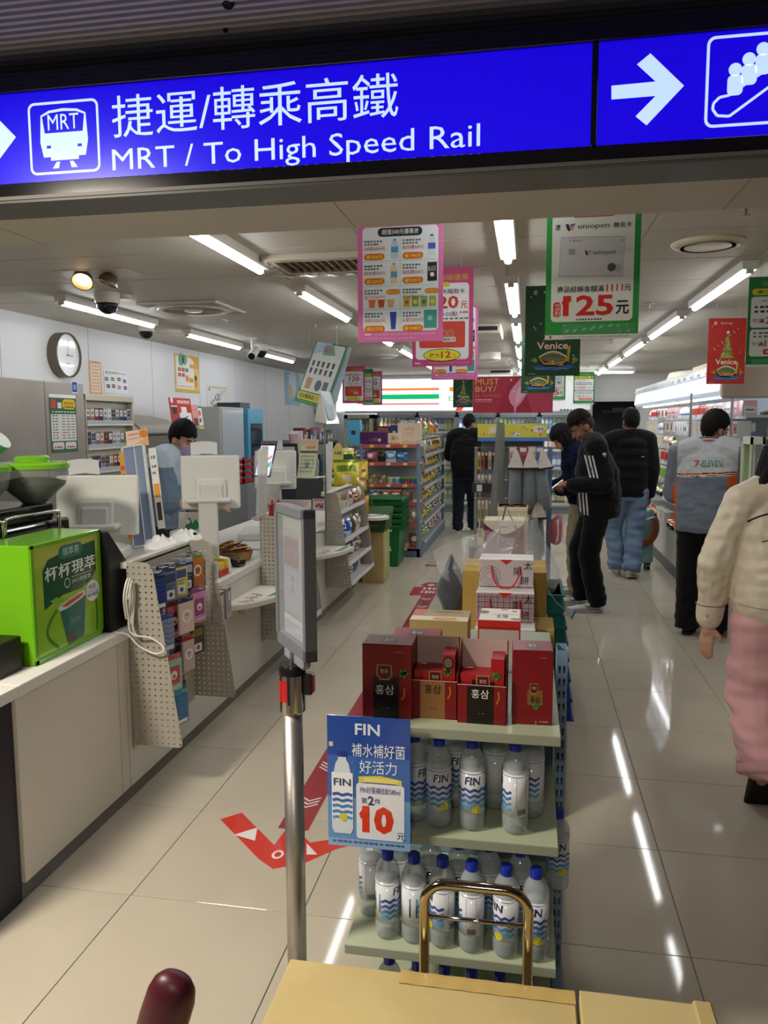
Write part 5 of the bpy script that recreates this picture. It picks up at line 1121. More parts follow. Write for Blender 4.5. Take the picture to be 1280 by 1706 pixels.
for k in range(14): p.D((k*.37) % 1*.94+.03, .5+.45*((k*.61) % 1), .018, 'c8a0a8', 2)
p.B(.38, .12, .62, .03, '8a8070', 4); build(b, 'bag_print', 'paper', t)
b = MB(); tp_ = atY(843, 844, 4.95); b.tube([atY(828, 906, 4.88), tp_, atY(867, 893, 4.88)], .008, 6, '6a5c4e'); build(b, 'cord_handle', 'satin', t)
for k, (px0, px1, py0, py1, Y, l) in enumerate(((838, 880, 874, 862, 5.25, 'lower cream lidded gift box with gold flowers beside the neck pillows'), (830, 879, 863, 845, 5.25, 'upper cream lidded gift box with gold flowers beside the neck pillows'))):
    A = atY(px0, py0, Y); B_ = atY(px1, py1, Y); b = MB(); zb = .70 if k == 0 else zlast+.0005; zt = atY(px1, py1, Y).z; b.box(A.x, B_.x, Y, Y+.2, zb, zt, 'd9cfae'); b.box(A.x-.003, B_.x+.003, Y-.003, Y+.203, zt-.03, zt, 'e2d9bc'); zlast = zt
    b.M = T(A.x, Y, zt+.0003)
    for j in range(4): b.disc(.04+j*.045, .07+.05*(j % 2), .02, 'b8924a', 1)
    solo(b, 'gift_box', 'satin', l, 'box', bevel=.002)

# ================================================================== stanchion with sign frame
PXc, PYc = -.535, 1.72
t = thing('stanchion', 'steel queue stanchion with a red belt head and grey sign frame', 'stanchion', (PXc, PYc, 0))
b = MB(T(PXc, PYc, 0)); b.lathe([(.145, 0), (.145, .008), (.13, .022), (.09, .036), (.04, .044), (.03, .05)], 40, 'b9b6b0'); build(b, 'base', 'brushed', t, smooth=True, auto=40)
b = MB(T(PXc, PYc, 0)); b.lathe([(.0235, .04), (.0235, .922)], 28, 'b6b2ac'); build(b, 'pole', 'brushed', t, smooth=True)
b = MB(T(PXc, PYc, 0)); b.lathe([(.0245, .922), (.0305, .929), (.0305, 1.024), (.0, 1.024)], 32, 'b5b0a6'); hd = build(b, 'belt_head', 'chrome', t, smooth=True, auto=40)
b = MB(T(PXc, PYc, 0)); b.lathe([(.032, 1.018), (.032, 1.034), (.028, 1.042), (0, 1.042)], 32, '15161a'); build(b, 'cap', 'plastic', hd, smooth=True, auto=40)
b = MB(T(PXc, PYc, 0)); b.lathe([(.0311, .956), (.0311, 1.006)], 14, 'b3161c', a0=PI*1.02, a1=PI*1.47); build(b, 'red_label', 'gloss', hd, smooth=True)
b = MB(T(PXc, PYc, 0)); b.lathe([(.0311, .950), (.0311, 1.018)], 4, '1a1a1c', a0=PI*1.47, a1=PI*1.53); build(b, 'belt_slot', 'plastic', hd)
b = MB(); b.box(PXc+.028, PXc+.050, PYc-.012, PYc+.012, .97, 1.022, '17171a'); b.box(PXc+.047, PXc+.053, PYc-.010, PYc+.012, .973, 1.019, 'a8161c'); build(b, 'belt_clip', 'plastic', hd, bevel=.003)
b = MB(); b.cyl((PXc, PYc, 1.042), (PXc, PYc, 1.07), .005, n=8, col='c0c0c0'); build(b, 'sign_stem', 'metal', t)
# sign frame: near edge to the right, face turned left
N0 = atY(507, 1000, 1.64); F0 = atY(459, 1000, 1.81)
xd = Vector((N0.x-F0.x, N0.y-F0.y, 0)); Ls = xd.length; zb, zt = 1.068, 1.411
M = frame((F0.x, F0.y, zb), xd, EZ)
b = MB(M); hh = zt-zb; th = .03
for a in ((0, Ls, 0, .028), (0, Ls, hh-.022, hh), (0, .016, 0, hh), (Ls-.016, Ls, 0, hh)): b.box(a[0], a[1], a[2], a[3], -th, 0, '6b6e76')
b.box(.016, Ls-.016, .028, hh-.022, -th, -th+.004, '60636a'); build(b, 'sign_frame', 'satin', t, bevel=.004, seg=2)
b = MB(M); b.box(.02, Ls-.02, .03, hh-.025, -.018, -.016, '7f8592'); p = Pr(b, Ls-.04, hh-.055); b.M = b.M @ T(.02, .03, -.016)
p.R(0, .0, 1, .12, '8c9490', 1); p.R(.05, .18, .65, .42, '6a4450', 1); p.R(.7, .1, .9, .42, '97a08e', 1); p.R(.05, .45, .7, .8, '8a90a4', 1); p.R(.72, .42, .9, .82, '9aa49a', 1); p.D(.4, .52, .06, '6a7086', 2); p.D(.4, .6, .06, '6a7086', 2); p.R(.0, .84, 1, .88, 'b4bac6', 1); p.R(0, .88, 1, 1, '9aa0b2', 1)
build(b, 'sign_sheet', 'paper', t)
b = MB(M); b.box(.012, Ls-.012, .025, hh-.02, -.006, -.003, 'c8ccd4'); build(b, 'clear_cover', 'acrylic', t)
b = MB(M); b.box(Ls*.2, Ls*.8, -.03, 0, -.03, -.005, '8a8d94'); build(b, 'frame_foot', 'satin', t, bevel=.006)

# ================================================================== hand cart with cartons, maroon handle
HY = 1.47
L_ = atY(707, 1560, HY); R_ = atY(880, 1560, HY); zt = atY(800, 1479, HY).z
t = thing('hand_cart', 'platform hand cart with a bent chrome handle behind the cartons', 'cart', ((L_.x+R_.x)/2, HY-.3, 0))
b = MB(); rc = .045
b.tube(spline([(L_.x, HY, .16), (L_.x, HY, zt-.2), (L_.x, HY, zt-rc-.01)], 3)+[(L_.x+rc-rc*math.cos(a), HY, zt-rc+rc*math.sin(a)) for a in [PI/2*i/7 for i in range(8)]]+[(R_.x-rc+rc*math.sin(a), HY, zt-rc+rc*math.cos(a)) for a in [PI/2*i/7 for i in range(8)]]+[(R_.x, HY, zt-.2), (R_.x, HY, .16)], .0105, 14, 'b9a98c'); build(b, 'handle', 'chrome', t, smooth=True)
zc = atY(800, 1535, HY).z; b = MB(); b.cyl((L_.x, HY, zc), (R_.x, HY, zc), .0045, n=10, col='b5b2ac'); build(b, 'crossbar', 'chrome', t, smooth=True)
cx0, cx1 = L_.x-.14, R_.x+.2
b = MB(); b.box(cx0, cx1, .62, HY+.02, .13, .165, '4a4d52'); build(b, 'platform', 'satin', t, bevel=.006)
for x in (cx0+.06, cx1-.06):
    for y in (.72, HY-.06):
        b = MB(); b.cyl((x-.014, y, .05), (x+.014, y, .05), .05, n=20, col='1c1c1e'); wl = build(b, 'wheel', 'plastic', t); b = MB(); b.box(x-.022, x+.022, y-.02, y+.02, .09, .13, '8a8a88'); build(b, 'caster_fork', 'metal', wl)
CY = 1.41
A = atY(488, 1599, CY); B_ = atY(958, 1652, CY); zc = A.z
t = thing('carton', 'large brown cardboard carton taped shut on the hand cart', 'carton', ((A.x+B_.x)/2, 1.1, .165))
x0, x1 = A.x, B_.x
b = MB(); b.box(x0, x1, .75, CY, .165, zc, 'c4b078'); build(b, 'box_body', 'carton', t, bevel=.006, seg=2)
b = MB(); b.box(x0-.004, x1, CY-.33, CY-.002, zc, zc+.004, 'c9b57e'); b.box(x0, x1, .75, CY-.335, zc, zc+.004, 'c3ae76'); build(b, 'flap', 'carton', t, bevel=.002)
b = MB(); b.grid(lambda u, v: (x0+.22+u*(x1-x0-.22), CY-.035+v*.037, zc+.0062+.0005*math.sin(u*40)-.010*max(0, v-.9)), 40, 6, 'c9ae6a'); build(b, 'packing_tape', 'gloss', t, smooth=True)
b = MB(T((x0+x1)/2-.10, CY-.16, zc+.0042)); b.bars(0, 0, .14, .012, '6a5a34', 1, 9, 3); build(b, 'printed_code', 'paper', t)
A2 = atY(1003, 1652, CY-.02); B2 = atY(1183, 1672, CY-.02)
t = thing('carton', 'second brown cardboard carton on the cart beside the large one', 'carton', ((A2.x+B2.x)/2, 1.05, .165))
b = MB(); b.box(x1+.006, B2.x, .78, CY-.02, .165, A2.z-.004, 'c0ac74'); build(b, 'box_body', 'carton', t, bevel=.006, seg=2)
b = MB(); b.box(x1+.006, B2.x-.01, CY-.25, CY-.022, A2.z-.004, A2.z, 'cbb880'); build(b, 'flap', 'carton', t, bevel=.002)
b = MB(); b.box(B2.x-.03, B2.x+.004, .9, CY-.015, A2.z-.03, A2.z+.004, 'bea971'); build(b, 'edge_fold', 'carton', t, bevel=.004)
# maroon padded handle in the foreground
c = atY(285, 1660, .98)
t = thing('padded_handle', 'dark maroon padded handle grip rising in the foreground', 'handle', (c.x-.03, .95, 0))
b = MB(T(c.x, .98, c.z) @ RY(.32)); prof = [(0, .038), (.012, .037), (.024, .031), (.032, .02), (.0365, .0), (.0375, -.04), (.036, -.09), (.03, -.13), (0, -.14)]
b.lathe(prof[::-1], 24, '4a1420', sy=.7); build(b, 'grip', 'satin', t, smooth=True)
b = MB(); b.cyl((c.x-.04, .98, c.z-.13), (c.x-.04, .98, .04), .012, n=12, col='5a5a5e'); build(b, 'stem', 'metal', t, smooth=True)
b = MB(); b.box(c.x-.16, c.x+.08, .86, 1.1, 0, .05, '3a1018'); build(b, 'base', 'satin', t, bevel=.015, seg=2)

# ================================================================== red guide stickers on the floor
t = thing('floor_sticker', 'red arrow shaped queue guide sticker on the floor tiles', 'floor sticker', atZ(470, 1400, 0))
def fl(px, py): p = atZ(px, py, 0); return (p.x, p.y)
def flp(b, pts, z, col):
    q = [fl(*p) for p in pts]
    if sum(a[0]*d[1]-d[0]*a[1] for a, d in zip(q, q[1:]+q[:1])) < 0: q.reverse()
    b.add([(x, y, z) for x, y in q], [tuple(range(len(q)))], col)
b = MB(); flp(b, [(367, 1365), (403, 1354), (457, 1408), (484, 1372), (517, 1404), (592, 1392), (640, 1395), (560, 1415), (510, 1437), (455, 1448), (432, 1432)], .0006, 'd23a2c'); build(b, 'arrow_head', 'gloss', t)
b = MB(); a0 = Vector(atZ(488, 1382, 0)); a1 = Vector(atZ(716, 988, 0)); d = (a1-a0).normalized(); n_ = Vector((d.y, -d.x, 0))*.062
b.add([a0-n_+Vector((0, 0, .0008)), a0+n_+Vector((0, 0, .0008)), a1+n_+Vector((0, 0, .0008)), a1-n_+Vector((0, 0, .0008))], [(0, 1, 2, 3)], '9c3740'); build(b, 'guide_strip', 'gloss', t)
b = MB()
for f in (.04, .12, .86, .93):
    for k in range(3):
        m_ = a0.lerp(a1, f)+d*(.028*k)
        for s in (-1, 1): b.add([m_+Vector((0, 0, .0011)), m_+n_*.7*s+d*.035+Vector((0, 0, .0011)), m_+n_*.7*s+d*.047+Vector((0, 0, .0011)), m_+d*.012+Vector((0, 0, .0011))], [(0, 1, 2, 3) if s > 0 else (3, 2, 1, 0)], 'e8e2e0')
build(b, 'chevrons', 'gloss', t)
b = MB(); flp(b, [(390, 1391), (429, 1379), (425, 1401)], .001, 'eceae6'); flp(b, [(511, 1405), (511, 1424), (529, 1424)], .001, 'eceae6')
c = fl(463, 1424); b.M = T(c[0], c[1], .0012); b.disc(0, 0, .022, 'f0e6e2', 0, ry=.03); b.disc(0, 0, .013, 'd23a2c', 1, ry=.018); build(b, 'white_marks', 'gloss', t)
b = MB(); P0 = [fl(682, 992), fl(733, 992), fl(737, 978), fl(690, 978)]
b.add([(x, y, .0011) for x, y in P0], [(0, 1, 2, 3)], 'b23038'); c = fl(700, 988); b.M = T(c[0], c[1], .0013); b.bars(0, 0, .18, .10, 'f0dcdc', 1, 5); b.bars(0, .16, .18, .10, 'f0dcdc', 1, 4, 3); build(b, 'end_plate', 'gloss', t)
b = MB(); c = fl(722, 975); b.M = T(c[0], c[1], .001); b.disc(0, 0, .12, 'a83840', 0, ry=.14); b.disc(-.02, 0, .04, 'e8d8d8', 1, ry=.05); b.disc(.06, 0, .03, 'e8d8d8', 1, ry=.05); build(b, 'round_mark', 'gloss', t)
b = MB(); flp(b, [(708, 943), (728, 944), (727, 941), (709, 940)], .0008, 'b83a3c'); solo(b, 'floor_mark', 'gloss', 'thin red mark on the floor before the snack shelves', 'floor sticker')
# ================================================================== hanging posters
def hang(label, px0, py0, px1, py1, Y, draw, col, rz=0.0, tilt=0.0, cat='poster', name='hanging_poster'):
    A = atY(px0, py1, Y); B_ = atY(px1, py1, Y); C_ = atY(px0, py0, Y)
    W_ = B_.x-A.x; H_ = C_.z-A.z; zt = A.z+H_
    if zt > CEIL-.01: H_ -= zt-(CEIL-.01); zt = CEIL-.01
    t = thing(name, label, cat, ((A.x+B_.x)/2, Y, A.z))
    X_ = Vector((math.cos(rz), math.sin(rz), 0)); o = Vector(((A.x+B_.x)/2, Y, A.z))-X_*W_/2
    b = sheet(o, X_, (0, math.sin(tilt), math.cos(tilt)), W_, H_, draw, col, .002); build(b, 'printed_sheet', 'paper', t)
    for k in (.2, .8):
        p = o+X_*W_*k; b = MB(); b.cyl((p.x, p.y+math.sin(tilt)*H_, zt-.003), (p.x, p.y+math.sin(tilt)*H_, CEIL), .0012, n=5, col='c9c9c9'); build(b, 'string', 'plastic', t)
    return t
def drink(p, u, v, w_, h_, c1, c2): p.P([(u-w_*.3, v-h_*.36), (u-w_*.16, v-h_*.5), (u+w_*.16, v-h_*.5), (u+w_*.3, v-h_*.36), (u+w_*.42, v-h_*.2), (u+w_*.42, v+h_*.5), (u-w_*.42, v+h_*.5), (u-w_*.42, v-h_*.2)], c1, 4); p.R(u-w_*.42, v-h_*.1, u+w_*.42, v+h_*.2, c2, 5); p.R(u-w_*.17, v-h_*.52, u+w_*.17, v-h_*.43, c2, 5)
def pink500(p):
    p.R(.06, .012, .945, .905, 'dfe8ec', 1, .05); p.R(.24, .02, .76, .095, '2a2c33', 2, .06); p.T('超值500元優惠搶', .29, .033, .045, 'dfe4e6', 4, w=.43, bold=.010)
    p.R(.5, .1, .503, .90, '8a9498', 2)
    for v in (.30, .515, .715): p.R(.07, v, .935, v+.002, '8a9498', 2)
    cells = ((.08, .11, '30瓶500元', '省550元'), (.53, .11, '組合價500元', '省196元'), (.08, .32, '組合價500元', '省220元'), (.53, .32, '組合價500元', '省550元'), (.08, .53, '任15件500元', '省235元'), (.53, .53, '任20件500元', '省200元'), (.08, .73, '3件500元', '省217元'), (.53, .73, '6串500元', '省1048元'))
    for k, (u, v, a, c_) in enumerate(cells):
        p.B(u, v+.015, u+.22, .014, '5a6468', 6, k); p.B(u, v+.04, u+.18, .014, '5a6468', 5, k+9); p.T(a, u, v+.065, .035, 'c8483c', 4, w=.25)
        if k in (4, 5): bu, bv = u+.26, v+.025
        else: bu, bv = u+.0, v+.125
        if k in (4, 5): p.R(bu, bv-.01, bu+.16, bv+.033, 'd97a2a', 4, .04); p.T(c_, bu+.01, bv-.004, .03, 'f2d83a', 6, w=.14)
        else: p.R(bu, bv, bu+.24, bv+.055, 'd96a24', 4, .05); p.T(c_, bu+.02, bv+.01, .036, 'f6e03a', 6, w=.20, bold=.010)
    drink(p, .44, .20, .10, .16, 'b8cdd6', '4a9ac8'); drink(p, .87, .18, .10, .17, 'd0dae2', '3a5ab0'); drink(p, .43, .41, .09, .17, 'e0c89a', '5a9ac0'); p.R(.82, .325, .93, .485, '24262a', 4); p.T('BLACK', .83, .36, .04, 'd8d8d8', 6, w=.09); p.D(.875, .43, .025, 'e8e8e8', 5)
    for k in range(3): u = .17+k*.11; p.P([(u-.045, .62), (u+.045, .62), (u+.03, .70), (u-.03, .70)], ('d8743a', 'b84a34', 'd8b080')[k], 4); p.R(u-.045, .615, u+.045, .63, 'ece6da', 5)
    for k in range(4): p.R(.54+k*.1, .61, .62+k*.1, .70, ('d0a83a', '7aa03a', '9aa86a', 'a0b04a')[k], 4); p.D(.58+k*.1, .66, .025, ('a06a2a', 'd8d03a', '5a7a3a', 'd8c85a')[k], 5)
    p.P([(.38, .74), (.46, .74), (.445, .89), (.395, .89)], '2a44a8', 4); p.R(.78, .73, .93, .885, '3f9a90', 4); p.D(.85, .80, .03, '8ac8c0', 5)
    p.R(.08, .925, .16, .94, 'e9d8e4', 3, .02); p.B(.2, .93, .92, .008, 'e0b8d4', 16); p.B(.08, .965, .7, .008, 'e0b8d4', 14)
PINK = 'd972b0'
hang('pink price list poster of eight drink and snack offers', 597, 378, 738, 571, 3.1, pink500, PINK)
def uni(p):
    p.R(.06, -.0, .935, .86, 'e6eae6', 1, .05); p.R(.28, .0, .72, .035, 'd8342a', 3, .04); p.T('12/5~12/7 3天限定', .31, .006, .02, 'f0d8c8', 5, w=.38)
    p.T('憑', .09, .085, .042, '1f1f22', 4, bold=.014); p.P([(.20, .08), (.235, .085), (.255, .13), (.235, .14), (.215, .12)], '2a2440', 4); p.P([(.25, .085), (.31, .08), (.29, .10), (.26, .105)], '6a5ab8', 4); p.P([(.255, .11), (.29, .105), (.275, .125), (.26, .14)], 'e0803a', 4); p.T('uniopen', .335, .085, .05, '2c2a33', 4, w=.33); p.T('聯名卡', .71, .085, .042, '1f1f22', 4, w=.19, bold=.010)
    p.P([(.155, .18), (.84, .195), (.82, .51), (.135, .50)], 'c3c3cc', 3); p.P([(.165, .19), (.83, .203), (.81, .50), (.145, .49)], 'd3d3da', 4); p.R(.24, .28, .31, .325, 'aaa9a4', 5); p.B(.24, .21, .39, .012, 'a4a4aa', 4, L=6)
    p.P([(.41, .295), (.435, .30), (.45, .33), (.43, .335)], '2a2440', 6); p.P([(.45, .30), (.49, .298), (.46, .325)], 'd88a4a', 6); p.T('uniopen', .505, .30, .04, '33323c', 6, w=.235); p.D(.70, .435, .045, '56565c', 6); p.D(.765, .44, .045, 'b9b9be', 5); p.P([(.78, .225), (.81, .215), (.81, .245)], 'a8a8b0', 6)
    p.T('商品結帳金額滿', .125, .575, .05, '1d1d20', 4, w=.50, bold=.010); p.T('1111', .65, .57, .055, 'd0342a', 4, w=.175, bold=.02); p.T('元', .84, .575, .05, '1d1d20', 4, bold=.010)
    p.R(.085, .70, .165, .82, 'd0342a', 3, .03); p.T('立', .10, .71, .05, 'f0e8e0', 5); p.T('折', .10, .765, .05, 'f0e8e0', 5); p.T('125', .19, .65, .165, 'd5291f', 4, w=.54, bold=.025); p.P([(.175, .70), (.225, .652), (.275, .652), (.275, .695), (.19, .735)], 'd5291f', 5); p.T('元', .755, .70, .11, '1d1d20', 4, w=.14, bold=.02); p.B(.33, .838, .62, .012, '5a5a5a', 9)
    p.R(.18, .88, .97, .96, '4aa064', 2)
    for k in range(26): p.R(.2+.75*((k*.377) % 1), .885+.06*((k*.61) % 1), .23+.75*((k*.377) % 1), .892+.06*((k*.61) % 1), '9ac8a8', 3)
    p.R(.0, .965, 1, 1.0, 'dfe3e0', 2); p.D(.06, .982, .015, 'd0342a', 3); p.B(.2, .978, .9, .01, 'a0b0a4', 18)
GREEN = '2c9a44'
hang('green bordered bank card poster with a large red 125', 908, 358, 1063, 566, 2.85, uni, GREEN)
def pink120(p):
    p.T('加碼優惠', .42, .06, .065, 'c9a040', 3, w=.5, bold=.010); p.R(.06, .15, .93, .93, 'e4e6e8', 1, .06); p.R(.3, .14, .62, .19, 'd8d03a', 2, .05); p.T('1000點放大隨取卡', .12, .21, .05, '2a2a2c', 4, w=.74, bold=.010); p.T('120', .30, .28, .13, 'c9342c', 4, w=.46, bold=.025); p.T('元', .79, .34, .07, 'c9342c', 4, bold=.014)
    p.T('1000點+50點', .2, .44, .05, '3a3034', 4, w=.55); p.B(.78, .44, .92, .02, 'b85a5a', 3); p.B(.3, .505, .93, .015, '5a5a5a', 8)
    p.R(.12, .54, .87, .81, 'cf4634', 2, .03); p.T('1000', .28, .62, .085, 'f0d0b0', 5, w=.42, bold=.025); p.T('1000', .285, .622, .08, 'b8302a', 6, w=.41, bold=.0); p.R(.5, .70, .72, .75, 'e8dcd4', 5, .02); p.T('隨取卡', .51, .71, .03, '3a2a2a', 7, w=.2)
    n = 44; pts = [(.49+(.30+.012*(k % 2))*math.cos(2*PI*k/n), .885+(.062+.006*(k % 2))*math.sin(2*PI*k/n)) for k in range(n)]; p.P(pts, '2a2418', 4); p.P([(.49+(u-.49)*.96, .885+(v-.885)*.9) for u, v in pts], 'e3d92c', 5); p.T('放大', .28, .865, .045, 'b03024', 7, w=.18, bold=.010); p.T('12', .48, .845, .07, 'c5302a', 7, w=.16, bold=.02); p.T('%', .67, .87, .04, 'b0983a', 7)
    p.R(.04, .96, .14, .975, 'dfb8d0', 3); p.B(.3, .962, .95, .008, 'c890b4', 14)
hang('pink bonus card poster with a yellow 12 percent badge', 687, 449, 788, 611, 4.3, pink120, 'c0487e')
hang('pink price list poster half hidden behind the bonus card poster', 719, 512, 796, 633, 5.6, pink500, PINK)
def venice(tree=True, small=False):
    def f(p):
        p.T('愛', .14, .05, .05, 'd8e0d8', 3); p.T('Sharing', .32, .06, .035, 'cfd8cf', 3, w=.3)
        for k in range(12): p.D(.1+.8*((k*.371) % 1), .12+.42*((k*.618) % 1), .013, 'c8d8c8', 2)
        if tree:
            for k in range(6):
                v = .22+.06*k; w_ = .05+.032*k; p.P([(.52-w_, v+.085), (.52, v), (.52+w_, v+.085)], ('6f8a2e', '8aa03a')[k % 2], 3+k % 2)
            for k in range(26): v = .30+.30*((k*.618) % 1); w_ = .02+.17*(v-.25)/.35; p.D(.52+w_*(2*((k*.377) % 1)-1)*.9, v, .014, ('d8b84a', 'c8504a', '7a5aa0', 'e8d8a0')[k % 4], 6)
            st = [(.52+(.05 if k % 2 == 0 else .022)*math.sin(PI*k/5), .215-(.034 if k % 2 == 0 else .015)*math.cos(PI*k/5)) for k in range(10)]; p.P(st, 'e9ddc0', 7)
        p.T('Venice', .22, .62, .085, 'c8503a', 8, w=.56, bold=.025); p.T('Venice', .22, .622, .08, 'ecdfc8', 9, w=.56, bold=.015)
        p.P([(.12, .90), (.3, .875), (.85, .88), (.92, .905), (.6, .94), (.25, .93)], '2f62a8', 3); p.Ln([(.2, .925), (.5, .905), (.8, .925)], .02, '5a90cc', 4)
        arc = [(.26+.5*i/10, .80-.06*math.sin(PI*i/10)) for i in range(11)]; p.P(arc+[(.76, .835), (.26, .835)], '6a7a3a', 5); p.P([(u, v-.02) for u, v in arc]+arc[::-1], 'd8cfae', 6)
        for k in range(7): p.R(.31+k*.06, .785-.02*math.sin(PI*(k+1)/8), .34+k*.06, .805-.02*math.sin(PI*(k+1)/8), '4a4a3a', 7)
        p.P([(.24, .80), (.26, .86), (.38, .90), (.62, .905), (.76, .87), (.82, .76), (.80, .75), (.72, .84), (.55, .86), (.36, .855)], '1c1412', 8); p.P([(.24, .80), (.36, .855), (.55, .86), (.72, .84), (.80, .75), (.81, .755), (.74, .85), (.55, .875), (.35, .87)], 'd8a83a', 9); p.P([(.76, .84), (.77, .70), (.81, .66), (.83, .68), (.80, .84)], 'd0a83a', 9); p.P([(.58, .885), (.7, .86), (.69, .885)], 'd8a83a', 9)
        for k in range(9): p.D(.30+.38*((k*.39) % 1), .825+.025*((k*.7) % 1), .028, ('c8483a', 'd87a4a', '7a9ac0', '8a5aa0', 'd8b04a')[k % 5], 8)
        p.P([(.1, .82), (.2, .79), (.24, .83), (.2, .85)], '8a9a2e', 5); p.P([(.86, .84), (.9, .79), (.97, .82), (.93, .85)], '8a9a2e', 5)
        for k in range(5): p.R(.865, .77+k*.02, .895, .78+k*.02, ('d8d0c0', 'b8544a')[k % 2], 6)
        p.B(.06, .97, .2, .008, 'b8c8b8', 3)
    return f
VG = '1b4a2a'
hang('dark green Venice Christmas poster partly behind the bank card poster', 874, 477, 966, 627, 4.7, venice(), VG)
hang('dark green Venice poster overlapping the crimson poster', 868, 562, 925, 655, 7.4, venice(), VG)
hang('small dark green Christmas tree poster before the lit shop sign', 755, 624, 788, 679, 13.0, venice(), VG)
hang('red Venice Christmas poster over the open chiller', 1176, 531, 1241, 640, 6.2, venice(), 'b02a22', .12)
def must(p):
    p.P([(0, 0), (.5, 0), (.3, 1), (0, 1)], 'a8283e', 1); p.P([(.6, 0), (1, 0), (1, 1), (.75, 1)], 'b43a52', 1)
    p.T('MUST', .03, .05, .17, 'd8b05a', 3, w=.30); p.T('BUY/', .03, .26, .16, 'd8b05a', 3, w=.26); p.T('IN TAIWAN', .03, .48, .09, 'c86a5a', 3, w=.32); p.B(.03, .62, .24, .03, 'e0c0c4', 8); p.B(.03, .68, .24, .02, 'd09aa4', 8)
    p.P([(.66, .02), (.72, .1), (.70, .35), (.66, .55), (.60, .75), (.55, .85), (.54, 1.0), (.52, .98), (.52, .85), (.47, .72), (.45, .55), (.47, .4), (.52, .25), (.60, .05)], 'd88aa4', 3); p.P([(.66, .06), (.70, .12), (.67, .4), (.58, .7), (.53, .75), (.55, .4)], 'e0a4b8', 4)
    for k in range(6): p.D(.48+.3*((k*.37) % 1), .1+.4*((k*.6) % 1), .012, 'e8c8d0', 5)
hang('wide crimson poster with a pink island and the words must buy', 788, 628, 921, 688, 8.6, must, '9c2038')
def green222(p):
    p.T('滿額加碼送', .2, .05, .055, '8aa86a', 3, w=.6); p.R(.06, .13, .94, .20, 'd8cf3a', 2, .05); p.T('滿1111元現折', .14, .145, .04, '3a3424', 4, w=.6, bold=.010); p.D(.86, .165, .05, 'd04a34', 3)
    p.R(.05, .22, .95, .56, 'e6e8e4', 2, .05); p.T('uniopen', .22, .25, .035, '3a3a44', 4, w=.4); p.B(.1, .32, .9, .025, '4a4a4a', 9); p.B(.1, .37, .9, .025, '4a4a4a', 8, 3); p.T('每滿', .08, .46, .05, '2a2a2a', 4, w=.2, bold=.010); p.T('222', .30, .44, .08, 'd0302a', 4, w=.28, bold=.02); p.T('元送20元', .62, .46, .05, 'b84a4a', 4, w=.3)
    p.R(.05, .58, .95, .88, 'e6e8e4', 2, .05); p.B(.1, .61, .9, .02, '6a7a8a', 9); p.B(.1, .65, .9, .02, '6a7a8a', 9, 4); p.T('每滿', .08, .72, .045, '2a2a2a', 4, w=.2, bold=.010); p.T('1111', .30, .70, .07, 'd0302a', 4, w=.3, bold=.014); p.T('元送125', .63, .72, .045, 'b84a4a', 4, w=.28); p.R(.28, .80, .9, .86, 'c8483c', 3, .03); p.B(.32, .82, .86, .02, 'f0d8d4', 6, L=5)
    p.R(.1, .91, .95, .96, '4aa064', 2); p.R(0, .97, 1, 1, 'dfe3e0', 2)
hang('green bordered rebate poster hanging beside the red Venice poster', 1242, 462, 1343, 612, 4.5, green222, '23803c')
hang('small green rebate poster far down the right aisle', 955, 620, 990, 674, 12.0, green222, '23803c')
hang('far green bordered card poster half behind the Venice poster', 904, 614, 942, 668, 10.6, uni, GREEN)
hang('far pink bonus card poster showing 120 above the snack shelves', 571, 610, 608, 672, 11.5, pink120, 'c0487e')
hang('far green rebate poster between two far pink posters', 595, 615, 622, 673, 11.9, green222, '23803c')
hang('far pink bonus card poster, hindmost over the snack shelves', 604, 619, 637, 675, 12.3, pink120, 'c0487e')
hang('far pink price list poster half behind the tilted green poster', 530, 596, 563, 668, 9.5, pink500, PINK)
# the tilted poster over the far till, hung askew
A, B_, C_, D_ = atY(491, 668, 6.9), atY(541, 682, 6.55), atY(562, 590, 6.75), atY(516, 569, 7.05)
xd = (B_-A); yd = (D_-A); W_ = xd.length; H_ = yd.length
t = thing('hanging_poster', 'tilted green framed poster with a yellow price strip over the far till', 'poster', A)
def tiltp(p):
    p.R(.04, .02, .96, .80, 'e8ebe8', 1, .05); p.P([(.04, 0), (.55, 0), (.3, .16), (.04, .2)], 'bcd8e6', 2); p.P([(.3, .04), (.6, .02), (.75, .18), (.35, .2)], '8ab89a', 2); p.T('優惠', .36, .07, .08, 'c85a6a', 4, w=.26)
    for k in range(10): p.P([(.12+.16*(k % 5), .30+.12*(k//5)), (.20+.16*(k % 5), .30+.12*(k//5)), (.19+.16*(k % 5), .39+.12*(k//5)), (.13+.16*(k % 5), .39+.12*(k//5))], '3a4440', 3)
    p.R(.14, .58, .32, .76, 'c8985a', 3); p.D(.55, .68, .1, '5a6a6a', 3); p.R(.7, .6, .85, .75, '6a7070', 3)
    p.R(.03, .82, .97, .94, 'e6d92e', 2, .03); p.T('指定優惠滿', .07, .84, .075, '2a2a1a', 4, w=.48, bold=.010); p.T('1111', .57, .84, .075, 'd0502a', 4, w=.2); p.T('12', .80, .84, .075, '2a2a1a', 4, w=.12)
    p.R(0, .94, 1, 1, '2f8a4a', 2); p.B(.1, .965, .6, .01, 'a8d0b0', 6)
build(sheet(A, xd, yd, W_, H_, tiltp, '2f8a4a', .002), 'printed_sheet', 'paper', t)
for q in (D_, D_+xd*.9):
    b = MB(); b.cyl(q, (q.x, q.y, CEIL), .0015, n=5, col='c9c9c9'); build(b, 'string', 'plastic', t)
b = MB(frame(A+xd*.93+Vector((0, .03, .06)), xd+Vector((.05, .3, 0)), yd)); b.box(0, .12, 0, H_*.9, -.001, .001, 'c3d3e4'); build(b, 'second_leaf', 'gloss', t)

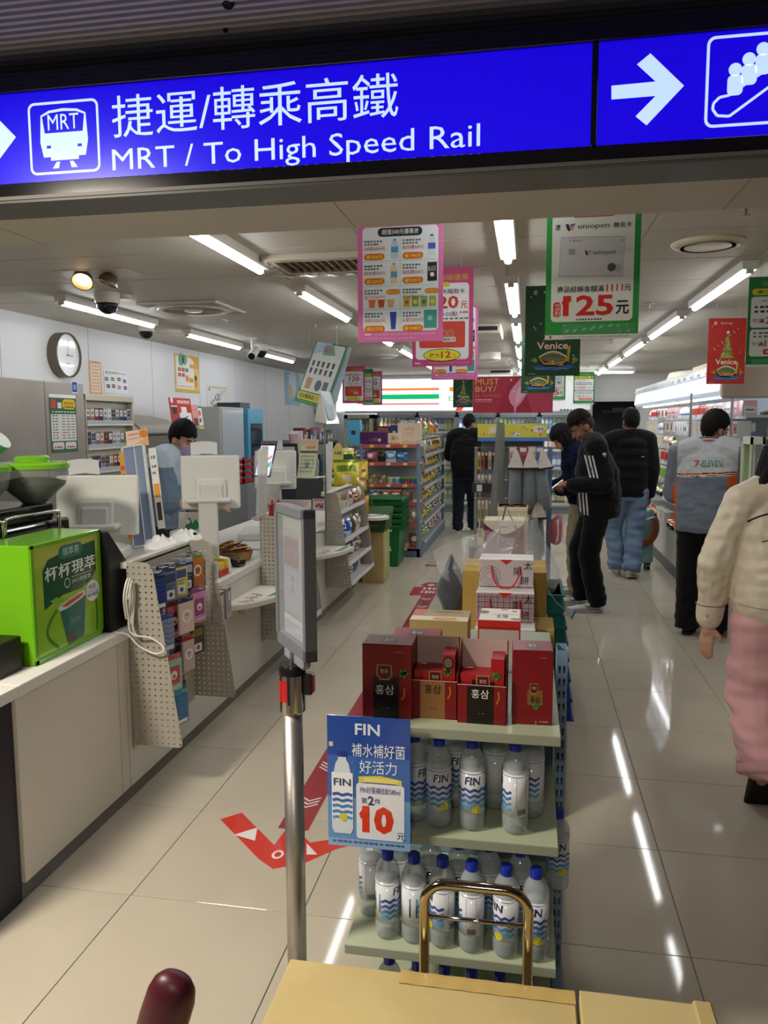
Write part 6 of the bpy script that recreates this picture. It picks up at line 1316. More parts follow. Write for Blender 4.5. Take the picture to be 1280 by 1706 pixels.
# ================================================================== ceiling devices
def cz(px, py, z=CEIL): return atZ(px, py, z)
# twin adjustable downlight
c = cz(163, 455); t = thing('spotlight', 'square recessed twin spotlight glowing warm above the counter', 'spotlight', (c.x, c.y, CEIL-.06))
b = MB(); b.box(c.x-.22, c.x+.22, c.y-.12, c.y+.12, CEIL-.003, CEIL, 'b9ad98'); build(b, 'recess_frame', 'satin', t)
for s, em in ((-1, True), (1, False)):
    M = T(c.x+s*.085, c.y, CEIL-.01) @ RY(-.25 if s < 0 else .35) @ RX(-.75 if s < 0 else -.2)
    b = MB(M); b.lathe([(.03, .0), (.055, -.03), (.06, -.06), (.055, -.06), (.045, -.035), (0, -.03)], 18, '9a8e7c'); hd = build(b, 'lamp_head', 'metal', t, smooth=True, auto=50)
    b = MB(M); b.lathe([(0, -.036), (.045, -.038)], 16, 'ffd090' if em else 'c8b890'); build(b, 'bulb', 'led' if em else 'chrome', hd)
# dome cameras
def dome(px, py, s, label):
    c = cz(px, py); t = thing('dome_camera', label, 'security camera', (c.x, c.y, CEIL-.13*s))
    b = MB(T(c.x, c.y, CEIL)); b.lathe([(.0, -.055*s), (.062*s, -.055*s), (.066*s, -.02*s), (.066*s, 0)], 24, 'd9d6cc'); build(b, 'mount', 'plastic', t, smooth=True, auto=40)
    b = MB(T(c.x, c.y, CEIL-.055*s)); b.lathe([(.055*s*math.cos(a), -.055*s*math.sin(a)) for a in [PI/2*i/7 for i in range(8)]], 24, '14151a'); build(b, 'dome', 'gloss', t, smooth=True)
dome(178, 488, 1.25, 'white dome camera hiding part of the batten by the clock'); dome(243, 541, 1.1, 'white dome camera at the end of the batten near the wall'); dome(434, 574, 1.3, 'white dome camera beside the bullet camera')
b = MB(); c = cz(207, 492); b.lathe([(0, -.03), (.05, -.03), (.055, 0)], 20, 'd2cdbf', c=(c.x, c.y, CEIL)); solo(b, 'smoke_detector', 'plastic', 'round smoke detector next to the dome camera by the clock', 'detector', smooth=True, auto=40)
c = cz(420, 563); t = thing('bullet_camera', 'white bullet camera pointing at the counter from the ceiling', 'security camera', (c.x, c.y, CEIL-.25))
b = MB(); b.cyl((c.x, c.y, CEIL), (c.x, c.y, CEIL-.1), .014, n=10, col='dcdcd8'); b.lathe([(0, -.012), (.05, -.012), (.05, 0)], 16, 'dcdcd8', c=(c.x, c.y, CEIL)); build(b, 'bracket', 'plastic', t)
b = MB(); b.cyl((c.x, c.y+.1, CEIL-.11), (c.x+.03, c.y-.11, CEIL-.19), .042, n=18, col='e2e2de'); build(b, 'camera_body', 'plastic', t, smooth=True, auto=40)
b = MB(); b.cyl((c.x+.03, c.y-.11, CEIL-.19), (c.x+.0307, c.y-.115, CEIL-.192), .034, n=18, col='14151a'); build(b, 'lens', 'gloss', t)
# ceiling fan unit and foil-edged air vent
c = cz(322, 511); t = thing('ceiling_fan_unit', 'square ceiling fan unit with a round grille', 'air vent', (c.x, c.y, CEIL-.03))
b = MB(); b.box(c.x-.3, c.x+.3, c.y-.3, c.y+.3, CEIL-.022, CEIL, 'c9c2b2'); build(b, 'frame', 'plastic', t, bevel=.012, seg=2)
b = MB(T(c.x, c.y, CEIL-.024)); b.lathe([(.255, .0), (.25, -.008), (.22, -.01), (.215, .002)], 36, 'bdb6a6'); b.lathe([(0, -.012), (.06, -.012), (.075, 0)], 24, 'd5cfc0'); build(b, 'fan_ring', 'plastic', t, smooth=True, auto=40)
for k in range(9):
    r = .085+k*.0145; b = MB(T(c.x, c.y, CEIL-.025)); b.lathe([(r, .0), (r+.005, -.004), (r+.009, 0)], 30, 'a89f8e'); build(b, 'grille_ring', 'plastic', t)
for sx in (-1, 1):
    for sy in (-1, 1): b = MB(); b.prism([(c.x+sx*.14, c.y+sy*.28), (c.x+sx*.28, c.y+sy*.28), (c.x+sx*.28, c.y+sy*.14)], CEIL-.0235, CEIL-.0225, 'a89f8e'); build(b, 'corner_slot', 'matte', t)
def vent(x0, x1, y0, y1, label, n=14, foil=True):
    t = thing('air_vent', label, 'air vent', ((x0+x1)/2, (y0+y1)/2, CEIL-.03))
    b = MB(); b.box(x0, x1, y0, y0+.06, CEIL-.03, CEIL-.001, 'b8ae9a'); b.box(x0, x1, y1-.06, y1, CEIL-.03, CEIL-.001, 'b8ae9a'); b.box(x0, x0+.05, y0+.06, y1-.06, CEIL-.03, CEIL-.001, 'b8ae9a'); b.box(x1-.05, x1, y0+.06, y1-.06, CEIL-.03, CEIL-.001, 'b8ae9a'); build(b, 'vent_frame', 'satin', t)
    b = MB(); b.box(x0+.05, x1-.05, y0+.06, y1-.06, CEIL-.003, CEIL-.001, '9c9078'); build(b, 'duct', 'matte', t)
    for k in range(n):
        x = x0+.06+(x1-x0-.12)*k/(n-1); b = MB(T(x, 0, CEIL-.02) @ RY(.6)); b.box(-.014, .014, y0+.06, y1-.06, -.001, .001, '9c9078'); build(b, 'louvre', 'satin', t)
    if foil:
        b = MB(); b.grid(lambda u, v: (x0-.05+u*(x1-x0+.1), y1-.03+v*.07, CEIL-.032+.004*math.sin(u*40)), 30, 3, 'd6cfbc'); b.grid(lambda u, v: (x0-.06+v*.08, y0+u*(y1-y0), CEIL-.032+.004*math.sin(u*30)), 20, 3, 'd6cfbc'); build(b, 'foil_tape', 'foil', t, smooth=True)
v0 = cz(470, 437); vent(v0.x-.05, v0.x+.62, 3.93, 4.36, 'rectangular ceiling vent with louvres and silver tape edges')
c = cz(1180, 404); t = thing('ceiling_speaker', 'round cream ceiling speaker near the entrance', 'speaker', (c.x, c.y, CEIL-.03))
b = MB(T(c.x, c.y, CEIL)); b.lathe([(0, -.022), (.10, -.022), (.13, -.02), (.165, -.012), (.17, 0)], 36, 'd8ceb6'); build(b, 'cover', 'plastic', t, smooth=True)
b = MB(T(c.x, c.y, CEIL)); b.lathe([(.125, -.0215), (.13, -.024), (.135, -.0215)], 36, 'b9ae96'); build(b, 'ring', 'plastic', t)
for k, (px, py) in enumerate(((1243, 344), (1082, 505), (1020, 566), (979, 608), (379, 532), (526, 538))):
    c = cz(px, py); t = thing('sprinkler', 'small metal sprinkler head on the ceiling '+('at the entrance', 'beside the nearest right battens', 'further down the right aisle', 'far down the right aisle', 'beside the fan unit', 'over the till')[k], 'sprinkler', (c.x, c.y, CEIL-.04))
    b = MB(T(c.x, c.y, CEIL)); b.lathe([(.0, -.006), (.03, -.006), (.034, 0)], 16, 'c9c4b6'); build(b, 'rose', 'metal', t)
    b = MB(T(c.x, c.y, CEIL)); b.cyl((0, 0, -.006), (0, 0, -.035), .006, n=8, col='a89a80'); b.lathe([(0, -.037), (.018, -.036), (.018, -.033), (0, -.033)], 12, 'a89a80'); build(b, 'head', 'metal', t)
# small wall mounted projector / air curtain units deep in the shop
for px, py, w_, l in ((800, 538, .36, 'white ceiling cassette unit with a dark slot beside the pink posters'), (820, 614, .62, 'long white cassette unit with a dark slot near the crimson poster')):
    c = atZ(px, py, CEIL); t = thing('cassette_unit', l, 'air conditioner', (c.x, c.y, CEIL-.12)); b = MB(); b.box(c.x-w_/2, c.x+w_/2, c.y, c.y+.6, CEIL-.09, CEIL, 'd3cdc2'); build(b, 'casing', 'plastic', t, bevel=.012, seg=2); b = MB(); b.box(c.x-.02, c.x+w_/2-.03, c.y-.004, c.y, CEIL-.065, CEIL-.03, '2a2826'); build(b, 'slot', 'satin', t)
c = atZ(817, 588, CEIL); b = MB(T(c.x, c.y, CEIL)); b.lathe([(0, -.10), (.10, -.10), (.13, -.08), (.13, 0)], 20, 'cfc9bf'); solo(b, 'ceiling_can', 'plastic', 'round white ceiling can lamp deep over the middle aisle', 'ceiling light', smooth=True, auto=40)
c = atZ(630, 592, CEIL); b = MB(T(c.x, c.y, CEIL)); b.lathe([(0, -.03), (.2, -.03), (.25, -.01), (.26, 0)], 24, 'b5b0a8'); solo(b, 'ceiling_disc', 'plastic', 'flat round ceiling outlet below the pink price list', 'air vent', smooth=True, auto=40)
# ================================================================== back wall coolers and lit shop sign
KY = 14.0
mat('headerglow', 0.35, emit=0.36); mat('pane', 0.03, alpha=0.10, coat=0.6)
def bottle_mesh(body, label, cap, h=.262, r=.037, n=10):
    b = MB(); b.lathe([(r*.9, 0), (r, .01), (r, h*.25), (r, h*.62), (r*.95, h*.7), (r*.4, h*.88), (r*.42, h*.9), (r*.42, h), (0, h)], n, [body, body, label, body, body, cap, cap, cap]); return b
KIN = [('8fb83a', 'c9d86a', '3f7a2a'), ('3a2018', 'c8b890', '2a2a2a'), ('c8d8de', '4a86c0', '2f5aa8'), ('d8b24a', 'f0e8d0', 'e8e8e8'), ('2f6a3a', 'e0e0c8', '1f3a24'), ('c85a2a', 'f0d8a0', 'e8e8e8'), ('e4e6e2', '8ab04a', '4a8a3a'), ('4a6ab0', 'd8e4f0', '2a4a90'), ('7a2a30', 'e0c8b8', '1a1a1a')]
KNM = ['green tea', 'dark cola', 'clear water', 'yellow juice', 'dark green', 'orange soda', 'white milk tea', 'blue sports drink', 'red tea']
KB = []
for q in KIN:
    b = bottle_mesh(*q); o = solo(b, 'drink_bottle', 'gloss', 'bottle', 'bottle', smooth=True, auto=40); KB.append(o)
edges = [atY(px, 760, KY).x for px in (629, 695, 761, 829, 898, 966)]
ZD = 1.735; used_k = set()
def kb(k, loc, label, group):
    if k not in used_k: o = KB[k]; used_k.add(k); o.location = loc
    else: o = KB[k].copy(); COL.objects.link(o); o.location = loc
    o['label'] = label; o['group'] = group
cname = ('behind the snack shelves', 'left of the man in black', 'behind the man in black', 'behind the neck pillow display', 'behind the man with striped jacket')
r_ = random.Random(5)
for d in range(5):
    x0, x1 = edges[d], edges[d+1]
    t = thing('drinks_cooler', 'tall glass door drinks cooler at the back wall '+cname[d], 'cooler', ((x0+x1)/2, KY+.3, 0))
    b = MB(); b.box(x0, x1, WB-.12, WB-.02, 0, ZD+.05, 'c9d2d0'); b.box(x0, x0+.02, KY+.03, WB-.02, 0, ZD+.05, 'd9dee0'); b.box(x1-.02, x1, KY+.03, WB-.02, 0, ZD+.05, 'd9dee0'); b.box(x0, x1, KY+.03, WB-.02, ZD, ZD+.05, 'd9dee0'); b.box(x0, x1, KY+.03, WB-.02, 0, .12, '8f979a'); build(b, 'cooler_shell', 'satin', t)
    b = MB(); b.box(x0+.02, x1-.02, WB-.125, WB-.12, .14, ZD-.02, 'd4d8d2'); build(b, 'inner_back', 'satin', t)
    b = MB(); b.box(x0+.022, x0+.035, KY+.06, KY+.08, .14, ZD-.02, 'f2f8ff'); build(b, 'light_strip', 'led', t)
    b = MB()
    for a in ((x0, x0+.045, .10, ZD), (x1-.045, x1, .10, ZD), (x0, x1, ZD-.045, ZD), (x0, x1, .10, .15)): b.box(a[0], a[1], KY, KY+.03, a[2], a[3], 'aab4ba')
    dr = build(b, 'door_frame', 'metal', t, bevel=.004)
    b = MB(); b.box(x0+.04, x1-.04, KY+.012, KY+.018, .14, ZD-.04, 'dfe8ea'); build(b, 'door_glass', 'pane', dr)
    b = MB(); b.box(x1-.075, x1-.055, KY-.03, KY, .7, 1.2, '8a9296'); build(b, 'door_handle', 'metal', dr)
    for s in range(5):
        z = .16+s*.315
        b = MB(); b.box(x0+.02, x1-.02, KY+.10, WB-.13, z-.012, z, 'e2e6e4'); b.box(x0+.02, x1-.02, KY+.095, KY+.10, z-.015, z+.03, 'd8dcd0'); build(b, 'cooler_shelf', 'satin', t)
        n = 9; kbase = (d*2+s*3) % 9
        for i in range(n):
            k = (kbase+(i//3)*2) % 9; x = x0+.06+(x1-x0-.12)*i/(n-1)
            kb(k, (x, KY+.155+.01*((i*7) % 3), z), '%s bottle, %s shelf, cooler %s' % (KNM[k], ('lowest', 'fourth', 'middle', 'second', 'top')[s], cname[d]), 'bottles of cooler %d, shelf %d' % (d+1, s+1))
# narrow cream cooler beside them
x0, x1 = atY(574, 760, KY).x, atY(621, 760, KY).x
t = thing('narrow_cooler', 'narrow cream framed cooler left of the big drinks coolers', 'cooler', ((x0+x1)/2, KY+.3, 0))
b = MB()
for a in ((x0, x0+.06, 0, 1.75), (x1-.06, x1, 0, 1.75), (x0, x1, 1.68, 1.75), (x0, x1, 0, .3)): b.box(a[0], a[1], KY, KY+.5, a[2], a[3], 'cfc8b2')
b.box(x0, x1, KY+.48, KY+.5, 0, 1.75, 'b9c4b0'); build(b, 'cooler_body', 'satin', t)
b = MB(); b.box(x0+.06, x1-.06, KY+.01, KY+.016, .3, 1.68, 'dfe8ea'); build(b, 'door_glass', 'pane', t)
b = MB()
for s in range(4): b.box(x0+.06, x1-.06, KY+.05, KY+.48, .5+s*.3, .512+s*.3, 'e0e0d8')
build(b, 'cooler_shelf', 'satin', t)
b = MB(); b.box(x0+.065, x1-.065, KY+.42, KY+.425, .35, 1.66, 'd4d8d2'); build(b, 'inner_back', 'satin', t)
for s in range(4):
    for i in range(4): k = (s*2+i) % 9; kb(k, (x0+.11+(x1-x0-.22)*i/3, KY+.13, .512+s*.3), '%s bottle in the narrow cream cooler, shelf %d' % (KNM[k], s+1), 'bottles of the narrow cooler')
# header fascia and lit sign
t = thing('shop_sign', 'long white lit shop sign with orange, green and red stripes above the coolers', 'sign', (-1.2, KY+.3, 1.80))
sx0 = atY(560, 660, KY).x; sx1 = atY(905, 660, KY).x; z0, z1 = 1.815, 2.37
b = MB(); b.box(sx0, sx1, KY, KY+.4, z0, z1, 'f6f8fb'); build(b, 'light_box', 'lightbox', t)
b = MB(frame((0, KY-.001, 0), EX, EZ))
def st(px0, px1, py0, py1, c, L=1): A = atY(px0, py1, KY); B_ = atY(px1, py0, KY); b.rect(A.x, A.z, B_.x, B_.z, c, L)
st(636, 732, 646, 651, 'e0702a'); st(636, 732, 656.5, 665.5, '0aa060'); st(636, 732, 671.5, 674.5, 'c83a3c')
A = atY(748, 668, KY); b.text('ELEVEN', A.x, A.z, .085, '1a9a5a', 2, w=.6); A = atY(749, 652, KY); b.rect(A.x, A.z, A.x+.42, A.z+.075, 'e87a2a', 1); b.poly([(A.x+.30, A.z), (A.x+.42, A.z), (A.x+.22, A.z-.34), (A.x+.10, A.z-.34)], 'd8342a', 1)
build(b, 'stripes_and_lettering', 'lightbox', t)
b = MB(); b.box(atY(575, 690, KY).x, atY(970, 690, KY).x, KY-.02, KY+.45, ZD+.05, z0, 'd2d4d6'); build(b, 'fascia', 'satin', t)
b = MB(); b.box(sx1, atY(984, 660, KY).x, KY+.02, KY+.4, z0, CEIL-.005, 'dcdedf'); b.box(WL+.01, sx0, KY+.02, KY+.4, z0-.03, CEIL-.005, 'dcdedf'); b.box(sx0, sx1, KY+.02, KY+.4, z1, CEIL-.005, 'dcdedf'); solo(b, 'bulkhead', 'wallpaint', 'white bulkhead panels around the lit shop sign', 'bulkhead')
b = MB()
A = atY(934, 683, KY-.02)
for k, c_ in enumerate(('2a2a2a', '2a2a2a', '3a3a3a', '4a7ac0', 'c84a44')): b.box(A.x+k*.055, A.x+k*.055+.03, KY-.03, KY-.021, A.z-.012, A.z+.014, c_)
solo(b, 'door_stickers', 'paper', 'small row of round stickers on the cooler fascia', 'sticker')

# ================================================================== snack gondola
GX0, GX1, GY0_, GY1_ = -1.97, -1.25, 9.2, 12.0
t = thing('snack_gondola', 'snack gondola with red edged end shelves and blue grey posts', 'display shelf', ((GX0+GX1)/2, 10.6, 0))
zs = [atY(690, py, 9.2).z for py in (742, 772, 808, 838, 874, 914)]
for x in (GX0, GX1-.035):
    for y in (GY0_+.0, GY1_-.05): b = MB(); b.box(x, x+.035, y, y+.05, 0, zs[0]+.02 if y < 10 else 1.36, '7b8fa6'); build(b, 'post', 'satin', t)
for k, z in enumerate(zs):
    b = MB(); b.box(GX0+.03, GX1-.03, GY0_+.01, GY0_+.42, z-.02, z, 'd0ccc8'); b.box(GX0+.03, GX1-.03, GY0_, GY0_+.012, z-.03, z+.012, 'c05a58'); sh = build(b, 'end_shelf', 'satin', t)
    b = MB()
    for j in range(3): x = GX0+.12+j*.2; b.box(x, x+.05, GY0_-.001, GY0_, z-.024, z+.006, ('e8d84a', 'eceae4', 'e8d84a')[j])
    build(b, 'price_tag', 'paper', sh)
b = MB(); b.box(GX0+.03, GX1-.03, GY0_+.42, GY0_+.44, 0, zs[0]+.02, '9aa4a0'); build(b, 'end_back', 'satin', t)
b = MB(); b.box((GX0+GX1)/2-.01, (GX0+GX1)/2+.01, GY0_+.44, GY1_, 0, 1.4, '8a8f90'); build(b, 'centre_panel', 'satin', t)
b = MB(); b.box(GX0+.02, GX1+.02, GY0_, GY1_, 0, .10, '5f7288'); build(b, 'plinth', 'satin', t)
zside = [.12, .36, .59, .80, 1.01, 1.20]
for z in zside:
    b = MB(); b.box((GX0+GX1)/2, GX1, GY0_+.45, GY1_-.05, z-.015, z, '8a9098'); b.box(GX1-.005, GX1+.004, GY0_+.45, GY1_-.05, z-.03, z+.012, 'b8bcc2'); build(b, 'side_shelf', 'satin', t)
BC = [('d8b02a', 'a83a24', 'yellow'), ('3a8a4a', 'e8e0b0', 'green'), ('c8503a', 'f0d8b0', 'red'), ('e0e0da', '5a90c0', 'white'), ('d88a2a', '6a3a1a', 'orange'), ('6a9a3a', 'e0d84a', 'lime'), ('2a5a9a', 'e0e8f0', 'blue'), ('a86a3a', 'e8d0a0', 'brown'), ('c8a85a', '5a7a3a', 'khaki')]
PB = []
for k, (c1, c2, nn) in enumerate(BC):
    PB.append(solo(bag(.17, .20, .07, c1, c2, 40+k, k % 4), 'snack_bag', 'foil', 'bag', 'snack bag', smooth=True))
usedb = set()
def sbag(k, loc, rz, label, group, sc=1.0):
    if k in usedb: o = PB[k].copy(); COL.objects.link(o)
    else: o = PB[k]; usedb.add(k)
    o.location = loc; o.rotation_euler = (0, 0, rz); o.scale = (sc, sc, sc); o['label'] = label; o['group'] = group
for s, z in enumerate(zside):
    for i in range(10):
        k = (s*4+(i//2)*3+i) % 9; y = 9.78+i*.225
        sbag(k, (GX1-.07, y, z), PI/2, '%s snack bag on the %s side shelf of the snack gondola' % (BC[k][2], ('lowest', 'second', 'third', 'fourth', 'fifth', 'top')[s]), 'bags on gondola side shelf %d' % (s+1), (.95, .95, .85, .85, .8, 1.0)[s])
for i in range(7): sbag((i*2+1) % 9, (GX1-.09-.05*(i % 2), 9.78+i*.3, 1.42), PI/2, BC[(i*2+1) % 9][2]+' snack bag standing on top of the snack gondola', 'bags on top of the snack gondola', 1.0)
b = MB(); b.box(GX0+.05, GX1-.02, GY0_+.5, GY1_-.05, 1.40, 1.415, '8a9098'); build(b, 'top_board', 'satin', t)
def gb(px0, px1, py0, py1, Y, dp, z, c, label, draw=None, m='satin'):
    A = atY(px0, py1, Y); B_ = atY(px1, py0, Y); h_ = max(.03, B_.z-A.z); b = MB(); b.box(A.x, B_.x, Y, Y+dp, z, z+h_, c)
    if draw: b.M = frame((A.x, Y-.0006, z), EX, EZ); draw(Pr(b, B_.x-A.x, h_))
    return solo(b, 'gift_carton', m, label, 'box', bevel=.002)
Zt = zs[0]
gb(578, 600, 699, 741, 9.28, .12, Zt, '5ab0d8', 'tall sky blue box with a dark oval on top of the snack gondola', lambda p: (p.D(.5, .5, .18, '2a3a44', 2, .09), p.P([(0, .9), (.3, .7), (.2, 1), (0, 1)], '6ab06a', 2), p.D(.2, .12, .07, 'd8c86a', 2)))
gb(600.5, 646, 718, 741, 9.26, .15, Zt, '4a2460', 'purple gift box with gold lettering on top of the snack gondola', lambda p: (p.T('心臻', .32, .45, .28, 'b88a4a', 3, w=.3), p.D(.7, .62, .06, 'e8d8a8', 3), p.R(0, 0, 1, .06, 'b8605a', 2)))
gb(626, 652, 710, 741, 9.45, .1, Zt, '6a1a22', 'maroon box behind the purple gift box', lambda p: p.T('SEOUL', .15, .1, .14, 'd8c0a8', 3, w=.7))
gb(651, 663, 708, 741, 9.44, .1, Zt, '1f3f8a', 'navy box behind the cream gift box', lambda p: p.R(.3, .3, .7, .6, 'e0d8a0', 2))
gb(646.5, 667, 721, 741, 9.27, .12, Zt, 'ead9b8', 'cream and orange biscuit box beside the purple one', lambda p: (p.R(0, .78, 1, 1, 'e08a2a', 2), p.T('菓', .25, .2, .4, 'd07a2a', 3), p.Ln([(.7, .3), (.85, .5)], .05, '4a9a9a', 3)))
gb(663, 701, 704, 741, 9.32, .1, Zt, 'e2cdb4', 'large cream paper box with pale red lettering', lambda p: (p.T('南不倒', .3, .2, .16, 'd09a88', 3, w=.4), p.T('餅方', .4, .42, .14, 'd09a88', 3, w=.3), p.P([(0, .9), (.4, .78), (.7, .86), (1, .75), (1, 1), (0, 1)], 'd0b698', 2)))
film_bag('clear_bag', 'clear gift wrapping standing on top of the snack gondola', -1.52, 10.0, 1.415, .22, .18, .22, 9)
b = MB(); b.box(-1.70, -1.35, 10.3, 10.7, 1.415, 1.60, '9a7a4a'); solo(b, 'kraft_box', 'carton', 'brown kraft box on top of the snack gondola', 'box')
z = zs[1]
for px, c1, c2, art, l in ((586, 'd8c02a', '8a6a1a', 0, 'yellow'), (599, '2a4a8a', 'a8b8d8', 1, 'navy blue'), (617, 'd8709a', '8a3a5a', 2, 'pink'), (634, '2a2a24', '8a7a3a', 3, 'black'), (651, '6ab0e0', 'e0ecf4', 2, 'pale blue'), (670, '5aa4dc', '2a5a9a', 1, 'azure')):
    A = atY(px, 760, 9.25); put_bag(T(A.x, 9.27, z), .13, .145, .06, c1, c2, 70+px, art, l+' sweets bag on the uppermost end shelf', 'bags on the end shelves')
z = zs[2]
for px, l in ((617, 'left gold pouch'), (635, 'right gold pouch')):
    A = atY(px, 790, 9.25); put_bag(T(A.x, 9.27, z), .11, .12, .07, 'a8924a', '6a5a2a', px, 0, l+' on the second end shelf', 'bags on the end shelves')
for px, c1, c2, l in ((650, 'd8c090', 'e8e4da', 'cream'), (661, '7ab0d0', 'e8eef2', 'light blue'), (671, '4a5a7a', '7ac03a', 'navy with lime lid'), (681, 'a84a3a', '7ac03a', 'red with lime lid'), (691, '3a7ab0', '7ac03a', 'blue with lime lid')):
    A = atY(px, 800, 9.25); b = MB(T(A.x, 9.28, z)); b.lathe([(.028, 0), (.034, .07), (.037, .072), (.037, .088), (0, .088)], 14, [c1, c2, c2, c2]); solo(b, 'snack_tub', 'gloss', l+' snack tub on the second end shelf', 'tub', 'tubs on the second end shelf', smooth=True, auto=40)
z = zs[3]
for px, c1, c2, art, l in ((625, '2a2c3a', 'd8dce4', 1, 'black and white'), (643, 'c84a3a', 'e8e0d8', 2, 'red and white'), (659, 'b8403a', 'e8dcc8', 0, 'crimson'), (679, '8a5a4a', 'c8a088', 3, 'brown')):
    A = atY(px, 825, 9.25); put_bag(T(A.x, 9.27, z), .13, .15, .07, c1, c2, 90+px, art, l+' crisps bag on the third end shelf', 'bags on the end shelves')
for z, c1, c2, l in ((zs[4], 'b89080', 'd8b8a8', 'pale brown nut bag beside the green crates'), (zs[5], '9a4a3a', 'c88a5a', 'dark red candy bag on the bottom end shelf')):
    A = atY(692, 860, 9.25); put_bag(T(A.x-.01, 9.27, z), .15, .19, .09, c1, c2, int(z*100), 2, l, 'bags on the end shelves')

# ---- stack of green lidded crates
A = atZ(652, 945, 0); cx_, cy_ = atY(648, 945, 8.7).x, 8.75
t = thing('crate_stack', 'tall green nested plastic crate with white labels beside the snack gondola', 'crate', (cx_, cy_, 0))
GR = '0f6a34'
def rg(w_, d_, z): return [(cx_-w_, cy_-d_, z), (cx_+w_, cy_-d_, z), (cx_+w_, cy_+d_, z), (cx_-w_, cy_+d_, z)]
b = MB(); b.loft([rg(.13, .2, 0), rg(.155, .23, .42)], GR); build(b, 'bottom_crate', 'plastic', t, bevel=.006)
for k in range(5):
    z = .42+k*.065
    b = MB(); b.loft([rg(.165, .24, z), rg(.185, .27, z+.055)], GR); build(b, 'nested_crate', 'plastic', t, bevel=.004)
    for j in range(7): y = cy_-.22+j*.07; b = MB(); b.box(cx_+.168, cx_+.195, y, y+.02, z-.01, z+.045, GR); build(b, 'rim_rib', 'plastic', t)
b = MB(); b.box(cx_-.19, cx_+.0, cy_-.27, cy_+.27, .745, .77, GR); b.box(cx_+.002, cx_+.19, cy_-.27, cy_+.27, .745, .768, GR); build(b, 'lid', 'plastic', t, bevel=.004)
for z in (.64, .53, .46, .40):
    b = MB(frame((cx_-.03, cy_-.262+.02*(z < .5), z), EX, EZ)); b.box(0, .1, 0, .05, -.004, 0, 'dfe4de'); b.bars(.01, .015, .09, .02, '3a3a3a', 1, 7, int(z*100)); build(b, 'shipping_label', 'paper', t)
b = MB(frame((cx_+.0, cy_-.218, .18), EX, EZ)); b.poly([(0, .12), (.05, .12), (.0, .07)], 'dfe4de', 1); b.rect(.01, 0, .06, .02, 'dfe4de', 1); b.rect(.03, .02, .05, .05, 'dfe4de', 1); build(b, 'white_mark', 'paper', t)
# ---- carton floor display at the end of the counter
t = thing('carton_display', 'brown and green carton floor display of snacks at the counter end', 'display stand', (-1.50, 7.75, 0))
b = MB(); b.box(-1.62, -1.40, 7.62, 7.98, 0, .52, 'b9a46a'); build(b, 'base_carton', 'carton', t, bevel=.003)
b = MB(frame((-1.3995, 7.62, 0), EYv, EZ)); p = Pr(b, .36, .52); p.R(.05, .05, .95, .95, 'a9b06a', 1); p.P([(.3, .2), (.6, .3), (.5, .8), (.3, .7)], 'c8b8a0', 2); build(b, 'side_print', 'paper', t)
b = MB(); b.loft([[(-1.63, 7.60, .52), (-1.39, 7.60, .52), (-1.39, 8.0, .52), (-1.63, 8.0, .52)], [(-1.64, 7.59, .66), (-1.36, 7.59, .66), (-1.36, 8.02, .74), (-1.64, 8.02, .74)]], '35592a'); build(b, 'green_tray', 'carton', t, bevel=.002)
b = MB(); b.box(-1.60, -1.44, 7.588, 7.592, .57, .60, '5a7a48'); build(b, 'tray_label', 'paper', t)
b = MB(); b.loft([[(-1.9, 7.9, .75), (-1.55, 7.9, .75), (-1.55, 7.92, .75), (-1.9, 7.92, .75)], [(-1.96, 8.0, 1.28), (-1.80, 8.0, 1.28), (-1.80, 8.02, 1.28), (-1.96, 8.02, 1.28)]], '35592a'); build(b, 'header_board', 'carton', t)
b = MB(frame((-1.99, 7.9, 1.14), (1, .0, 0), (.03, .05, .28))); b.poly([(.06+.06*math.cos(2*PI*i/20), .12+.14*math.sin(2*PI*i/20)) for i in range(20)], 'd8c06a', 1); b.bars(.02, .14, .1, .03, '5a7a3a', 2, 3); build(b, 'oval_topper', 'paper', t, solid=.003)
for k, (px, py, Y, c1, c2, s) in enumerate(((578, 800, 7.75, 'd8cc3a', '6a8a2a', 1.2), (592, 812, 7.8, 'c8a82a', '8a5a1a', 1.1), (586, 838, 7.7, 'd9b02a', 'e8e0c0', 1.2), (600, 850, 7.75, 'b8862a', '6a4a1a', .9), (567, 842, 7.55, 'd8b83a', 'ece8d8', 1.1), (560, 815, 7.9, 'cfc24a', '5a7a2a', 1.2), (572, 775, 8.1, 'dccc3c', 'e8e4d0', 1.1), (597, 790, 8.05, 'c9b23a', '7a6a2a', 1.0))):
    A = atY(px, py+14, Y); put_bag(T(A.x, Y, max(.66, A.z)) @ RZ(.3) @ RX(-.25), .22*s, .25*s, .12, c1, c2, 200+k, k % 4, ('bright yellow', 'mustard', 'golden', 'ochre', 'pale yellow', 'yellow green', 'lemon', 'olive yellow')[k]+' snack bag heaped on the carton display', 'yellow bags on the carton display')
b = MB(); b.box(-2.05, -1.66, 7.46, 8.0, 0, .745, 'cfc9bc'); solo(b, 'low_cabinet', 'panel', 'low pale cabinet behind the carton display', 'cabinet')
b = MB(); A = atY(597, 858, 7.5); b.lathe([(.05, 0), (.07, .10), (.065, .10), (0, .10)], 16, 'e2e2da', c=(A.x, 7.5, .75)); solo(b, 'white_tub', 'plastic', 'white plastic tub beside the round tray', 'tub')
b = MB()
for k in range(9): b.box(-1.56+.02*(k % 3), -1.50+.02*(k % 3), 7.66+k*.035, 7.685+k*.035, .60, .69, ('8a9a4a', 'c8b86a', '6a5a3a')[k % 3])
solo(b, 'packet_row', 'foil', 'row of small olive packets in the green display tray', 'packets')

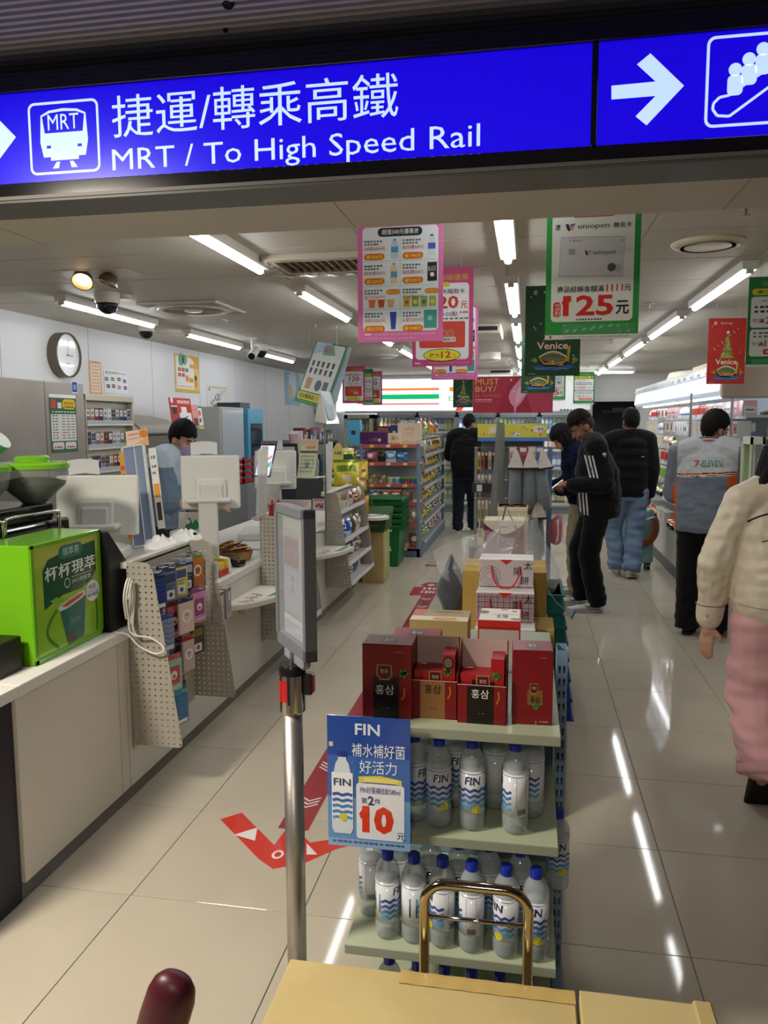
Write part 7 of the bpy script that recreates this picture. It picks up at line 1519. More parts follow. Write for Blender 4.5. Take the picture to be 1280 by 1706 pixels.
# ================================================================== neck pillow display
DY = 6.05
A = atY(796, 735, DY); B_ = atY(912, 706, DY); px_b = atY(789, 890, DY); 
t = thing('pillow_display', 'pegboard display with a yellow header holding grey neck pillows', 'display rack', ((A.x+B_.x)/2, DY+.1, 0))
b = MB(); b.box(A.x+.02, B_.x-.02, DY+.10, DY+.13, .2, A.z+.02, '8b8e92'); build(b, 'back_board', 'satin', t)
b = MB(); b.box(A.x-.03, B_.x+.05, DY-.1, DY+.4, 0, .2, '26282c'); build(b, 'base', 'satin', t, bevel=.01)
b = MB(); b.box(A.x, B_.x, DY, DY+.1, A.z, B_.z, '3f78c0'); build(b, 'header_box', 'satin', t)
def hdr(p):
    p.R(0, 0, 1, .78, 'd8cf4e', 1); p.R(0, .78, 1, 1, '4f86cc', 1)
    r = random.Random(3)
    for k in range(34): p.D(r.uniform(.03, .97), r.uniform(.1, .72), r.uniform(.006, .016), ('e8e4d0', 'c88a3a', 'c85a4a', '6ab0c8', 'e0a0b0')[k % 5], 2)
    p.R(.80, .12, .97, .48, 'e8e8e4', 3, .08); p.T('一番賞', .82, .2, .2, 'b83a3a', 5, w=.13); p.D(.22, .35, .05, 'e0d8d4', 3); p.R(.52, .5, .62, .75, 'e8e4e0', 2, .03)
b = MB(frame((A.x, DY-.001, A.z), EX, EZ)); hdr(Pr(b, B_.x-A.x, B_.z-A.z)); build(b, 'header_print', 'paper', t)
b = MB(); x = B_.x+.01; b.box(x, x+.035, DY+.05, DY+.12, .2, atY(915, 745, DY).z, '6a8ab4'); build(b, 'side_post', 'satin', t)
b = MB(); x = px_b.x-.0; b.box(x, x+.02, DY+.05, DY+.12, .2, atY(790, 745, DY).z, '8a9296'); build(b, 'side_post', 'satin', t)
for py in (746, 800, 830, 862):
    z = atY(800, py, DY).z; b = MB(); b.cyl((px_b.x, DY+.02, z), (B_.x, DY+.02, z), .004, n=6, col='c4c4c2'); build(b, 'hook_bar', 'metal', t)
# thin hanging packs on the left half
r_ = random.Random(8)
for row, (pyt, pyb) in enumerate(((752, 782), (790, 812), (832, 868))):
    for i in range(7):
        px = 796+i*6; A2 = atY(px, pyb, DY-.02-.012*(i % 2)); T2 = atY(px, pyt, DY-.02)
        c1 = (('c8a03a', '8a5a3a', '6a2a2a', 'b8a890', '3a3230', 'd0b060', '8a8078'), ('b8b4a8', 'cac6bc', '8a8a84', 'd0c8b8', 'a8a49a', 'c8c0b0', '908a80'), ('c8b88a', 'b0a884', 'd8d0b8', 'a89a70', 'c0b8a0', 'b0a890', 'd0c8a8'))[row][i]
        y = DY-.03-.012*(i % 2); b = MB(); w_ = .022; b.box(A2.x, A2.x+w_, y-.006, y, A2.z, T2.z, c1); b.box(A2.x+.003, A2.x+w_-.003, y-.0066, y-.006, A2.z+.02, A2.z+(T2.z-A2.z)*.55, shade(c1, .45)); b.box(A2.x+.004, A2.x+w_-.004, y-.0066, y-.006, T2.z-.03, T2.z-.008, 'e8e0d0')
        solo(b, 'charm_pack', 'gloss', 'slim charm pack on the %s hook row of the pillow display' % ('upper', 'middle', 'lower')[row], 'charm', 'charm packs on row %d of the pillow display' % (row+1))
b = MB(); A2 = atY(787, 820, DY-.06); b.box(A2.x, A2.x+.17, DY-.08, DY-.05, A2.z, A2.z+.07, '2c3038'); b.box(A2.x+.035, A2.x+.075, DY-.081, DY-.08, A2.z+.008, A2.z+.06, 'd8d8d4'); solo(b, 'black_pouch', 'plastic', 'black boxed pouch with a white square label on the pillow display', 'box', bevel=.003)
for px, c_, l in ((865, 'b85a5a', 'red'), (880, 'd8b0a0', 'peach'), (848, 'c8a8a0', 'dusty pink'), (893, '5a86b8', 'blue')):
    A2 = atY(px, 768, DY-.01); b = MB(); b.box(A2.x, A2.x+.06, DY-.02, DY-.0, A2.z, A2.z+.11, c_); b.M = frame((A2.x, DY-.0206, A2.z), EX, EZ); b.rect(.006, .07, .054, .1, 'e8e0dc', 1); b.bars(.01, .03, .05, .01, '5a4a4a', 1, 4); solo(b, 'gift_pack', 'gloss', l+' gift pack hung behind the neck pillows', 'pack', 'gift packs behind the neck pillows')
# grey translucent sleeve hanging in front
mat('sleeve', 0.35, alpha=0.78)
b = MB(); Tq = [atY(828, 704, DY-.18), atY(841, 704, DY-.18)]; Bq = [atY(814, 873, DY-.2), atY(842, 873, DY-.2)]
b.grid(lambda u, v: Bq[0].lerp(Bq[1], u).lerp(Tq[0].lerp(Tq[1], u), v)+Vector((0, .03*math.sin(PI*u)*-1+.006*math.sin(9*u+5*v), 0)), 8, 14, '7f817c'); b.grid(lambda u, v: Bq[0].lerp(Bq[1], u).lerp(Tq[0].lerp(Tq[1], u), v)+Vector((0, .03*math.sin(PI*u)+.004, 0)), 8, 14, '777974')
solo(b, 'plastic_sleeve', 'sleeve', 'tall grey translucent plastic sleeve hanging before the display', 'sleeve', smooth=True)
# neck pillows seen edge-on
def neck_pillow(loc, rz, lean, label, name='neck_pillow', col='7b878c', m='velvet', s=1.0, band=True, cat='neck pillow'):
    t = thing(name, label, cat, loc, None, rz)
    pts = []; rad = []
    for i in range(17):
        a = PI*(-.18+1.36*i/16); pts.append((0, .10*s*math.cos(a), -.02-.10*s+.15*s*math.sin(a)*(1 if math.sin(a) > 0 else .9))); rad.append(s*(.022+.0145*math.sin(PI*min(1, max(0, .1+.8*i/16)))))
    M = RX(PI) @ RY(lean)
    b = MB(T(0, 0, -.14*s-.035) @ RY(lean) @ RX(PI) @ T(0, 0, .04)); b.tube(pts, rad, 14, col, caps=True); build(b, 'cushion', m, t, smooth=True, local=True)
    if band:
        b = MB(T(0, 0, 0) @ RY(lean)); b.loft([[(-.056, -.215, -.05), (.056, -.215, -.05), (.056, .18, -.05), (-.056, .18, -.05)], [(-.012, -.06, .07), (.012, -.06, .07), (.012, .05, .07), (-.012, .05, .07)]], 'a2958a'); b.box(-.058, .058, -.218, -.213, -.060, -.046, '1c1a1c'); build(b, 'card_band', 'paper', t, local=True)
    return t
for px, py, le, l in ((860, 766, .0, 'grey blue neck pillow hanging next to the plastic sleeve'), (884, 766, -.03, 'grey blue neck pillow hanging in the middle of three'), (906, 766, -.16, 'grey blue neck pillow slanting beside the blue post'), (897, 846, -.03, 'lone grey blue neck pillow hanging low behind the gift boxes')):
    A2 = atY(px, py, DY-.14); neck_pillow((A2.x, DY-.15, A2.z), 0, le, l, s=1.42)
b = MB(); A2 = atY(922, 885, DY-.05); b.ell((A2.x, DY-.05, A2.z), .035, .05, .10, 14, 10, 'c86a7c'); b.tube(spline([(A2.x+.01, DY-.05, A2.z+.09), (A2.x+.05, DY-.05, A2.z+.12), (A2.x+.055, DY-.05, A2.z+.02), (A2.x+.045, DY-.05, A2.z-.08), (A2.x, DY-.05, A2.z-.09)], 4), .014, 8, 'd88a98'); solo(b, 'pink_plush', 'velvet', 'pink plush loop hanging low beside the blue post', 'plush', smooth=True)
for k, (px, c_, l) in enumerate(((795, 'c8b89a', 'tan'), (806, '9a8a3a', 'olive'), (818, 'a88a9a', 'mauve'), (800, 'b8a8a0', 'pale'))):
    A2 = atY(px, 895, DY-.3+.1*(k == 3)); b = MB(); b.box(A2.x, A2.x+.05, A2.y, A2.y+.05, .2 if k == 3 else .7, A2.z+.06, c_); b.box(A2.x+.008, A2.x+.042, A2.y-.0006, A2.y, A2.z, A2.z+.045, shade(c_, .5)); solo(b, 'figure_box', 'gloss', l+' little toy box in front of the pillow display', 'box', 'toy boxes before the pillow display')
b = MB(); b.box(atY(788, 900, 5.75).x-.02, atY(825, 900, 5.75).x, 5.68, 5.85, 0, .70, '6a6a66'); solo(b, 'small_stand', 'satin', 'narrow grey stand under the little toy boxes', 'stand')

# ================================================================== open chiller along the right
HX, CY0, CY1 = 1.50, 6.62, 11.75
t = thing('open_chiller', 'long open chiller of packed meals with a lit white header', 'chiller', (1.95, 9.2, 0))
b = MB(); b.box(2.35, 2.45, CY0, CY1, 0, 2.0, 'b4bcc4'); build(b, 'back_wall', 'satin', t)
b = MB(); b.box(HX, 2.45, CY0, CY1, 1.98, 2.06, 'cfcfcc'); build(b, 'roof', 'satin', t)
for k in range(6):
    ya = CY0+.02+k*(CY1-CY0-.04)/6; yb = ya+(CY1-CY0-.04)/6-.012
    b = MB(); b.loft([[(HX, y, 1.985), (HX-.02, y, 1.84), (HX+.02, y, 1.81), (HX+.06, y, 1.985)] for y in (ya, yb)], 'dbe8f8'); hp = build(b, 'header_light_panel', 'headerglow', t)
    b = MB(frame((HX-.0135, (ya+yb)/2-.04, 1.88), (0, -1, 0), (.13, 0, 1))); b.poly([(.0, .06), (.08, .06), (.04, .01)], '7a94a4', 1); build(b, 'header_mark', 'paper', hp)
b = MB(); b.box(HX-.012, HX+.04, CY0, CY1, 1.985, 2.03, 'b9c0ca'); build(b, 'header_rail', 'metal', t)
for k in range(16):
    y = CY0+.1+k*.32; b = MB(frame((HX-.0135, y+.16, 1.992), (0, -1, 0), EZ)); b.box(0, .10+.05*(k % 2), 0, .03, 0, .0008, 'dfe2e6'); b.bars(.01, .008, .09, .014, ('3a3a40', 'b84a5a')[k % 2], 4, 4, k); build(b, 'price_ticket', 'paper', t)
b = MB(); b.box(HX+.10, HX+.16, CY0+.05, CY1-.05, 1.80, 1.815, 'f4f8ff'); build(b, 'light_strip', 'led', t)
ZC = [.50, .75, .95, 1.13, 1.31, 1.48, 1.65]
for s, z in enumerate(ZC):
    xf = 1.50+.10*(z-.5)/.6
    b = MB(); b.box(xf, 2.36, CY0+.01, CY1-.01, z-.02, z, 'cacccf'); b.box(xf-.008, xf+.004, CY0+.01, CY1-.01, z-.03, z+.02, 'bfc2c8'); sh = build(b, 'chiller_shelf', 'satin', t)
    b = MB()
    for j in range(10): y = CY0+.2+j*.5; b.box(xf-.010, xf-.0082, y, y+.09, z-.024, z+.012, ('e6e8ec', 'd8b8b4', 'e2dcae')[(j+s) % 3])
    build(b, 'shelf_ticket', 'paper', sh)
b = MB(); b.box(1.51, 2.45, CY0, CY1, .0, .12, '55565a'); build(b, 'kick_plate', 'satin', t)
for k in range(6):
    ya = CY0+k*(CY1-CY0)/6; b = MB(); b.box(1.512, 1.53, ya+.004, ya+(CY1-CY0)/6-.004, .12, .47, ('c9c7c0', '6d6460')[k == 1]); build(b, 'front_panel', 'panel', t)
    if k == 1:
        b = MB(frame((1.5115, ya+.84, .12), (0, -1, 0), EZ)); p = Pr(b, .83, .35); p.R(.02, .03, .5, .97, '8a7f86', 1); p.R(.52, .03, .98, .97, '9a8078', 1); p.D(.3, .5, .1, 'b89a80', 2); p.D(.7, .4, .12, 'c8a890', 2); build(b, 'panel_poster', 'paper', t)
# near end: beige header, glass side with metal frame
EX0 = atY(1150, 700, CY0).x
b = MB(); b.box(HX-.02, 2.47, CY0-.05, CY0-.0, 1.78, 2.06, 'cbbfae'); build(b, 'end_header', 'panel', t, bevel=.02, seg=3)
b = MB(); b.box(EX0, 2.45, CY0-.03, CY0-.022, .5, 1.79, 'c8d8de'); build(b, 'end_glass', 'pane', t)
b = MB()
for x in (EX0-.012, 1.56): b.cyl((x+.01, CY0-.03, .5), (x+.01, CY0-.03, 1.82), .010, n=8, col='b9bcbc')
b.box(2.38, 2.47, CY0-.05, CY0, .0, 1.8, 'bdb8ae'); b.box(EX0-.01, 2.45, CY0-.05, CY0, .44, .5, 'bdb8ae'); b.box(1.51, 2.45, CY0-.05, CY0, 0, .44, 'c4c0b6'); build(b, 'end_frame', 'metal', t)
b = MB(); b.lathe([(.0, .12), (.3, .10), (.34, 0)], 20, 'e2dccb', c=(1.9, 9.6, 2.06), sy=1.6); solo(b, 'paper_roll', 'paper', 'white domed paper sign lying on top of the chiller', 'sign', smooth=True)
b = MB(); b.box(1.75, 2.4, 8.4, 9.1, 2.06, 2.18, 'd9cfbb'); solo(b, 'flat_carton', 'carton', 'flat cream carton lying on the chiller roof', 'carton')
# goods on the chiller shelves
def pk(kind, c1, c2):
    b = MB(frame((0, 0, 0), (0, -1, 0), EZ))   # local x along -y (to the right seen from the aisle), z out to -x
    if kind == 0: b.box(-.055, .055, 0, .11, -.09, 0, c1); b.rect(-.045, .02, .045, .09, c2, 1); b.rect(-.03, .045, .03, .06, '3a3a3a', 2)
    elif kind == 1:
        b.M = Matrix.Identity(4); b.lathe([(.038, 0), (.05, .075), (.054, .078), (.054, .088), (0, .089)], 14, [c1, c2, c2, c2], c=(.055, 0, 0))
    elif kind == 2:
        b.M = Matrix.Identity(4); b.loft([[(.0, -.07, 0), (.10, -.07, 0), (.10, .07, 0), (.0, .07, 0)], [(-.008, -.08, .03), (.11, -.08, .03), (.11, .08, .03), (-.008, .08, .03)]], '26221f'); b.ell((.05, 0, .032), .05, .07, .02, 10, 6, c1); b.ell((.03, .02, .04), .02, .03, .018, 8, 5, c2)
    elif kind == 3:
        b.prism([(-.055, 0), (.055, 0), (.0, .10)], -.05, 0, c1); b.rect(-.02, .01, .02, .05, c2, 1)
    elif kind == 4:
        b.M = RZ(-PI/2) @ T(0, .04, 0); bb = bag(.13, .15, .05, c1, c2, hash(c1) % 50, 2, b.M); b = bb
    else:
        b.M = Matrix.Identity(4); b.lathe([(.03, 0), (.032, .12), (.018, .145), (.018, .165), (0, .165)], 12, [c1, c1, c2, c2], c=(.04, 0, 0))
    return b
PKC = [(0, 'd8d8d4', 'c85a4a', 'white boxed'), (0, 'e0b0b0', 'e8e0dc', 'pink boxed'), (1, 'e0d8c0', 'e8e8e4', 'cream lidded cup'), (1, '8ac04a', 'e0e8d0', 'green lidded cup'), (2, 'c89058', 'd84a34', 'black tray'), (2, 'd8c8a0', '6a8a3a', 'noodle tray'), (3, 'e2e2de', '2a2a2a', 'white triangle'), (3, 'c8484a', 'e8e0d8', 'red triangle'), (4, 'dfe3e6', '5a80b8', 'white bagged'), (4, 'd08a5a', 'e8e0d0', 'orange bagged'), (5, 'b83a34', 'e8e0d8', 'red bottled'), (5, 'e0d04a', 'd0d0c8', 'yellow bottled')]
PK = [solo(pk(k, a, c_), 'chilled_pack', 'gloss', 'pack', 'food pack') for k, a, c_, n in PKC]
usedp = set(); r_ = random.Random(21)
sets = [(4, 5, 4, 2), (5, 4, 2, 3), (11, 0, 1, 8, 3), (10, 2, 7, 1), (9, 2, 8, 5), (0, 8, 2, 6), (1, 0, 10, 8)]
for s, z in enumerate(ZC):
    xf = 1.52+.10*(z-.5)/.6; y = CY0+.12
    while y < CY1-.08:
        k = sets[s][int((y-CY0)*1.4) % len(sets[s])]
        if k in usedp: o = PK[k].copy(); COL.objects.link(o)
        else: o = PK[k]; usedp.add(k)
        o.location = (xf+r_.uniform(0, .02), y, z); o.rotation_euler = (0, 0, r_.uniform(-.08, .08)); sc = min(1.55, ((ZC[s+1]-z if s < 6 else .16)-.045)/(.11, .089, .052, .10, .15, .165)[PKC[k][0]]); o.scale = (1.15, 1.12, sc)
        o['label'] = '%s food pack on the %s chiller shelf' % (PKC[k][3], ('bottom', 'second', 'third', 'fourth', 'fifth', 'sixth', 'top')[s]); o['group'] = 'packs on chiller shelf %d' % (s+1)
        y += (.15 if PKC[k][0] in (2,) else .125)+r_.uniform(0, .02)
# extra stock stacked behind, seen through the end glass
for s, z in enumerate(ZC[1:]):
    for j in range(3):
        k = (s*5+j*3) % 12; o = PK[k].copy(); COL.objects.link(o); o.location = (1.72+j*.18, CY0+.09, z); o.rotation_euler = (0, 0, PI/2); o.scale = (1, 1, .8); o['label'] = '%s food pack behind the chiller end glass' % PKC[k][3]; o['group'] = 'packs behind the end glass'
# small glazed warmer and a dolly by the shop assistant
WYc = 5.62; A = atY(1246, 850, WYc); B_ = atY(1276, 728, WYc)
t = thing('glass_warmer', 'small white framed glass cabinet with a green inside beside the chiller end', 'cabinet', ((A.x+B_.x)/2, WYc+.1, 0))
b = MB()
for x in (A.x, B_.x-.015):
    for y in (WYc, WYc+.22): b.box(x, x+.015, y, y+.015, .95, B_.z, 'd9d8cc')
b.box(A.x, B_.x, WYc, WYc+.235, B_.z-.05, B_.z, 'd9d8cc'); b.box(A.x, B_.x, WYc, WYc+.235, .92, .96, 'd9d8cc'); build(b, 'frame', 'satin', t)
b = MB(); b.box(A.x+.015, B_.x-.015, WYc+.218, WYc+.222, .96, B_.z-.05, '9ab87a'); build(b, 'inner_back', 'satin', t)
b = MB(); b.box(A.x+.01, B_.x-.01, WYc, WYc+.004, .96, B_.z-.05, 'dfe8ea'); build(b, 'glass_front', 'pane', t)
b = MB(); b.box(A.x-.02, B_.x+.2, WYc-.03, WYc+.3, .0, .92, 'b8b4ab'); build(b, 'stand', 'panel', t)
A = atZ(1145, 1045, .05)
t = thing('dolly', 'low black trolley with a magenta edge by the shop assistant', 'trolley', (A.x+.2, 6.46, 0))
b = MB(); b.box(A.x, A.x+.5, 6.36, 6.56, .09, .13, '1a191c'); build(b, 'deck', 'plastic', t, bevel=.008)
b = MB(); b.box(A.x+.06, A.x+.075, 6.38, 6.40, .13, .75, '7a1a4a'); b.box(A.x+.075, A.x+.40, 6.385, 6.42, .13, .75, '18181b'); build(b, 'upright_panel', 'satin', t)
for x in (A.x+.07, A.x+.42):
    for y in (6.40, 6.52): b = MB(); b.cyl((x-.014, y, .045), (x+.014, y, .045), .045, n=16, col='121214'); build(b, 'wheel', 'plastic', t)
# suitcase with a brown neck pillow
sx0, sx1 = 1.03, 1.36; SYc = 8.78
t = thing('suitcase', 'mint green upright suitcase with ribbed shell on four wheels', 'suitcase', ((sx0+sx1)/2, SYc+.12, 0))
b = MB(); b.box(sx0, sx1, SYc, SYc+.24, .07, .66, '7fa8a4'); build(b, 'shell', 'plastic', t, bevel=.035, seg=4, smooth=True, auto=30)
for k in range(4): x = sx0+.06+k*.07; b = MB(); b.box(x, x+.018, SYc-.005, SYc+.24, .10, .62, '7fa8a4'); build(b, 'rib', 'plastic', t, bevel=.004)
for x in (sx0+.02, sx1-.06): b = MB(); b.box(x, x+.04, SYc-.006, SYc+.03, .60, .665, '7fa8a4'); build(b, 'corner_guard', 'plastic', t, bevel=.008)
for x in (sx0+.05, sx1-.05):
    for y in (SYc+.04, SYc+.2): b = MB(); b.cyl((x-.02, y, .03), (x+.02, y, .03), .03, n=16, col='15171a'); wl = build(b, 'wheel', 'plastic', t); b = MB(); b.box(x-.025, x+.025, y-.012, y+.012, .04, .075, '2a2c30'); build(b, 'fork', 'plastic', wl)
b = MB(); b.tube([(1.13, SYc+.18, .64), (1.13, SYc+.18, .95), (1.27, SYc+.18, .95), (1.27, SYc+.18, .64)], .009, 8, 'a8acac'); build(b, 'pull_handle', 'metal', t)
t = neck_pillow((1.24, SYc-.06, .60), PI/2, 0, 'rust brown neck pillow strapped to the mint suitcase', col='7a4422', s=1.25, band=False)
b = MB(); b.tube(spline([(1.27, SYc-.05, .56), (1.33, SYc-.07, .585), (1.33, SYc-.03, .55)], 4), .009, 6, 'dcdcd4'); solo(b, 'luggage_tag', 'plastic', 'white luggage strap on the brown neck pillow', 'tag')
# dark blue awning bracket hung on a rod in the passage, not wall trim
b = MB(); A = atY(1006, 684, WB+.2); b.box(A.x, A.x+.52, WB+.2, WB+.5, A.z-.03, A.z+.0, '16203a'); b.box(A.x+.15, A.x+.5, WB+.2, WB+.5, A.z, A.z+.05, '16203a'); b.cyl((A.x+.3, WB+.35, A.z), (A.x+.3, WB+.35, DZ+.02), .012, n=8, col='3a3a3e'); struct(b, 'dark_bracket', 'satin')
# ================================================================== people
from mathutils.bvhtree import BVHTree
def remesh(mb, vox, it=4):
    me = bpy.data.meshes.new('tmp'); me.from_pydata([tuple(v) for v in mb.v], [], mb.f); ob = bpy.data.objects.new('tmp', me)
    bm = bmesh.new(); bm.from_mesh(me); bmesh.ops.recalc_face_normals(bm, faces=bm.faces); bm.to_mesh(me); bm.free()
    m = ob.modifiers.new('r', 'REMESH'); m.mode = 'VOXEL'; m.voxel_size = vox
    if it: m = ob.modifiers.new('s', 'SMOOTH'); m.factor = .5; m.iterations = it
    r = evaluated(ob)
    bpy.data.objects.remove(ob); bpy.data.meshes.remove(me)
    return r
def surf(mb, vox, name, m, parent, cf, it=4, wr=None, amp=0.0):
    r = remesh(mb, vox, it); n = len(r.vertices)
    if wr:
        co = [0.0]*(3*n); no = [0.0]*(3*n); r.vertices.foreach_get('co', co); r.vertices.foreach_get('normal', no)
        for i in range(0, 3*n, 3):
            k = amp*wr(Vector(co[i:i+3])); co[i] += no[i]*k; co[i+1] += no[i+1]*k; co[i+2] += no[i+2]*k
        r.vertices.foreach_set('co', co); r.update()
    r.name = name; q = len(r.polygons)
    at = r.color_attributes.new('Col', 'FLOAT_COLOR', 'CORNER'); buf = []; lt = [0]*q; r.polygons.foreach_get('loop_total', lt)
    if callable(cf):
        ce = [0.0]*(3*q); r.polygons.foreach_get('center', ce)
        for i in range(q): c = hx(cf(Vector(ce[3*i:3*i+3]), None)); buf += [c[0], c[1], c[2], 1.0]*lt[i]
    else: c = hx(cf); buf = [c[0], c[1], c[2], 1.0]*sum(lt)
    at.data.foreach_set('color', buf); r.polygons.foreach_set('use_smooth', [True]*q); r.materials.append(MATS[m])
    o = bpy.data.objects.new(name, r); COL.objects.link(o); o.parent = parent
    return o
def V(*a): return Vector(a)
def ball(b, c, r): b.ell(c, r, r, r, 12, 8)
def limb(b, pts, rad, n=12):
    """tapered tube through joints, with round ends and joints"""
    pts = [Vector(p) for p in pts]; P_ = []; R_ = []
    for i in range(len(pts)-1):
        for k in range(5): f = k/5; P_.append(pts[i].lerp(pts[i+1], f)); R_.append(rad[i]+(rad[i+1]-rad[i])*f)
    P_.append(pts[-1]); R_.append(rad[-1]); b.tube(P_, R_, n)
    for p, r in zip(pts, rad): ball(b, p, r*.985)
def rings(b, rs, n=20):
    """rs: (cx, cy, z, rx, ry)"""
    L = []
    for cx, cy, z, rx, ry in rs: L.append([(cx+rx*(abs(math.cos(a))**.85)*(1 if math.cos(a) > 0 else -1), cy+ry*(abs(math.sin(a))**.9)*(1 if math.sin(a) > 0 else -1), z) for a in [2*PI*i/n for i in range(n)]])
    b.loft(L)
def hand(b, w, d, pn, side, curl=.5, s=1.0, thumb=.7):
    """w wrist, d pointing direction, pn palm normal, side vector pointing to the thumb side"""
    w = Vector(w); d = Vector(d).normalized(); pn = (Vector(pn)-d*Vector(pn).dot(d)).normalized(); sd = d.cross(pn).normalized()
    if sd.dot(Vector(side)) < 0: sd = -sd
    limb(b, [w, w+d*.03*s], [.024*s, .027*s], 10)
    for k in (-1.2, -.4, .4, 1.2): limb(b, [w+d*.02*s+sd*.010*k*s, w+d*.085*s+sd*.0165*k*s], [.014*s, .0125*s], 8)
    for k, L in ((1.2, .068), (.4, .078), (-.4, .072), (-1.2, .056)):
        p = w+d*.085*s+sd*.0168*k*s; a = curl*.6; pts = [p]; dd = d
        for seg, f in enumerate((.45, .32, .23)):
            c_ = math.cos(a); s_ = math.sin(a); dd = (d*c_+pn*s_).normalized(); p = p+dd*L*f*s; pts.append(p); a += curl*.75
        limb(b, pts, [.0098*s, .0092*s, .0086*s, .0076*s], 8)
    p = w+d*.028*s+sd*.024*s; q = p+(sd*thumb+d*.75+pn*.35).normalized()*.036*s; r = q+(sd*.25*thumb+d*.9+pn*.45).normalized()*.028*s
    limb(b, [w+d*.012*s+sd*.008*s, p, q, r], [.015*s, .0135*s, .0108*s, .0088*s], 8)
def headM(c, yaw, pitch): return T(*c) @ RZ(yaw) @ RX(-pitch)
def head(b, M, s=1.0):
    N = MB(M); N.ell((0, -.012, .03), .076*s, .096*s, .098*s, 18, 12); N.ell((0, .012, -.03), .064*s, .078*s, .085*s, 16, 10); N.ell((0, .038, -.075), .040*s, .043*s, .035*s, 12, 8)
    N.ell((0, .092, -.018), .0135*s, .016*s, .028*s, 10, 8); N.ell((0, .103, -.032), .015*s, .0135*s, .012*s, 10, 8)
    N.ell((0, .083, -.062), .024*s, .010*s, .0085*s, 10, 6); N.ell((0, .078, .022), .05*s, .014*s, .012*s, 10, 6)
    for sx in (-1, 1): N.ell((sx*.077*s, -.012, -.012), .010*s, .022*s, .033*s, 10, 8); N.ell((sx*.045, .060, -.035), .022*s, .02*s, .024*s, 8, 6)
    b.v += N.v if False else []
    n = len(b.v); b.v += N.v; b.f += [tuple(i+n for i in f) for f in N.f]; b.c += N.c
def face_bits(M, t, lid='1a1412'):
    for sx in (-1, 1):
        b = MB(M); b.ell((sx*.031, .0770, .002), .0115, .0075, .0045, 10, 8, 'b8aca2'); b.ell((sx*.031, .0835, .0015), .0052, .003, .0045, 8, 6, '1c120e'); build(b, 'eye', 'gloss', t, local=True, smooth=True)
        b = MB(M); b.tube(spline([(sx*.014, .090, .020), (sx*.032, .0885, .026), (sx*.050, .076, .021)], 4), .0038, 6, lid); build(b, 'eyebrow', 'hair', t, local=True)
    b = MB(M); b.tube(spline([(-.022, .086, -.064), (0, .0945, -.062), (.022, .086, -.064)], 4), .003, 6, '8a4a42'); build(b, 'lips', 'skin', t, local=True)
def hair(M, t, keep, thick=.014, col='0e0c0c', bulge=None, seed=1, s=1.0, name='hair'):
    b = MB(M); nu, nv = 44, 30
    def fn(u, v):
        a = 2*PI*u; th = PI*v; d = V(math.cos(a)*math.sin(th), math.sin(a)*math.sin(th), math.cos(th))
        p = V(d.x*.079*s, -.012+d.y*.099*s, .03+d.z*.101*s) if d.z > -.25 else V(d.x*.078*s, -.012+d.y*.097*s, .03+d.z*.13*s)
        k = thick*(.75+.5*noise.noise(V(a*3, th*5, seed)))
        if bulge: k += bulge(d)
        return p+d*k
    g = []
    vs = [fn(i/nu, j/nv) for j in range(nv+1) for i in range(nu+1)]; fs = []
    for j in range(nv):
        for i in range(nu):
            q = (j*(nu+1)+i, j*(nu+1)+i+1, (j+1)*(nu+1)+i+1, (j+1)*(nu+1)+i); c = sum((vs[k] for k in q), V(0, 0, 0))/4
            if keep(c): fs.append(q)
    b.add(vs, fs, col); o = build(b, name, 'hair', t, local=True, smooth=True, solid=.005); return o
def short(c):
    return c.z > (.060 if c.y > .045 else .034 if c.y > .0 else .018 if c.y > -.045 else -.030)+.02*noise.noise(V(c.x*70, c.y*70, 3.3))
def fade(hM, t):
    hair(hM, t, lambda c: c.y < .03 and c.z > (.0 if c.y > .0 else -.012 if c.y > -.045 else -.062)+.02*noise.noise(V(c.x*70, c.y*70, 5.3)), .0, '1d1613', None, 3, name='cropped_hair')
def shoe(t, M, c1, c2, L=.27, name='shoe', m='satin', extra=None):
    """toe towards +y, heel at y=-.07"""
    b = MB(M)
    prof = [(-.075, .030, .075), (-.06, .036, .105), (-.02, .040, .108), (.03, .043, .085), (.08, .047, .062), (.13, .046, .050), (.17, .036, .042), (.19, .018, .030)]
    L_ = []
    for y, w_, h_ in prof: L_.append([(w_*math.cos(a), y*L/.27, .022+max(0, (h_-.022))*max(0, math.sin(a))**.8) for a in [PI*i/8 for i in range(9)]])
    b.loft(L_, c1); o = build(b, name, m, t, local=True, smooth=True, sub=1)
    b = MB(M); pts = [(.033*math.cos(a), -.06*L/.27-.018*0+.02*math.sin(a)) for a in [PI+PI*i/6 for i in range(7)]]+[(.047, .08), (.049, .12), (.04, .17), (.0, .195), (-.04, .17), (-.049, .12), (-.047, .08)]
    b.prism(pts, 0, .026, c2); build(b, 'sole', 'matte', o, local=True, bevel=.004)
    if extra: extra(o, M)
    return o
def project(t, garment_tree, glyph_verts, faces, M, col, name, mtl='paper', parent=None):
    """lay flat print on a garment: local x,y of M spread, cast along -z of M"""
    z = (M.to_3x3() @ V(0, 0, 1)).normalized(); vs = []
    for (x, y) in glyph_verts:
        o = M @ V(x, y, 0); h = garment_tree.ray_cast(o+z*.3, -z, 1.0)
        vs.append((h[0]+z*.0025) if h[0] else o)
    b = MB(); b.add(vs, faces, col); return build(b, name, mtl, parent or t, local=True)
def tree_of(o): return BVHTree.FromPolygons([v.co.copy() for v in o.data.vertices], [tuple(p.vertices) for p in o.data.polygons])
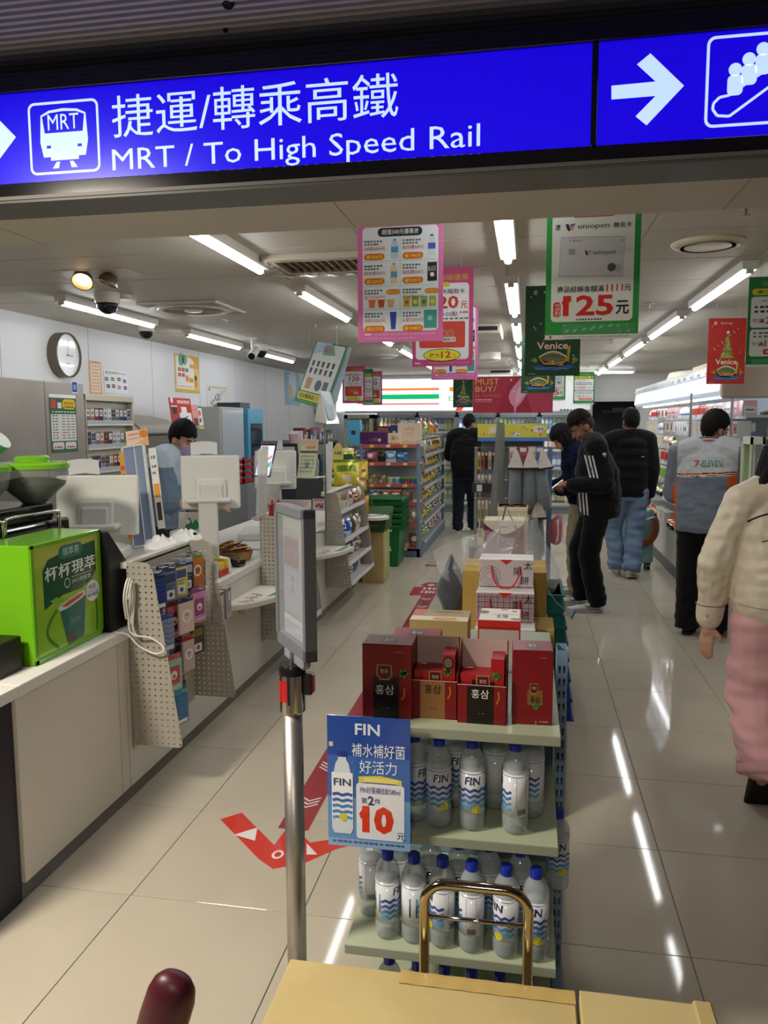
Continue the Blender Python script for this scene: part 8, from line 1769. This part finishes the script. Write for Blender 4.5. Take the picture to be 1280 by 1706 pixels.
def person(label, loc, rz, J, vox=.0065, s=1.0):
    """the body: one continuous mesh"""
    t = thing('person', label, 'person', loc, None, rz)
    b = MB()
    pel, ch, nk = Vector(J['pelvis']), Vector(J['chest']), Vector(J['neck'])
    hM = headM(J['head'], J.get('hyaw', 0), J.get('hpitch', 0))
    mid = pel.lerp(ch, .5)
    rings(b, [(pel.x, pel.y, pel.z-.10, .10, .08), (pel.x, pel.y, pel.z, .145, .10), (mid.x, mid.y, mid.z, .12, .085), (ch.x, ch.y, ch.z, .145, .10), (nk.x, nk.y, nk.z-.08, .13, .075), (nk.x, nk.y, nk.z-.01, .06, .055)])
    limb(b, [nk+V(0, 0, -.06), Vector(J['head'])+V(0, -.01, -.06)], [.055, .05])
    head(b, hM, s)
    for sd in ('l', 'r'):
        S_, E_, W_ = Vector(J['sh'+sd]), Vector(J['el'+sd]), Vector(J['wr'+sd]); H_, K_, A_ = Vector(J['hip'+sd]), Vector(J['kn'+sd]), Vector(J['an'+sd])
        limb(b, [nk.lerp(S_, .5), S_, E_, W_], [.05, .048, .036, .025]); limb(b, [H_, K_, A_], [.078, .052, .036]); limb(b, [A_, A_+Vector(J.get('ft'+sd, (0, .13, -.05)))], [.036, .028])
        hd = J['hand'+sd]; hand(b, W_, hd[0], hd[1], hd[2], hd[3] if len(hd) > 3 else .5)
    lips = J.get('skin', 'c08a6c')
    o = surf(b, vox, 'body', 'skin', t, lips, 3)
    return t, hM
def top(t, J, name, rs, sl, sr, cf, m='cloth', vox=.010, amp=.006, it=3, freq=(9, 9, 16), extra=None, seed=0):
    """jacket or shirt: torso rings plus sleeves given as joint radius lists"""
    b = MB(); rings(b, rs)
    for sd, rad in (('l', sl), ('r', sr)):
        if not rad: continue
        pts = [Vector(J['neck']).lerp(Vector(J['sh'+sd]), .45), Vector(J['sh'+sd]), Vector(J['el'+sd])]
        if len(rad) > 3: pts.append(Vector(J['el'+sd]).lerp(Vector(J['wr'+sd]), rad[4] if len(rad) > 4 else .98))
        limb(b, pts[:min(4, len(rad))], rad[:4])
    if extra: extra(b)
    w_ = lambda p: noise.noise(V(p.x*freq[0]+seed, p.y*freq[1], p.z*freq[2]))+.5*noise.noise(V(p.x*22, p.y*22+seed, p.z*30))
    return surf(b, vox, name, m, t, cf, it, w_, amp)
def trousers(t, J, col, rad=(.105, .085, .075), m='cloth', vox=.010, amp=.008, flare=None, hem=.03, name='trousers', waist=None, seed=0, freq=(7, 7, 18)):
    b = MB(); pel = Vector(J['pelvis'])
    rings(b, [(pel.x, pel.y, pel.z-.14, .14, .11), (pel.x, pel.y, pel.z-.02, .168, .128), (pel.x, pel.y, pel.z+.10, .15, .115)])
    for sd in ('l', 'r'):
        A_ = Vector(J['an'+sd]); K_ = Vector(J['kn'+sd]); d = (A_-K_).normalized(); pts = [Vector(J['hip'+sd]), K_, A_+d*hem]
        P_ = []; R_ = []
        for i in range(2):
            for k in range(6): f = k/6; P_.append(pts[i].lerp(pts[i+1], f)); R_.append(rad[i]+(rad[i+1]-rad[i])*f)
        P_.append(pts[2]); R_.append(rad[2]); b.tube(P_, R_, 14); ball(b, pts[0], rad[0]); ball(b, pts[1], rad[1])
    w_ = lambda p: noise.noise(V(p.x*freq[0]+seed, p.y*freq[1], p.z*freq[2]))*(1.0+1.0*max(0, .5-p.z)*2)
    return surf(b, vox, name, m, t, col, 3, w_, amp)
def stand(px=0.09, lean=0.0, hz=1.0, kneel=0.0):
    return {}
def scaleJ(J, k):
    o = {}
    for n, v in J.items():
        if n.startswith('hand') or n in ('hyaw', 'hpitch', 'skin') or n.startswith('ft'): o[n] = v
        else: o[n] = tuple(c*k for c in v)
    return o
DN = (0, .15, -1)
# ---- 1. man in the black track jacket, looking at his phone
J = dict(pelvis=(0, -.02, .93), chest=(0, .0, 1.26), neck=(0, .03, 1.45), head=(0, .115, 1.555), hyaw=.1, hpitch=.55,
         shl=(-.19, .02, 1.40), ell=(-.25, -.06, 1.10), wrl=(-.12, .20, 1.075), shr=(.19, .02, 1.40), elr=(.25, -.02, 1.08), wrr=(.11, .22, 1.02),
         handl=((.35, .9, .1), (.6, -.2, -.75), (.1, .2, 1), .75), handr=((-.45, .9, .0), (-.5, -.2, .8), (.1, .6, .3), .8),
         hipl=(-.09, -.02, .88), knl=(-.10, .05, .49), anl=(-.11, -.03, .085), hipr=(.09, -.02, .88), knr=(.10, .12, .50), anr=(.12, .08, .085), skin='9a6a52')
t, hM = person('man in a black striped track jacket looking down at his phone', (.57, 6.85, 0), PI/2, J)
def c1(p, n):
    return '101114'
jk = top(t, J, 'track_jacket', [(0, -.035, .80, .18, .15), (0, -.035, .84, .205, .172), (0, -.03, 1.0, .215, .182), (0, -.01, 1.2, .22, .18), (0, .02, 1.36, .20, .13), (0, .03, 1.44, .11, .085), (0, .035, 1.50, .075, .07)], [.10, .095, .082, .062], [.10, .095, .082, .062], c1, amp=.010)
pt = trousers(t, J, '0d0e11', (.11, .09, .082))
tr = tree_of(jk)
# side seam stripes facing the camera side as in the photograph
for k in range(3):
    for (za, zb, ya, yb) in ((1.33, 1.15, .10, .055), (1.02, .83, .135, .115)):
        b = MB(); vs = []; fs = []; n = 8
        for i in range(n+1):
            z = za+(zb-za)*i/n; y0 = ya+(yb-ya)*i/n-.001-k*.026
            for dy in (0, .012):
                h = tr.ray_cast(V(-.7, y0+dy, z), V(1, 0, 0), 1.0); vs.append((h[0]+V(-.003, 0, 0)) if h[0] else V(-.2, y0, z))
            if i: q = 2*i; fs.append((q-2, q, q+1, q-1))
        b.add(vs, fs, 'e4e2dc'); build(b, 'white_stripe', 'cloth', jk, local=True, solid=.002)
h = tr.ray_cast(V(-.6, -.04, 1.33), V(1, 0, 0), 1.0)[0]
if h:
    b = MB(frame(h+V(-.004, 0, 0), (0, -1, 0), EZ))
    for a in (-.6, 0, .6): b.poly([(.012*math.sin(a)+.008*math.cos(2*PI*i/10), .006+.010*math.cos(a)*.8+.012*math.sin(2*PI*i/10)) for i in range(10)], 'd8d6d0', 1+int(a*2))
    b.rect(-.012, -.010, .012, -.006, 'd8d6d0', 1); build(b, 'chest_emblem', 'cloth', jk, local=True)
face_bits(hM, t)
hair(hM, t, lambda c: c.z > .062+.02*noise.noise(V(c.x*50, c.y*50, 1.1)), .004, '120f0e', lambda d: .030*max(0, d.z)**2+.028*max(0, d.y)*max(0, d.z), 2)
hair(hM, t, short, -.004, '3d2b23', None, 3, name='shaved_sides')
def swoosh(o, M):
    b = MB(M @ frame((-.0475, .02, .045), (0, -1, 0), EZ)); b.poly([(-.055, .028), (-.02, .004), (.0, .0), (.03, .012), (.0, .008), (-.02, .013)], '14141a', 3); build(b, 'side_mark', 'satin', o, local=True)
    b = MB(M)
    for k in range(4): b.cyl((-.02, .03+k*.02, .088-k*.008), (.02, .035+k*.02, .088-k*.008), .003, n=6, col='15151a')
    build(b, 'laces', 'cloth', o, local=True)
shoe(t, T(-.11, .02, 0) @ RZ(.1), 'd6d6d4', 'b5b5b2', .29, extra=swoosh); shoe(t, T(.12, .13, 0) @ RZ(-.05), 'd6d6d4', 'b5b5b2', .29, extra=swoosh)
ph = V(-.06, .31, 1.07); b = MB(T(.57, 6.85, 0) @ RZ(PI/2) @ T(-.02, .325, 1.065) @ RZ(.1) @ RX(.9)); b.box(-.038, .038, -.004, .004, -.075, .075, '30323a'); b.M = b.M @ frame((-.035, -.0045, -.07), EX, EZ); b.rect(0, 0, .07, .14, '56607a', 0); solo(b, 'smartphone', 'gloss', 'smartphone held by the man in the striped track jacket', 'phone', bevel=.003)
# ---- 2. man in puffer jacket and wide jeans, seen from behind
J = dict(pelvis=(0, -.02, .94), chest=(0, .0, 1.28), neck=(0, .0, 1.47), head=(0, .03, 1.60), hyaw=.2, hpitch=.12,
         shl=(-.20, .0, 1.42), ell=(-.225, .06, 1.13), wrl=(-.17, .22, 1.0), shr=(.18, .0, 1.42), elr=(.225, -.02, 1.12), wrr=(.21, .0, .86),
         handl=((.2, .8, -.4), (.8, 0, 0), (0, .5, 1), .7), handr=((.0, .1, -1), (-1, 0, 0), (0, 1, 0), .7),
         hipl=(-.09, -.02, .88), knl=(-.13, .10, .48), anl=(-.10, .0, .09), hipr=(.09, -.02, .88), knr=(.07, -.02, .48), anr=(.02, -.16, .10), skin='8a5f4a')
t, hM = person('man in a black puffer jacket and wide blue jeans seen from behind', (1.04, 8.42, 0), .05, J)
puff = lambda p: 0
def ex(b):
    for z, r in ((.92, .195), (1.04, .203), (1.16, .206), (1.28, .203), (1.38, .185)): b.ell((0, -.005, z), r, r*.78, .075, 20, 8)
jk = top(t, J, 'puffer_jacket', [(0, -.02, .84, .165, .13), (0, -.01, .95, .18, .14), (0, .0, 1.2, .19, .14), (0, .0, 1.38, .18, .115), (0, .0, 1.46, .105, .09), (0, .01, 1.53, .085, .08)], [.09, .085, .078, .062], [.09, .085, .078, .055], lambda p, n: '0d0e10', amp=.006, extra=ex)
trousers(t, J, '7389a5', (.108, .088, .092), 'denim', amp=.012, hem=.02, name='jeans')
hair(hM, t, short, .006, '0c0b0b', lambda d: .012*max(0, d.z), 4); fade(hM, t)
shoe(t, T(-.10, .04, 0) @ RZ(.15), 'd9d4c6', 'c9c2ae'); shoe(t, T(.02, -.13, .01) @ RX(-.18) @ RZ(-.5), 'd9d4c6', 'c9c2ae')
b = MB(); h = tree_of(jk).ray_cast(V(.1, -.6, 1.25), V(0, 1, 0), 1.0)[0]
if h: b.M = frame(h+V(0, -.004, 0), EX, EZ); b.rect(-.015, -.004, .015, .004, 'c8c8c8', 1); build(b, 'small_tag', 'cloth', jk, local=True)
# ---- 3. woman in the navy hoodie behind the display
J = dict(pelvis=(0, -.02, .88), chest=(0, .03, 1.18), neck=(0, .09, 1.36), head=(0, .18, 1.455), hyaw=.0, hpitch=.75,
         shl=(-.17, .05, 1.31), ell=(-.22, .03, 1.03), wrl=(-.10, .22, .98), shr=(.17, .05, 1.31), elr=(.22, .05, 1.03), wrr=(.10, .24, 1.0),
         handl=((.4, .9, .1), (.5, 0, -.8), (0, .3, 1), .7), handr=((-.4, .9, .1), (-.5, 0, .8), (0, .3, 1), .7),
         hipl=(-.085, -.02, .83), knl=(-.09, .04, .46), anl=(-.10, .03, .08), hipr=(.085, -.02, .83), knr=(.09, .02, .46), anr=(.10, -.06, .08), skin='b98a72')
t, hM = person('woman in a navy hoodie and tan trousers with head bent down', (.50, 7.55, 0), PI/2+.15, J, .008)
top(t, J, 'navy_hoodie', [(0, -.03, .84, .19, .14), (0, -.02, 1.0, .205, .16), (0, .02, 1.18, .205, .16), (0, .06, 1.30, .19, .13), (0, .08, 1.38, .11, .10), (0, .08, 1.44, .10, .09)], [.10, .095, .085, .06], [.10, .095, .085, .06], lambda p, n: '10182e', 'knit', amp=.012, extra=lambda b: b.ell((0, -.02, 1.36), .12, .09, .08, 16, 10))
trousers(t, J, lambda p, n: '8a7d66', (.105, .10, .105), amp=.012, hem=.05)
hair(hM, t, lambda c: not (c.y > .055 and c.z < .045), .014, '0b0a0b', lambda d: .012*max(0, -d.z), 6)
b = MB(hM)
for k in range(9): a = PI*(-.1+1.2*k/8)+PI; b.tube(spline([(.08*math.cos(a), -.01+.08*math.sin(a), .04), (.092*math.cos(a), .02+.07*math.sin(a), -.06), (.075*math.cos(a), .06+.05*math.sin(a), -.17), (.05*math.cos(a), .09+.04*math.sin(a), -.25)], 4), [.03]*13, 8, '0b0a0b')
build(b, 'long_hair', 'hair', t, local=True, smooth=True)
shoe(t, T(-.10, .07, 0), 'd2cdbf', 'bdb6a2', .25); shoe(t, T(.10, -.02, 0), 'd2cdbf', 'bdb6a2', .25)
# ---- 4. man in black by the coolers
J = dict(pelvis=(0, -.02, .93), chest=(0, .03, 1.27), neck=(0, .06, 1.45), head=(.03, .10, 1.585), hyaw=-.6, hpitch=.2,
         shl=(-.20, .04, 1.40), ell=(-.27, .10, 1.12), wrl=(-.18, .28, 1.05), shr=(.20, .04, 1.40), elr=(.25, .14, 1.14), wrr=(.12, .32, 1.1),
         handl=((.3, .9, 0), (.7, 0, -.5), (0, 0, 1), .7), handr=((-.3, .9, 0), (-.7, 0, -.5), (0, 0, 1), .7),
         hipl=(-.09, -.02, .87), knl=(-.11, .0, .48), anl=(-.10, -.10, .085), hipr=(.09, -.02, .87), knr=(.09, .08, .48), anr=(.10, .05, .085), skin='a87a62')
t, hM = person('man in a black jacket and dark trousers browsing by the coolers', (-.88, 11.5, 0), -.1, J, .009)
top(t, J, 'black_jacket', [(0, -.03, .84, .18, .14), (0, -.03, .95, .215, .165), (0, .0, 1.15, .235, .175), (0, .03, 1.34, .21, .14), (0, .05, 1.44, .115, .09), (0, .06, 1.50, .08, .075)], [.11, .10, .09, .065], [.11, .10, .09, .065], lambda p, n: '0d0d0f', amp=.010, vox=.012)
trousers(t, J, '151a26', (.108, .088, .08), vox=.012)
hair(hM, t, short, .006, '0c0b0b', lambda d: .010*max(0, d.z), 8); fade(hM, t)
shoe(t, T(-.10, -.06, 0), '15151a', 'c8c4bc'); shoe(t, T(.10, .09, 0), '15151a', 'c8c4bc')
# ---- 5. shop assistant at the chiller
J = dict(pelvis=(0, -.02, .90), chest=(0, .01, 1.24), neck=(0, .03, 1.42), head=(.03, .07, 1.535), hyaw=-.8, hpitch=.22,
         shl=(-.19, .02, 1.365), ell=(-.235, .06, 1.06), wrl=(-.18, .26, 1.0), shr=(.195, .02, 1.365), elr=(.33, .10, 1.12), wrr=(.34, .34, 1.15),
         handl=((.3, .9, 0), (.6, 0, -.6), (0, 0, 1), .7), handr=((.0, 1, .1), (-.3, .1, -.9), (-1, 0, .2), .6),
         hipl=(-.09, -.02, .85), knl=(-.10, .0, .46), anl=(-.10, -.02, .085), hipr=(.09, -.02, .85), knr=(.09, .03, .46), anr=(.10, .03, .085), skin='b08068')
t, hM = person('shop assistant in a grey uniform jacket with orange sides at the chiller', (1.31, 6.12, 0), -.33, J)
def cu(p, n):
    if abs(p.x) > .235 or (abs(p.x) > .205 and p.z > 1.12): return '777b84' if p.z < 1.42 else 'a6a8ac'
    zb = 1.205+.012*math.sin(p.x*6)
    if p.z > zb+.035: return 'b6b8bb'
    if p.z > zb+.026: return 'd8a890'
    if p.z > zb+.018: return '2a2a30'
    if p.z > zb+.010: return 'd8b09a'
    if p.z > zb: return '7c2f2a' if p.z > zb+.006 else 'c8b4ac'
    if p.x > .165-.05*(p.z-.85) or p.x < -.195: return 'c85a1c'
    return '6f7986'
jk = top(t, J, 'uniform_jacket', [(0, -.02, .79, .20, .15), (0, -.02, .83, .215, .16), (0, -.01, 1.0, .22, .165), (0, .0, 1.2, .225, .16), (0, .02, 1.34, .205, .125), (0, .025, 1.42, .105, .085), (0, .03, 1.475, .08, .075)], [.105, .098, .088, .08, .12], [.105, .098, .09, .085, .25], cu, vox=.0075, amp=.007)
b = MB()
for z, c_ in ((1.455, 'c86a5a'), (1.467, 'd8d4cc'), (1.477, '6a6e76')): b.tube([(.079*math.cos(a), .03+.075*math.sin(a), z+.008*math.sin(a)*-1) for a in [2*PI*i/28 for i in range(28)]], .007, 6, c_, closed=True)
build(b, 'collar_trim', 'cloth', jk, local=True, smooth=True)
tr = tree_of(jk)
g = glyphs('-ELEVEN.', .012); k = .046/(g[5]-g[4]); kx = .162/(g[3]-g[2])
project(t, tr, [((x-g[2])*kx-.075+.12*(y-g[4])*k, (y-g[4])*k) for x, y in g[0]], g[1], frame((.030, -.25, 1.275), EX, EZ), '2f7a48', 'back_lettering', parent=jk)
project(t, tr, [(0, .046), (.034, .046), (.034, .037), (.016, 0), (.006, 0), (.022, .036), (0, .036)], [(0, 6, 5, 4, 3, 2, 1)], frame((-.082, -.25, 1.275), EX, EZ), 'c8402a', 'back_numeral', parent=jk)
b = MB(); S_ = Vector(J['ell']).lerp(Vector(J['wrl']), .08); limb(b, [S_, Vector(J['wrl'])], [.062, .04]); surf(b, .009, 'black_undersleeve', 'cloth', t, '0d0d0f', 2)
trousers(t, J, '0e0e10', (.11, .095, .088), amp=.006)
hair(hM, t, short, .006, '100e0e', lambda d: .022*max(0, d.z)*(1+.5*noise.noise(d*9)), 9); fade(hM, t)
def mask(M, t, col='b39ab8'):
    b = MB(M); b.grid(lambda u, v: ((u-.5)*2*.066*(1-.15*abs(v-.5)), .028+.082*math.cos((u-.5)*PI*.92)+.006*math.sin(PI*v)-(.012 if v < .1 else 0), -.098+v*.082), 14, 8, col); o = build(b, 'face_mask', 'cloth', t, local=True, smooth=True, solid=.003)
    for sx in (-1, 1): b = MB(M); b.tube(spline([(sx*.064, .035, -.03), (sx*.076, .01, -.005), (sx*.083, -.02, .012), (sx*.082, -.03, -.02), (sx*.075, 0, -.06), (sx*.06, .04, -.08)], 4), .0016, 5, '3a3a44'); build(b, 'mask_loop', 'cloth', o, local=True)
mask(hM, t); face_bits(hM, t)
shoe(t, T(-.10, .02, 0), '121214', '1a1a1c'); shoe(t, T(.10, .07, 0), '121214', '1a1a1c')
# ---- 6. woman in the cream jacket and pink trousers walking away
J = dict(pelvis=(0, -.02, .86), chest=(0, .0, 1.15), neck=(0, .0, 1.325), head=(.01, .02, 1.445), hyaw=0, hpitch=.05,
         shl=(-.175, -.01, 1.27), ell=(-.265, -.02, 1.01), wrl=(-.275, .05, .745), shr=(.175, .0, 1.27), elr=(.24, .04, 1.02), wrr=(.22, .16, .82),
         handl=((-.05, -.05, -1), (.45, .9, 0), (1, -.3, 0), .3), handr=((0, .4, -1), (-1, 0, 0), (0, 1, 0), .5),
         hipl=(-.085, -.02, .80), knl=(-.08, .02, .45), anl=(-.07, -.12, .17), ftl=(0, .10, -.10), hipr=(.085, -.02, .80), knr=(.09, .16, .45), anr=(.09, .20, .09), skin='c59a84')
t, hM = person('woman in a cream jacket and pink trousers walking into the shop', (1.045, 3.42, 0), -.03, J, .006)
def cj(p, n): return 'dcd0ba'
jk = top(t, J, 'cream_jacket', [(0, -.02, .79, .175, .145), (0, -.02, .83, .20, .16), (0, -.02, .87, .205, .165), (0, -.01, 1.0, .205, .16), (0, .0, 1.16, .205, .15), (0, .0, 1.27, .175, .11), (0, .0, 1.33, .09, .08)], [.088, .082, .074, .056, .86], [.088, .082, .074, .056], cj, 'satin', vox=.0075, amp=.012, freq=(7, 7, 4))
tr = tree_of(jk)
def seam(pts, name='seam', col='2a241e', r=.0022):
    o = []
    for p in spline(pts, 6):
        h = tr.ray_cast(V(p.x, -.6, p.z), V(0, 1, 0), 1.0)[0]
        if h: o.append(h+V(0, -.001, 0))
    if len(o) > 2: b = MB(); b.tube(o, r, 5, col); build(b, name, 'cloth', jk, local=True)
seam([(-.17, 0, 1.20), (-.10, 0, 1.235), (.0, 0, 1.25), (.1, 0, 1.235), (.17, 0, 1.2)], r=.004); seam([(-.12, 0, 1.125), (-.06, 0, 1.14), (.06, 0, 1.14), (.12, 0, 1.125)]); seam([(-.19, 0, .865), (-.1, 0, .862), (0, 0, .862), (.1, 0, .862), (.19, 0, .865)], col='a8987e')
W_ = Vector(J['wrl']); b = MB(); d = (W_-Vector(J['ell'])).normalized(); limb(b, [W_-d*.085, W_-d*.03], [.058, .055]); surf(b, .0075, 'cuff', 'satin', jk, 'e0d6c0', 1)
b = MB(); pp = W_-d*.092; b.tube([pp+V(.0605*math.cos(a), .0605*math.sin(a), -.0*math.sin(a)) for a in [2*PI*i/24 for i in range(24)]], .002, 5, '6a5e4a', closed=True); build(b, 'cuff_seam', 'cloth', jk, local=True)
b = MB(T(*(W_-d*.05+V(-.02, -.055, 0)))); b.ell((0, 0, 0), .008, .004, .008, 10, 6, 'b8a888'); build(b, 'cuff_button', 'plastic', jk, local=True)
trousers(t, J, lambda p, n: 'dba8ac', (.118, .118, .098), amp=.018, hem=.0, seed=3, freq=(6, 6, 20), vox=.009)
for sd, k in (('l', 1), ('r', 1)):
    A_ = Vector(J['an'+sd]); K_ = Vector(J['kn'+sd]); b = MB(); d = (A_-K_).normalized()
    for q in range(3): c = K_.lerp(A_, .72+.12*q); b.ell(c+V(.006*(-1)**q, 0, 0), .105-.006*q, .105-.006*q, .035, 16, 8)
    surf(b, .009, 'gathered_cuff', 'cloth', t, 'dba8ac', 3, lambda p: noise.noise(V(p.x*14, p.y*14, p.z*30)), .012)
hair(hM, t, lambda c: not (c.y > .05 and c.z < .05), .014, '0c0a0a', lambda d: .01*max(0, -d.y), 12)
b = MB(hM)
for k in range(13):
    a = PI*(.98+1.04*k/12); q = .03*math.sin(k*2.3)
    b.tube(spline([(.082*math.cos(a), -.012+.085*math.sin(a), .05), (.108*math.cos(a), -.01+.10*math.sin(a), -.06), (.125*math.cos(a)+q, -.02+.10*math.sin(a), -.17), (.10*math.cos(a)+q*1.6, -.03+.10*math.sin(a), -.27-.05*(k % 3)), (.10*math.cos(a)+q*2.2, -.035+.095*math.sin(a), -.33-.07*(k % 3))], 4), [.028]*8+[.022]*5+[.012]*3+[.004], 8, '0c0a0a')
build(b, 'long_hair', 'hair', t, local=True, smooth=True)
Mh = T(-.07, -.085, .075) @ RX(-1.12); shoe(t, Mh, '121214', '0e0e10', .27); shoe(t, T(.09, .25, 0), '121214', '0e0e10', .25)
# ---- 7. cashier behind the counter
J = dict(pelvis=(0, -.02, .90), chest=(0, .05, 1.22), neck=(0, .10, 1.39), head=(.0, .175, 1.49), hyaw=-.12, hpitch=.38,
         shl=(-.19, .10, 1.34), ell=(-.24, .20, 1.08), wrl=(-.12, .42, 1.03), shr=(.19, .10, 1.34), elr=(.25, .20, 1.06), wrr=(.14, .45, 1.02),
         handl=((.3, .95, 0), (.2, -.1, -1), (1, 0, 0), .5), handr=((-.2, .95, .0), (-.1, -.1, -1), (-1, .2, 0), .4),
         hipl=(-.09, -.02, .85), knl=(-.10, .0, .46), anl=(-.10, -.02, .085), hipr=(.09, -.02, .85), knr=(.09, .03, .46), anr=(.10, .03, .085), skin='c49478')
CL = (-2.62, 5.35, 0)
t, hM = person('cashier in a blue grey uniform shirt and mask behind the till', CL, -PI/2-.12, J)
def cc(p, n):
    if abs(p.x) > .20 or (abs(p.x) > .17 and p.z < 1.27): return '66798f' if p.z < 1.30 else 'a8b8c6'
    return 'b3c3d0' if p.z > 1.16 else '76889e'
jk = top(t, J, 'uniform_shirt', [(0, -.03, .84, .19, .14), (0, -.01, 1.0, .205, .155), (0, .04, 1.18, .21, .155), (0, .08, 1.31, .195, .12), (0, .095, 1.39, .10, .085), (0, .105, 1.44, .075, .072)], [.10, .098, .09], [.10, .098, .09], cc, vox=.008, amp=.008)
b = MB()
for z, c_ in ((1.415, '54657c'), (1.43, 'd8c8bc'), (1.44, '3a465a')): b.tube([(.082*math.cos(a), .10+.08*math.sin(a), z-.02*math.sin(a)) for a in [2*PI*i/28 for i in range(28)]], .008, 6, c_, closed=True)
build(b, 'collar_trim', 'cloth', jk, local=True, smooth=True)
tr = tree_of(jk)
for i, (y, z, M) in enumerate(((.165, 1.12, frame((.6, .165, 1.12), EYv, EZ)), )):
    project(t, tr, [(-.02, -.02), (.02, -.02), (.02, .022), (-.02, .022)], [(0, 1, 2, 3)], T(.15, 0, 0) @ frame((.3, .17, 1.13), EYv, EZ), 'd8703a', 'sleeve_badge', parent=jk)
    project(t, tr, [(-.02, -.004), (.02, -.004), (.02, .006), (-.02, .006)], [(0, 1, 2, 3)], T(.1505, 0, 0) @ frame((.3006, .17, 1.13), EYv, EZ), '2f8a5a', 'sleeve_badge', parent=jk)
trousers(t, J, '23262e', (.11, .09, .082), vox=.012)
hair(hM, t, lambda c: short(c) or (c.y > .0 and c.z > .045+.02*noise.noise(c*70)), .008, '100e0f', lambda d: .012*max(0, d.z), 15); fade(hM, t)
mask(hM, t, 'a39ac2'); face_bits(hM, t)
shoe(t, T(-.10, .02, 0), '121214', '1a1a1c'); shoe(t, T(.10, .07, 0), '121214', '1a1a1c')
bpy.data.scenes.remove(SCRATCH)
